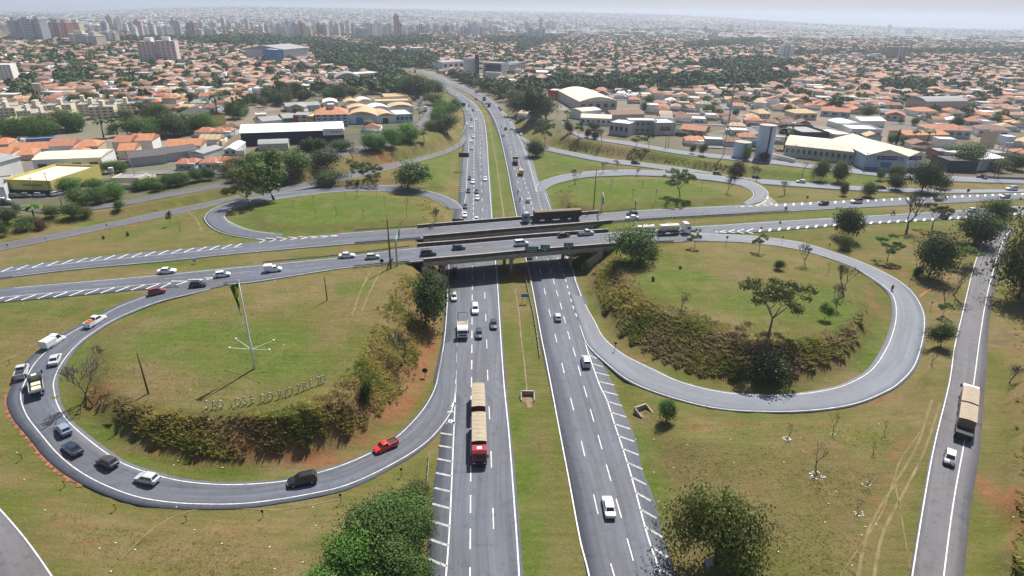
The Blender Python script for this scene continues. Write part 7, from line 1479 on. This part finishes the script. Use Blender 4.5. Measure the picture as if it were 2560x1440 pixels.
for px,b,t,w_,c in ((265,93,58,9,'blue-grey'),(272,93,56,8,'white'),(282,80,41,14,'cream'),(298,82,48,10,'pale'),(305,80,45,14,'cream'),(333,84,55,12,'cream'),(318,86,60,10,'pale'),(340,96,66,12,'white'),(352,95,52,18,'pink'),(370,94,66,20,'pale'),(385,95,60,14,'pale'),(405,93,68,16,'grey'),(425,94,66,18,'white'),(276,108,80,22,'white'),(290,108,82,16,'cream'),(440,90,50,14,'grey'),(450,92,52,12,'grey'),(475,93,62,10,'red-brown'),(487,94,56,18,'brown'),(508,82,54,12,'white'),(522,92,70,22,'grey'),(536,78,56,18,'cream'),(561,78,46,9,'white'),(575,78,54,10,'pink'),(594,77,56,8,'white'),(603,77,57,7,'white'),(620,78,48,8,'cream'),(633,77,57,8,'cream'),(500,95,74,18,'pink'),(540,94,74,12,'white'),
 (683,88,56,8,'pale'),(692,90,68,9,'white'),(702,91,60,12,'pink'),(712,92,66,12,'pale'),(722,91,52,12,'pale'),(731,92,68,9,'white'),(740,92,58,12,'grey'),(765,93,62,9,'cream'),(775,92,68,9,'cream'),(790,84,56,8,'white'),(800,93,60,12,'brown'),(815,93,62,14,'cream'),(832,92,52,8,'white'),(845,92,60,12,'pale'),(858,90,58,10,'pink'),(872,88,52,9,'white'),(885,92,60,10,'pink'),(915,90,58,12,'cream'),(945,92,56,14,'pale'),(955,93,60,12,'pale'),(965,93,66,16,'grey'),(975,90,60,10,'brown'),(1013,88,66,10,'white'),(1030,86,66,12,'pink'),(1054,86,63,20,'dark'),(1070,84,60,12,'cream'),(1090,84,60,12,'blue-grey'),(1106,84,64,8,'cream'),(1116,92,64,14,'red-brown'),(1130,90,62,12,'white'),(1128,96,82,20,'pink'),(1161,94,68,20,'blue-grey'),(1174,86,60,9,'red-brown'),(1190,94,58,18,'pale'),(1203,94,68,14,'pink'),(1212,80,48,10,'pale'),(1238,94,66,12,'white'),(1252,88,80,8,'dark'),(1258,78,56,10,'pale'),(1318,84,58,10,'blue-grey'),(1325,98,70,14,'pale'),(1352,80,46,9,'blue-grey'),(1380,82,54,30,'pale'),(1457,104,90,14,'pale'),(1688,86,68,14,'pale'),(1762,84,66,6,'dark'),(1824,78,62,14,'cream'),(1786,96,80,14,'pink'),(2105,150,136,22,'cream'),(2145,150,138,20,'cream'),(2180,150,139,24,'cream'),(2220,82,62,6,'pale'),(2270,84,72,16,'pale'),(1475,130,118,8,'white'),(15,92,62,14,'cream'),(30,88,60,10,'pale'),(3,100,72,12,'cream'),(230,88,66,10,'pale'),(655,84,64,10,'pale'),(668,86,60,9,'pink'),(1145,82,60,9,'pale'),(1225,82,62,9,'pink'),(1275,82,64,10,'pale'),(1295,84,66,9,'cream'),(1415,84,66,12,'pale'),(1440,82,70,9,'pink'),(1500,80,68,10,'pale'),(1540,82,70,9,'cream'),(1600,80,70,10,'pale')):
    tower(px,b,t,w_,c)
# ---------------- poles, signs, flag, city-name letters, small stuff ----------------
def pole(px,base,top,r,mat,label,name='utility_pole',cap=None,cat='pole',lean=None,thick=None):
    b=G(px,base); h=h_at(b,top); o=empty(name,tuple(b)); M=MB(); M.tube([(0,0,-.5),(0,0,h*.5),(0,0,h)],[r*1.25,r,r*.75],10); M.build('post',mat,o,True)
    if cap=='arm':
        M=MB(); M.tube([(-1,0,h-.6),(1,0,h-.6)],.06,5); M.build('cross_arm',mat,o)
        for x in (-.9,0,.9): M=MB(); M.tube([(x,0,h-.58),(x,0,h-.3)],.07,6); M.build('insulator',WHT,o)
    tag(o,label,cat); o['px']=float(px); o['py']=float(base); return o,h
pole(977,671,550,.2,WOODP,'tall dark pole left of the overpass with a long shadow on the grass',cap=None); pole(818,751,693,.12,WOODP,'short thin post standing alone on the left island'); pole(371,984,882,.14,WOODP,'leaning-looking thin post above the weedy bank of the left island'); pole(1484,521,422,.16,WOODP,'tall thin pole beside the sign gantry right of the bridge')
for a in ((89,489,442,'thin pole in front of the yellow-fronted store, left'),(128,489,430,'thin pole in front of the yellow-fronted store, right'),(155,514,472,'grey lamp pole by the palms at left'),(342,459,416,'pole in front of the dark-roofed sheds'),(2484,447,372,'twin pole near the right edge, left one'),(2493,448,348,'twin pole near the right edge, right one'),(2158,428,380,'pole at the left corner of the blue and white store'),(1663,372,330,'thin double pole right of the modern grey house, left'),(1670,370,330,'thin double pole right of the modern grey house, right'),(1983,400,360,'pole in front of the grey-green hall'),(1049,300,262,'pole beside the parked cars at the warehouses'),(2390,352,318,'pole near the pale blue villa')): pole(a[0],a[1],a[2],.14,CONC,a[3],cap='arm')
b=G(1808,390); h=h_at(b,168); o=empty('radio_mast',tuple(b)); M=MB(); M.tube([(0,0,-.5),(0,0,h*.38)],[.22,.2],10); M.build('lower_section',STEEL,o); M=MB(); M.tube([(0,0,h*.38),(0,0,h*.8)],[.42,.36],10); M.build('middle_section',STEEL,o); M=MB(); M.tube([(0,0,h*.8),(0,0,h)],[.2,.12],8); M.build('top_section',STEEL,o); M=MB(); M.tube([(0,0,h*.97),(0,0,h)],[.5,.5],8); M.build('antenna',WHT,o); tag(o,'very tall slender steel mast left of the tall white water tower','mast')
# flagpole
b=G(637,921); h=h_at(b,703); FP=empty('flagpole',tuple(b)); M=MB(); M.tube([(0,0,-.3),(0,0,h*.35),(0,0,h*.36),(0,0,h*.7),(0,0,h*.71),(0,0,h)],[.24,.22,.18,.16,.12,.09],12); M.build('pole',WHT,FP,True); M=MB(); M.tube([(0,0,h),(0,0,h+.3)],[.16,.05],8); M.build('finial',WHT,FP)
for i,(a,r_) in enumerate(((.45,4.2),(2.6,4.3),(3.5,3.6),(5.9,4.6))):
    M=MB(); z=h*.23; e=(math.cos(a)*r_,math.sin(a)*r_,z+1.); M.tube([(0,0,z),e],[.06,.04],6); am=M.build('lamp_arm',WHT,FP); M=MB(); M.box(e[0]-.16,e[0]+.16,e[1]-.12,e[1]+.12,e[2]-.05,e[2]+.15); M.build('floodlight',WHT,am)
tag(FP,'tall white flagpole with four lamp arms on the left loop island','flagpole')
# limp flag: draped cloth hanging from the top
GF=flat('flag_green',(.02,.13,.04),.8,.2); YF=flat('flag_yellow',(.62,.55,.03),.8,.1); BF=flat('flag_blue',(.03,.05,.22),.8,.1)
nu,nv=15,22; V=[];fm=[]
for j in range(nv+1):
    t=j/nv; wdt=1.35*(1-t)**.8+.22; drop=t*6.2
    for i in range(nu+1):
        s=i/nu; V.append((-.12-s*wdt*(1-.55*t)-t*.55, .32*math.sin(s*11+t*3)*(.5+t*.4), h-.4-drop*(.50+.5*s)-s*.6))
Fc=[(j*(nu+1)+i,j*(nu+1)+i+1,(j+1)*(nu+1)+i+1,(j+1)*(nu+1)+i) for j in range(nv) for i in range(nu)]
for j in range(nv):
    for i in range(nu):
        a,c=abs((i+.5)/nu-.42)/.42,abs((j+.5)/nv-.40)/.36; fm.append(1 if a+c<1 else 0)
fl=MB(); fl.add(V,Fc); fl.m=fm; f=fl.build('flag',[GF,YF,BF],None,True); f.location=tuple(b); md=f.modifiers.new('thick','SOLIDIFY'); md.thickness=.03; tag(f,'limp green and yellow flag hanging from the top of the flagpole','flag')
# letters of the town name, each a steel outline standing on the grass
LET=flat('letter_steel',(.40,.39,.38),.5,.15,1.,.5)
def letter(ch,px,py,ang,word,hgt=1.6):
    cu=bpy.data.curves.new('letter','FONT'); cu.body=ch; cu.size=hgt/.69; cu.align_x='CENTER'; cu.resolution_u=2; cu.extrude=.06; t=bpy.data.objects.new('tmp',cu); COL.objects.link(t); bpy.context.view_layer.update(); me=bpy.data.meshes.new_from_object(t); bpy.data.objects.remove(t); me.materials.clear(); me.materials.append(LET); me.name='letter'
    o=link('standing_letter',me); p=G(px,py); o.location=(p[0],p[1],p[2]+.12); o.rotation_euler=(math.pi/2,0,ang); o.scale=(.62,1,1); tag(o,word,'letter','letters of the town name'); return o
LL=[('S',519,1022),('A',537,1021.5),('O',553.6,1020.6),('J',580,1018),('O',596.7,1015.6),('S',614.7,1012),('É',632.8,1009),('D',659,1005.5),('O',676.7,1001.5),('R',702,995),('I',714.7,992.5),('O',726,989),('P',749.4,980.5),('R',763,975.5),('E',778.6,969.5),('T',796.7,962.5),('O',807.8,958.6)]
WD=['São']*3+['José']*4+['do']*2+['Rio']*3+['Preto']*5; nth={'São':['first','middle','last'],'José':['first','second','third','last'],'do':['first','last'],'Rio':['first','middle','last'],'Preto':['first','second','third','fourth','last']}; cnt={}
for i,(c,x,y) in enumerate(LL):
    a=G(LL[max(i-1,0)][1],LL[max(i-1,0)][2]); q=G(LL[min(i+1,16)][1],LL[min(i+1,16)][2]); w_=WD[i]; cnt[w_]=cnt.get(w_,-1)+1
    letter(c,x,y,math.atan2(q[1]-a[1],q[0]-a[0]),f"grey standing letter {c}, {nth[w_][cnt[w_]]} letter of the word {w_} on the grass")
# boards on posts facing along y
def board(px0,px1,top,bot,base,mat,label,name='road_sign',posts=2,post_x=None,lines=0,depthm=None,back=None,cat='sign',arrow=False,loc=None):
    b=G((px0+px1)/2 if post_x is None else post_x,base) if loc is None else loc; k=(b-CAM)@fw; h1=h_at(b,top); h0=h_at(b,bot)
    e=U(px0,(top+bot)/2,b[2]+(h0+h1)/2); e2=U(px1,(top+bot)/2,b[2]+(h0+h1)/2); x0=(px0-1280)/F*k-b[0]; 
    w_=(px1-px0)*k/F; cxp=PX(b+np.array([0,0,(h0+h1)/2]))[0]; xc=((px0+px1)/2-cxp)*k/F
    o=empty(name,tuple(b)); M=MB(); M.box(xc-w_/2,xc+w_/2,-.06,.06,h0,h1); bd=M.build('board',mat,o)
    if posts: 
        for i in range(posts):
            x=xc+w_*(i-.5*(posts-1))*.6/max(1,posts-1)*1. if post_x is None else i*.5-.2
            M=MB(); M.tube([(x,.14,-.4),(x,.14,h1)],.07,6); M.build('post',STEEL,o)
    if post_x is not None: M=MB(); M.tube([(0,.14,h1-.2),(xc+w_/2,.14,h1-.2)],.06,5); M.build('arm',STEEL,o)
    for i in range(lines):
        hh=h1-h0; z=h1-hh*(i+.75)/(lines+.6 if not arrow else lines+1.4); strokes(bd,xc-w_*(.30 if not arrow else .36),xc+w_*.36,z,hh*.16,-.085,seed=i*7+int(px0))
    if lines and not arrow: M=MB(); M.box(xc-w_*.43,xc-w_*.40,-.085,-.065,h0+(h1-h0)*.25,h0+(h1-h0)*.7); M.add([(xc-w_*.47,-.085,h0+(h1-h0)*.68),(xc-w_*.36,-.085,h0+(h1-h0)*.68),(xc-w_*.415,-.085,h0+(h1-h0)*.88)],[(0,1,2)]); M.build('arrow',WHT,bd)
    if arrow: M=MB(); zc=h0+(h1-h0)*.17; s=(h1-h0)*.1; M.box(xc-s*.3,xc+s*.3,-.085,-.065,zc,zc+s*1.2); M.add([(xc-s,-.085,zc),(xc+s,-.085,zc),(xc,-.085,zc-s*1.1)],[(0,2,1)]); M.build('arrow',WHT,bd)
    tag(o,label,cat); return o
NR=roads['N']['R']; NL=roads['N']['L']; npx=np.array([PX(p)[0] for p in NR])
def on_par(px):
    i=np.argmin(abs(npx-px)); u_=(NR[i]-NL[i])/np.linalg.norm(NR[i]-NL[i]); p=NR[i]+u_*.85; return np.array([p[0],p[1],0.])
for px0,px1,tp,bt,ln,ar,lb in ((1312,1346,616,632,3,False,'wide green direction sign with up arrow, leftmost of three on the overpass'),(1351,1374,612,629,3,True,'green direction sign with down arrow, middle of three on the overpass'),(1410,1433,607,623,3,True,'green direction sign with down arrow, rightmost of three on the overpass')):
    board(px0,px1,tp,bt,0,GRNS,lb,posts=0,lines=ln,arrow=ar,loc=on_par((px0+px1)/2))
board(1303,1322,735,742.5,758,BLUES,'small blue sign on two posts in the highway median',lines=1,arrow=False)
board(1147,1172,382,393,426,flat('sign_back_dark',(.03,.03,.032),.6),'large black message board beside the highway beyond the overpass',name='message_board',post_x=1148)
board(1153,1164,257,264,276,flat('sign_back_dark',(.03,.03,.032),.6),'small black message board at the highway bend',name='message_board',post_x=1153)
board(1131,1160,547,559,575,flat('sign_back_dark',(.03,.03,.032),.6),'dark sign back rising just behind the left end of the farther overpass')
board(1265,1279,261,267,277,GRNS,'green direction sign on the grass right of the far highway bend',lines=1)
board(1049,1058,240,250,262,WHT,'white billboard above the parked cars at the warehouses',name='billboard',posts=1,cat='billboard')
board(981,986,160,166,178,WHT,'small white roadside billboard far off left of the highway',name='billboard',posts=1,cat='billboard')
board(481,489,647,653,660,flat('sign_faded_blue',(.25,.27,.42),.6),'small faded blue sign between the carriageways at left',posts=2)
# side-on cantilever gantries
def gantry(px,base,top,dirpx,dirpy,Lg,mat,label,bw=3.2):
    b=G(px,base); h=h_at(b,top); a=U(px,base,b[2]); c=U(dirpx,dirpy,b[2]); ang=math.atan2(c[1]-a[1],c[0]-a[0]); o=empty('cantilever_sign',tuple(b),ang)
    M=MB(); M.tube([(0,0,-.4),(0,0,h)],[.28,.2],10); M.build('mast',STEEL,o)
    for z in (h-.15,h-1.0): M=MB(); M.tube([(0,0,z),(Lg,0,z)],.1,6); M.build('arm',STEEL,o)
    M=MB(); 
    for i in range(8): x=Lg*i/8; M.tube([(x,0,h-.15 if i%2 else h-1.),(x+Lg/8,0,h-1. if i%2 else h-.15)],.04,4)
    M.build('lattice',STEEL,o); M=MB(); M.box(Lg-bw,Lg,-.2,-.12,h-2.2,h+.3); M.build('board',mat,o); tag(o,label,'sign')
gantry(993,665,597,1000,640,9,GRNS,'cantilever sign mast at the left end of the nearer overpass, green board'); gantry(1503,532,481,1509,560,8,flat('sign_back_dark',(.03,.03,.032),.6),'cantilever sign mast with black board right of the farther overpass')
gantry(1588,524,499,1591,540,1.8,flat('sign_back_dark',(.03,.03,.032),.6),'black board on a post behind the two cars on the farther carriageway',1.7)
# round warning signs seen from behind or front
def rsign(px,base,top,wpx,mat,label):
    b=G(px,base); h=h_at(b,top); k=(b-CAM)@fw; r=wpx*k/F/2; o=empty('round_sign',tuple(b)); M=MB(); M.tube([(0,-.06,h-r),(0,-.02,h-r)],r,18); M.build('disc',mat,o); M=MB(); M.tube([(0,.05,-.3),(0,.05,h-.1)],.06,6); M.build('post',WOODP,o); tag(o,label,'sign','round road signs')
DK=flat('sign_back_dark',(.03,.03,.032),.6)
for a in ((1063,943,920,14,DK,'black round sign on the reddish verge left of the highway'),(1963,530,517,7,DK,'small dark round sign at the end of the long right guard rail'),(1537,878,855,7,DK,'small sign on the bank foot at the near-right ramp start'),(956,671,647,10,DK,'grey sign on two thin posts beside the tall pole'),(1901,582,567,6,GRNS,'small green sign where the right loop leaves the cross road'),(1815,612,590,6,DK,'small sign on the upper rim of the near-right island'),(2016,505,490,6,DK,'small dark sign near the white hatching at right'),(2417,488,472,8,DK,'dark square sign beside the upper right road'),(884,1,1,1,DK,'')[:0] or (1290,300+5,296,6,DK,'tiny dark sign in the far median')): rsign(*a)
def marker(px,base,top,label,col=None):
    b=G(px,base); h=max(.8,h_at(b,top)); o=empty('marker_post',tuple(b)); M=MB(); M.tube([(0,0,-.2),(0,0,h)],.05,5); M.build('post',WOODP,o); M=MB(); M.box(-.2,.2,-.05,-.02,h-.45,h); M.build('plate',col or YELS,o); o['px']=float(px);o['py']=float(base); tag(o,None,'marker post',group='marker posts along the ramps'); AUTO8.append((o,label))
AUTO8=[]
for x,y,t in ((56,1150,1132),(163,1217,1200),(290,1275,1258),(467,1303,1287),(25,911,898)): marker(x,y,t,'yellow marker post')
for x,y,t in ((658,1293,1275),(853,1257,1234),(1004,1190,1170),(1077,393,384),(1109,383,375),(1135,374,366),(1037,403,395),(1149,370,360),(268,571,561),(20,619,610),(2072,622,609),(2184,661,648),(2273,713,697),(2325,774,754),(2556,900,1)[:0] or (1954,608,590)): marker(x,y,t,'dark ramp marker post',DK)
# concrete culverts
def culvert(px,py,w_,label,yaw):
    p=G(px,py); o=empty('culvert',tuple(p),yaw); M=MB(); M.box(-w_,w_,-.15,.15,-.5,1.1); M.build('head_wall',CONC,o)
    for s in (-1,1): M=MB(); M.prism([(-2.2,-.5),(.1,-.5),(.1,1.05),(-2.2,.3)],'x',s*w_-.12,s*w_+.12); M.build('side_wall',CONC,o)
    M=MB(); M.box(-w_+.14,w_-.14,-2.4,-.16,-.3,.04); M.build('apron',flat('red_mud',(.2,.12,.08),.95,.2),o); tag(o,label,'culvert')
culvert(1319,988,1.3,'concrete drain box in the highway median with pale walls',0); culvert(1600,1025,1.4,'small concrete culvert on the grass right of the highway',.5)
b=G(1767,1436); o=empty('solar_panel',tuple(b-[0,0,0])); M=MB(); M.add([(-.5,-.3,2.0),(.5,-.3,2.0),(.5,.4,2.5),(-.5,.4,2.5)],[(0,1,2,3)]); M.build('panel',flat('panel_glass',(.35,.38,.42),.2),o); M=MB(); M.tube([(0,0,-.2),(0,0,2.2)],.05,6); M.build('post',STEEL,o); tag(o,'small tilted solar panel at the bottom edge beside the big olive tree','solar panel')
# draped ribbons: worn tracks, drains
def drape(pts,w_,mat,name,dz=.05,jit=.18,n=None):
    P=np.array([G(*p) for p in cr(pts,6)]); n=n or max(8,int(plen(P)/.8)); P=resamp(P,n); T=np.gradient(P[:,:2],axis=0); T/=np.linalg.norm(T,axis=1)[:,None]; Nn=np.stack([-T[:,1],T[:,0]],1); r_=np.random.default_rng(n); V=[]
    for p,q in zip(P,Nn):
        for s in (-1,0,1):
            ww=w_/2*(1+jit*r_.normal())*s; x,y=p[0]+q[0]*ww,p[1]+q[1]*ww; V.append((x,y,gz(x,y)+dz))
    Q=[(3*i+k,3*i+k+1,3*i+4+k,3*i+3+k) for i in range(n-1) for k in (0,1)]
    tag(link(name,np_mesh(name,V,Q,mats=[mat])),kind='structure')
TRK=flat('worn_grass_track',(.165,.14,.06),.95,.35,.35); MUD=flat('orange_mud',(.30,.13,.07),.95,.35,.8); DRN=flat('drain_concrete',(.21,.155,.10),.9,.3,.6)
for pts,w_,mt in (([(2330,1000),(2290,1120),(2230,1220),(2170,1330),(2140,1470)],.4,TRK),([(2350,1010),(2310,1130),(2255,1240),(2205,1340),(2180,1470)],.4,TRK),([(2300,1080),(2240,1180),(2255,1300),(2275,1420)],.22,TRK),([(2240,1180),(2200,1290),(2100,1440)],.2,TRK),
   ([(935,665),(905,720),(880,790)],.4,TRK),([(955,668),(925,730),(900,790)],.4,TRK),([(2370,716),(2330,722),(2298,742)],.5,MUD),([(2330,655),(2250,645),(2170,640)],.6,TRK),([(0,905),(60,880),(110,846)],.4,TRK),([(300,1400),(400,1310),(520,1270),(700,1275),(850,1248)],.25,TRK),([(380,522),(430,535),(470,548)],.5,TRK),([(462,523),(490,548),(505,578)],.6,TRK),([(1400,352),(1380,330),(1360,318)],.5,TRK),
   ([(1251,480),(1243,420),(1233,360),(1223,309),(1208,280)],.35,DRN),([(1262,560),(1257,520),(1251,480)],.5,DRN),([(1287,722),(1297,782),(1303,846),(1310,900),(1318,980)],.3,DRN),([(1320,990),(1324,1020)],.9,DRN)): drape(pts,w_,mt,'path' if mt is not DRN else 'drain_channel')
# orange mud along the outside edge of the near-left loop
r1=roads['R1']['L']; px_=np.array([PX(p) for p in r1])
for a,b_ in ((22,34),(36,58)):
    P=r1[a:b_]; u_=(roads['R1']['L']-roads['R1']['R'])[a:b_]; u_/=np.linalg.norm(u_,axis=1)[:,None]; n=len(P); P=resamp(P+u_*.1,n*9); uu=resamp(u_,n*9); r_=np.random.default_rng(a); V=[]
    for p,q in zip(P,uu):
        w_=.12+.5*abs(math.sin(p[0]*2.9)*math.sin(p[1]*2.3))+.15*r_.random()
        for s in (0,1): x=p+q*w_*s; V.append((x[0],x[1],max(gz(x[0],x[1])+.04,x[2]-.16 if s else x[2]-.02)))
    tag(link('mud',np_mesh('mud',V,[(2*i,2*i+1,2*i+3,2*i+2) for i in range(len(P)-1)],mats=[MUD])),kind='structure')
# stones and litter
r_=np.random.default_rng(3); M=MB()
def bits(px,py,rx,n,s):
    c=G(px,py)
    for _ in range(n):
        a=r_.uniform(0,6.28); q=r_.uniform(.5,1)*rx; x,y=c[0]+math.cos(a)*q,c[1]+math.sin(a)*q*.9; z=gz(x,y); k=s*r_.uniform(.5,1.2); M.tube([(x,y,z-.05),(x,y,z+k*.35),(x,y,z+k*.5)],[k*.5,k*.4,k*.1],5)
for a in ((1967,1097,.9,26,.28),(2042,1190,1.3,30,.32),(2147,1284,.8,16,.25),(2166,1212,.8,14,.25),(2081,1085,.6,8,.2),(2330,916,.7,12,.25),(2352,866,.8,10,.25),(2294,692,.6,8,.22)): bits(*a)
for _ in range(150):
    px,py=r_.choice([r_.uniform(0,1060),r_.uniform(1560,2560)]),r_.uniform(500,1430); p=G(px,py); x,y=p[0],p[1]; M.box(x-.09,x+.09,y-.07,y+.07,p[2]+.02,p[2]+.1)
tag(M.build('white_stones_and_litter',flat('pale_stone',(.66,.64,.62),.8,.2)),'white stones round the saplings and scattered pale litter',kind='stuff')
# fences and walls
def wall_line(pts,h,mat,label,name='boundary_wall',t=.2):
    P=resamp(np.array([G(*p) for p in pts]),len(pts)*4); c=P[0].copy(); M=MB(); V=[]
    T=np.gradient(P[:,:2],axis=0); T/=np.linalg.norm(T,axis=1)[:,None]; Nn=np.stack([-T[:,1],T[:,0]],1)*t/2
    for p,q in zip(P,Nn):
        z=gz(p[0],p[1]); 
        for s,zz in ((1,-.5),(-1,-.5),(-1,h),(1,h)): V.append((p[0]+q[0]*s-c[0],p[1]+q[1]*s-c[1],z+zz-c[2]))
    n=len(P); M.add(V,[(4*i+j,4*i+(j+1)%4,4*i+4+(j+1)%4,4*i+4+j) for i in range(n-1) for j in range(4)]+[(3,2,1,0),(4*n-4,4*n-3,4*n-2,4*n-1)]); o=M.build(name,mat); o.location=tuple(c); tag(o,label,'wall')
wall_line([(1687,340),(1760,346),(1830,362),(1890,372)],2.2,CONCD,'long grey block wall between modern house and tall water tower'); wall_line([(1690,330),(1730,348)],2.2,CONC,'short grey wall at the right corner of the modern grey house'); wall_line([(2440,445),(2500,448),(2560,450)],1.2,CONC,'low wall beside the dirt strip near the right edge')
# ---------------- labels that tell look-alikes apart, from what stands next to each ----------------
ORD=['','second ','third ','fourth ','fifth ','sixth ','seventh ','eighth ','ninth ','tenth ','eleventh ','twelfth ','thirteenth ','fourteenth ','fifteenth ','sixteenth ','seventeenth ','eighteenth ','nineteenth ','twentieth ']
for o,ds in AUTO8: AUTO.append((o,ds))
for o,lb,ds in TREES+CARS:
    if not lb: AUTO.append((o,ds))
for o in list(bpy.data.objects):
    if o.parent is None and o.name.startswith('apartment_block') and not o.get('label'): AUTO.append((o,'cream apartment block with stair tower'))
TWL=[(80,104,'the three grey towers'),(174,102,'the broad red-brown tower'),(993,92,'the tallest slender tower'),(928,95,'the dark-topped white tower'),(1352,99,'the reddish tower right of centre'),(1962,150,'the lone white tower'),(2236,152,'the lone brown tower'),(399,157,'the twin pink towers'),(755,92,'the tower with dark red wall')]
SH={'the round bush-tree at the exit':'the round exit bush','the orange-roofed apartment house':'the orange-roofed flats'}
LM=[(a,b,SH.get(c,c)) for a,b,c in LM]
gr={}
for o,ds in AUTO:
    px,py=o['px'],o['py']; L_=TWL if o['category']=='apartment tower' else LM
    best=min(L_,key=lambda m:math.hypot(px-m[0],(py-m[1])*2.6)); dx,dy=px-best[0],(py-best[1])*2.6
    if o['category']=='apartment tower': dr='left of' if dx<0 else 'right of'
    else: dr=('left of' if dx<0 else 'right of') if abs(dx)>abs(dy) else ('beyond' if dy<0 else 'in front of')
    if best[2].startswith('the cream estate') and o.name.startswith('apartment_block'): dr='of'; best=(0,0,'the cream estate, counted from the left'); 
    gr.setdefault((ds,dr,best[2]),[]).append((px if dr=='of' else math.hypot(dx,dy),o))
for (ds,dr,lm),L_ in gr.items():
    L_.sort(key=lambda t:t[0])
    for i,(d,o) in enumerate(L_):
        if len(L_)==1: o['label']=f"{ds} {dr} {lm}"
        else:
            w1='first ' if dr=='of' and i==0 else ORD[min(i,19)]
            o['label']=f"{w1}{ds} {dr} {lm}" if dr=='of' else (f"{ds} {dr} {lm}, nearest" if i==0 else f"{ds} {dr} {lm}, {w1}nearest")

print('LONG',[o['label'] for o in bpy.data.objects if o.get('label') and len(o['label'].split())>16][:8])
_c={}
for o in bpy.data.objects:
    if o.get('label'): _c.setdefault(o['label'],[]).append(o.name)
print('DUP',[(k,v[:3],len(v)) for k,v in _c.items() if len(v)>1][:12])
HAZE=0.000145
# ---------------- haze ----------------
m_=bpy.data.materials.new('haze'); m_.use_nodes=True; n=m_.node_tree; n.nodes.clear()
pv=n.nodes.new('ShaderNodeVolumePrincipled'); ou=n.nodes.new('ShaderNodeOutputMaterial'); n.links.new(pv.outputs[0],ou.inputs['Volume'])
pv.inputs['Color'].default_value=(.76,.85,1,1); pv.inputs['Density'].default_value=HAZE; pv.inputs['Anisotropy'].default_value=.3
M=MB(); M.box(-17500,17500,-400,15200,float(Z.min())-1.5,230.)
hz=M.build('haze',m_); tag(hz,kind='stuff')
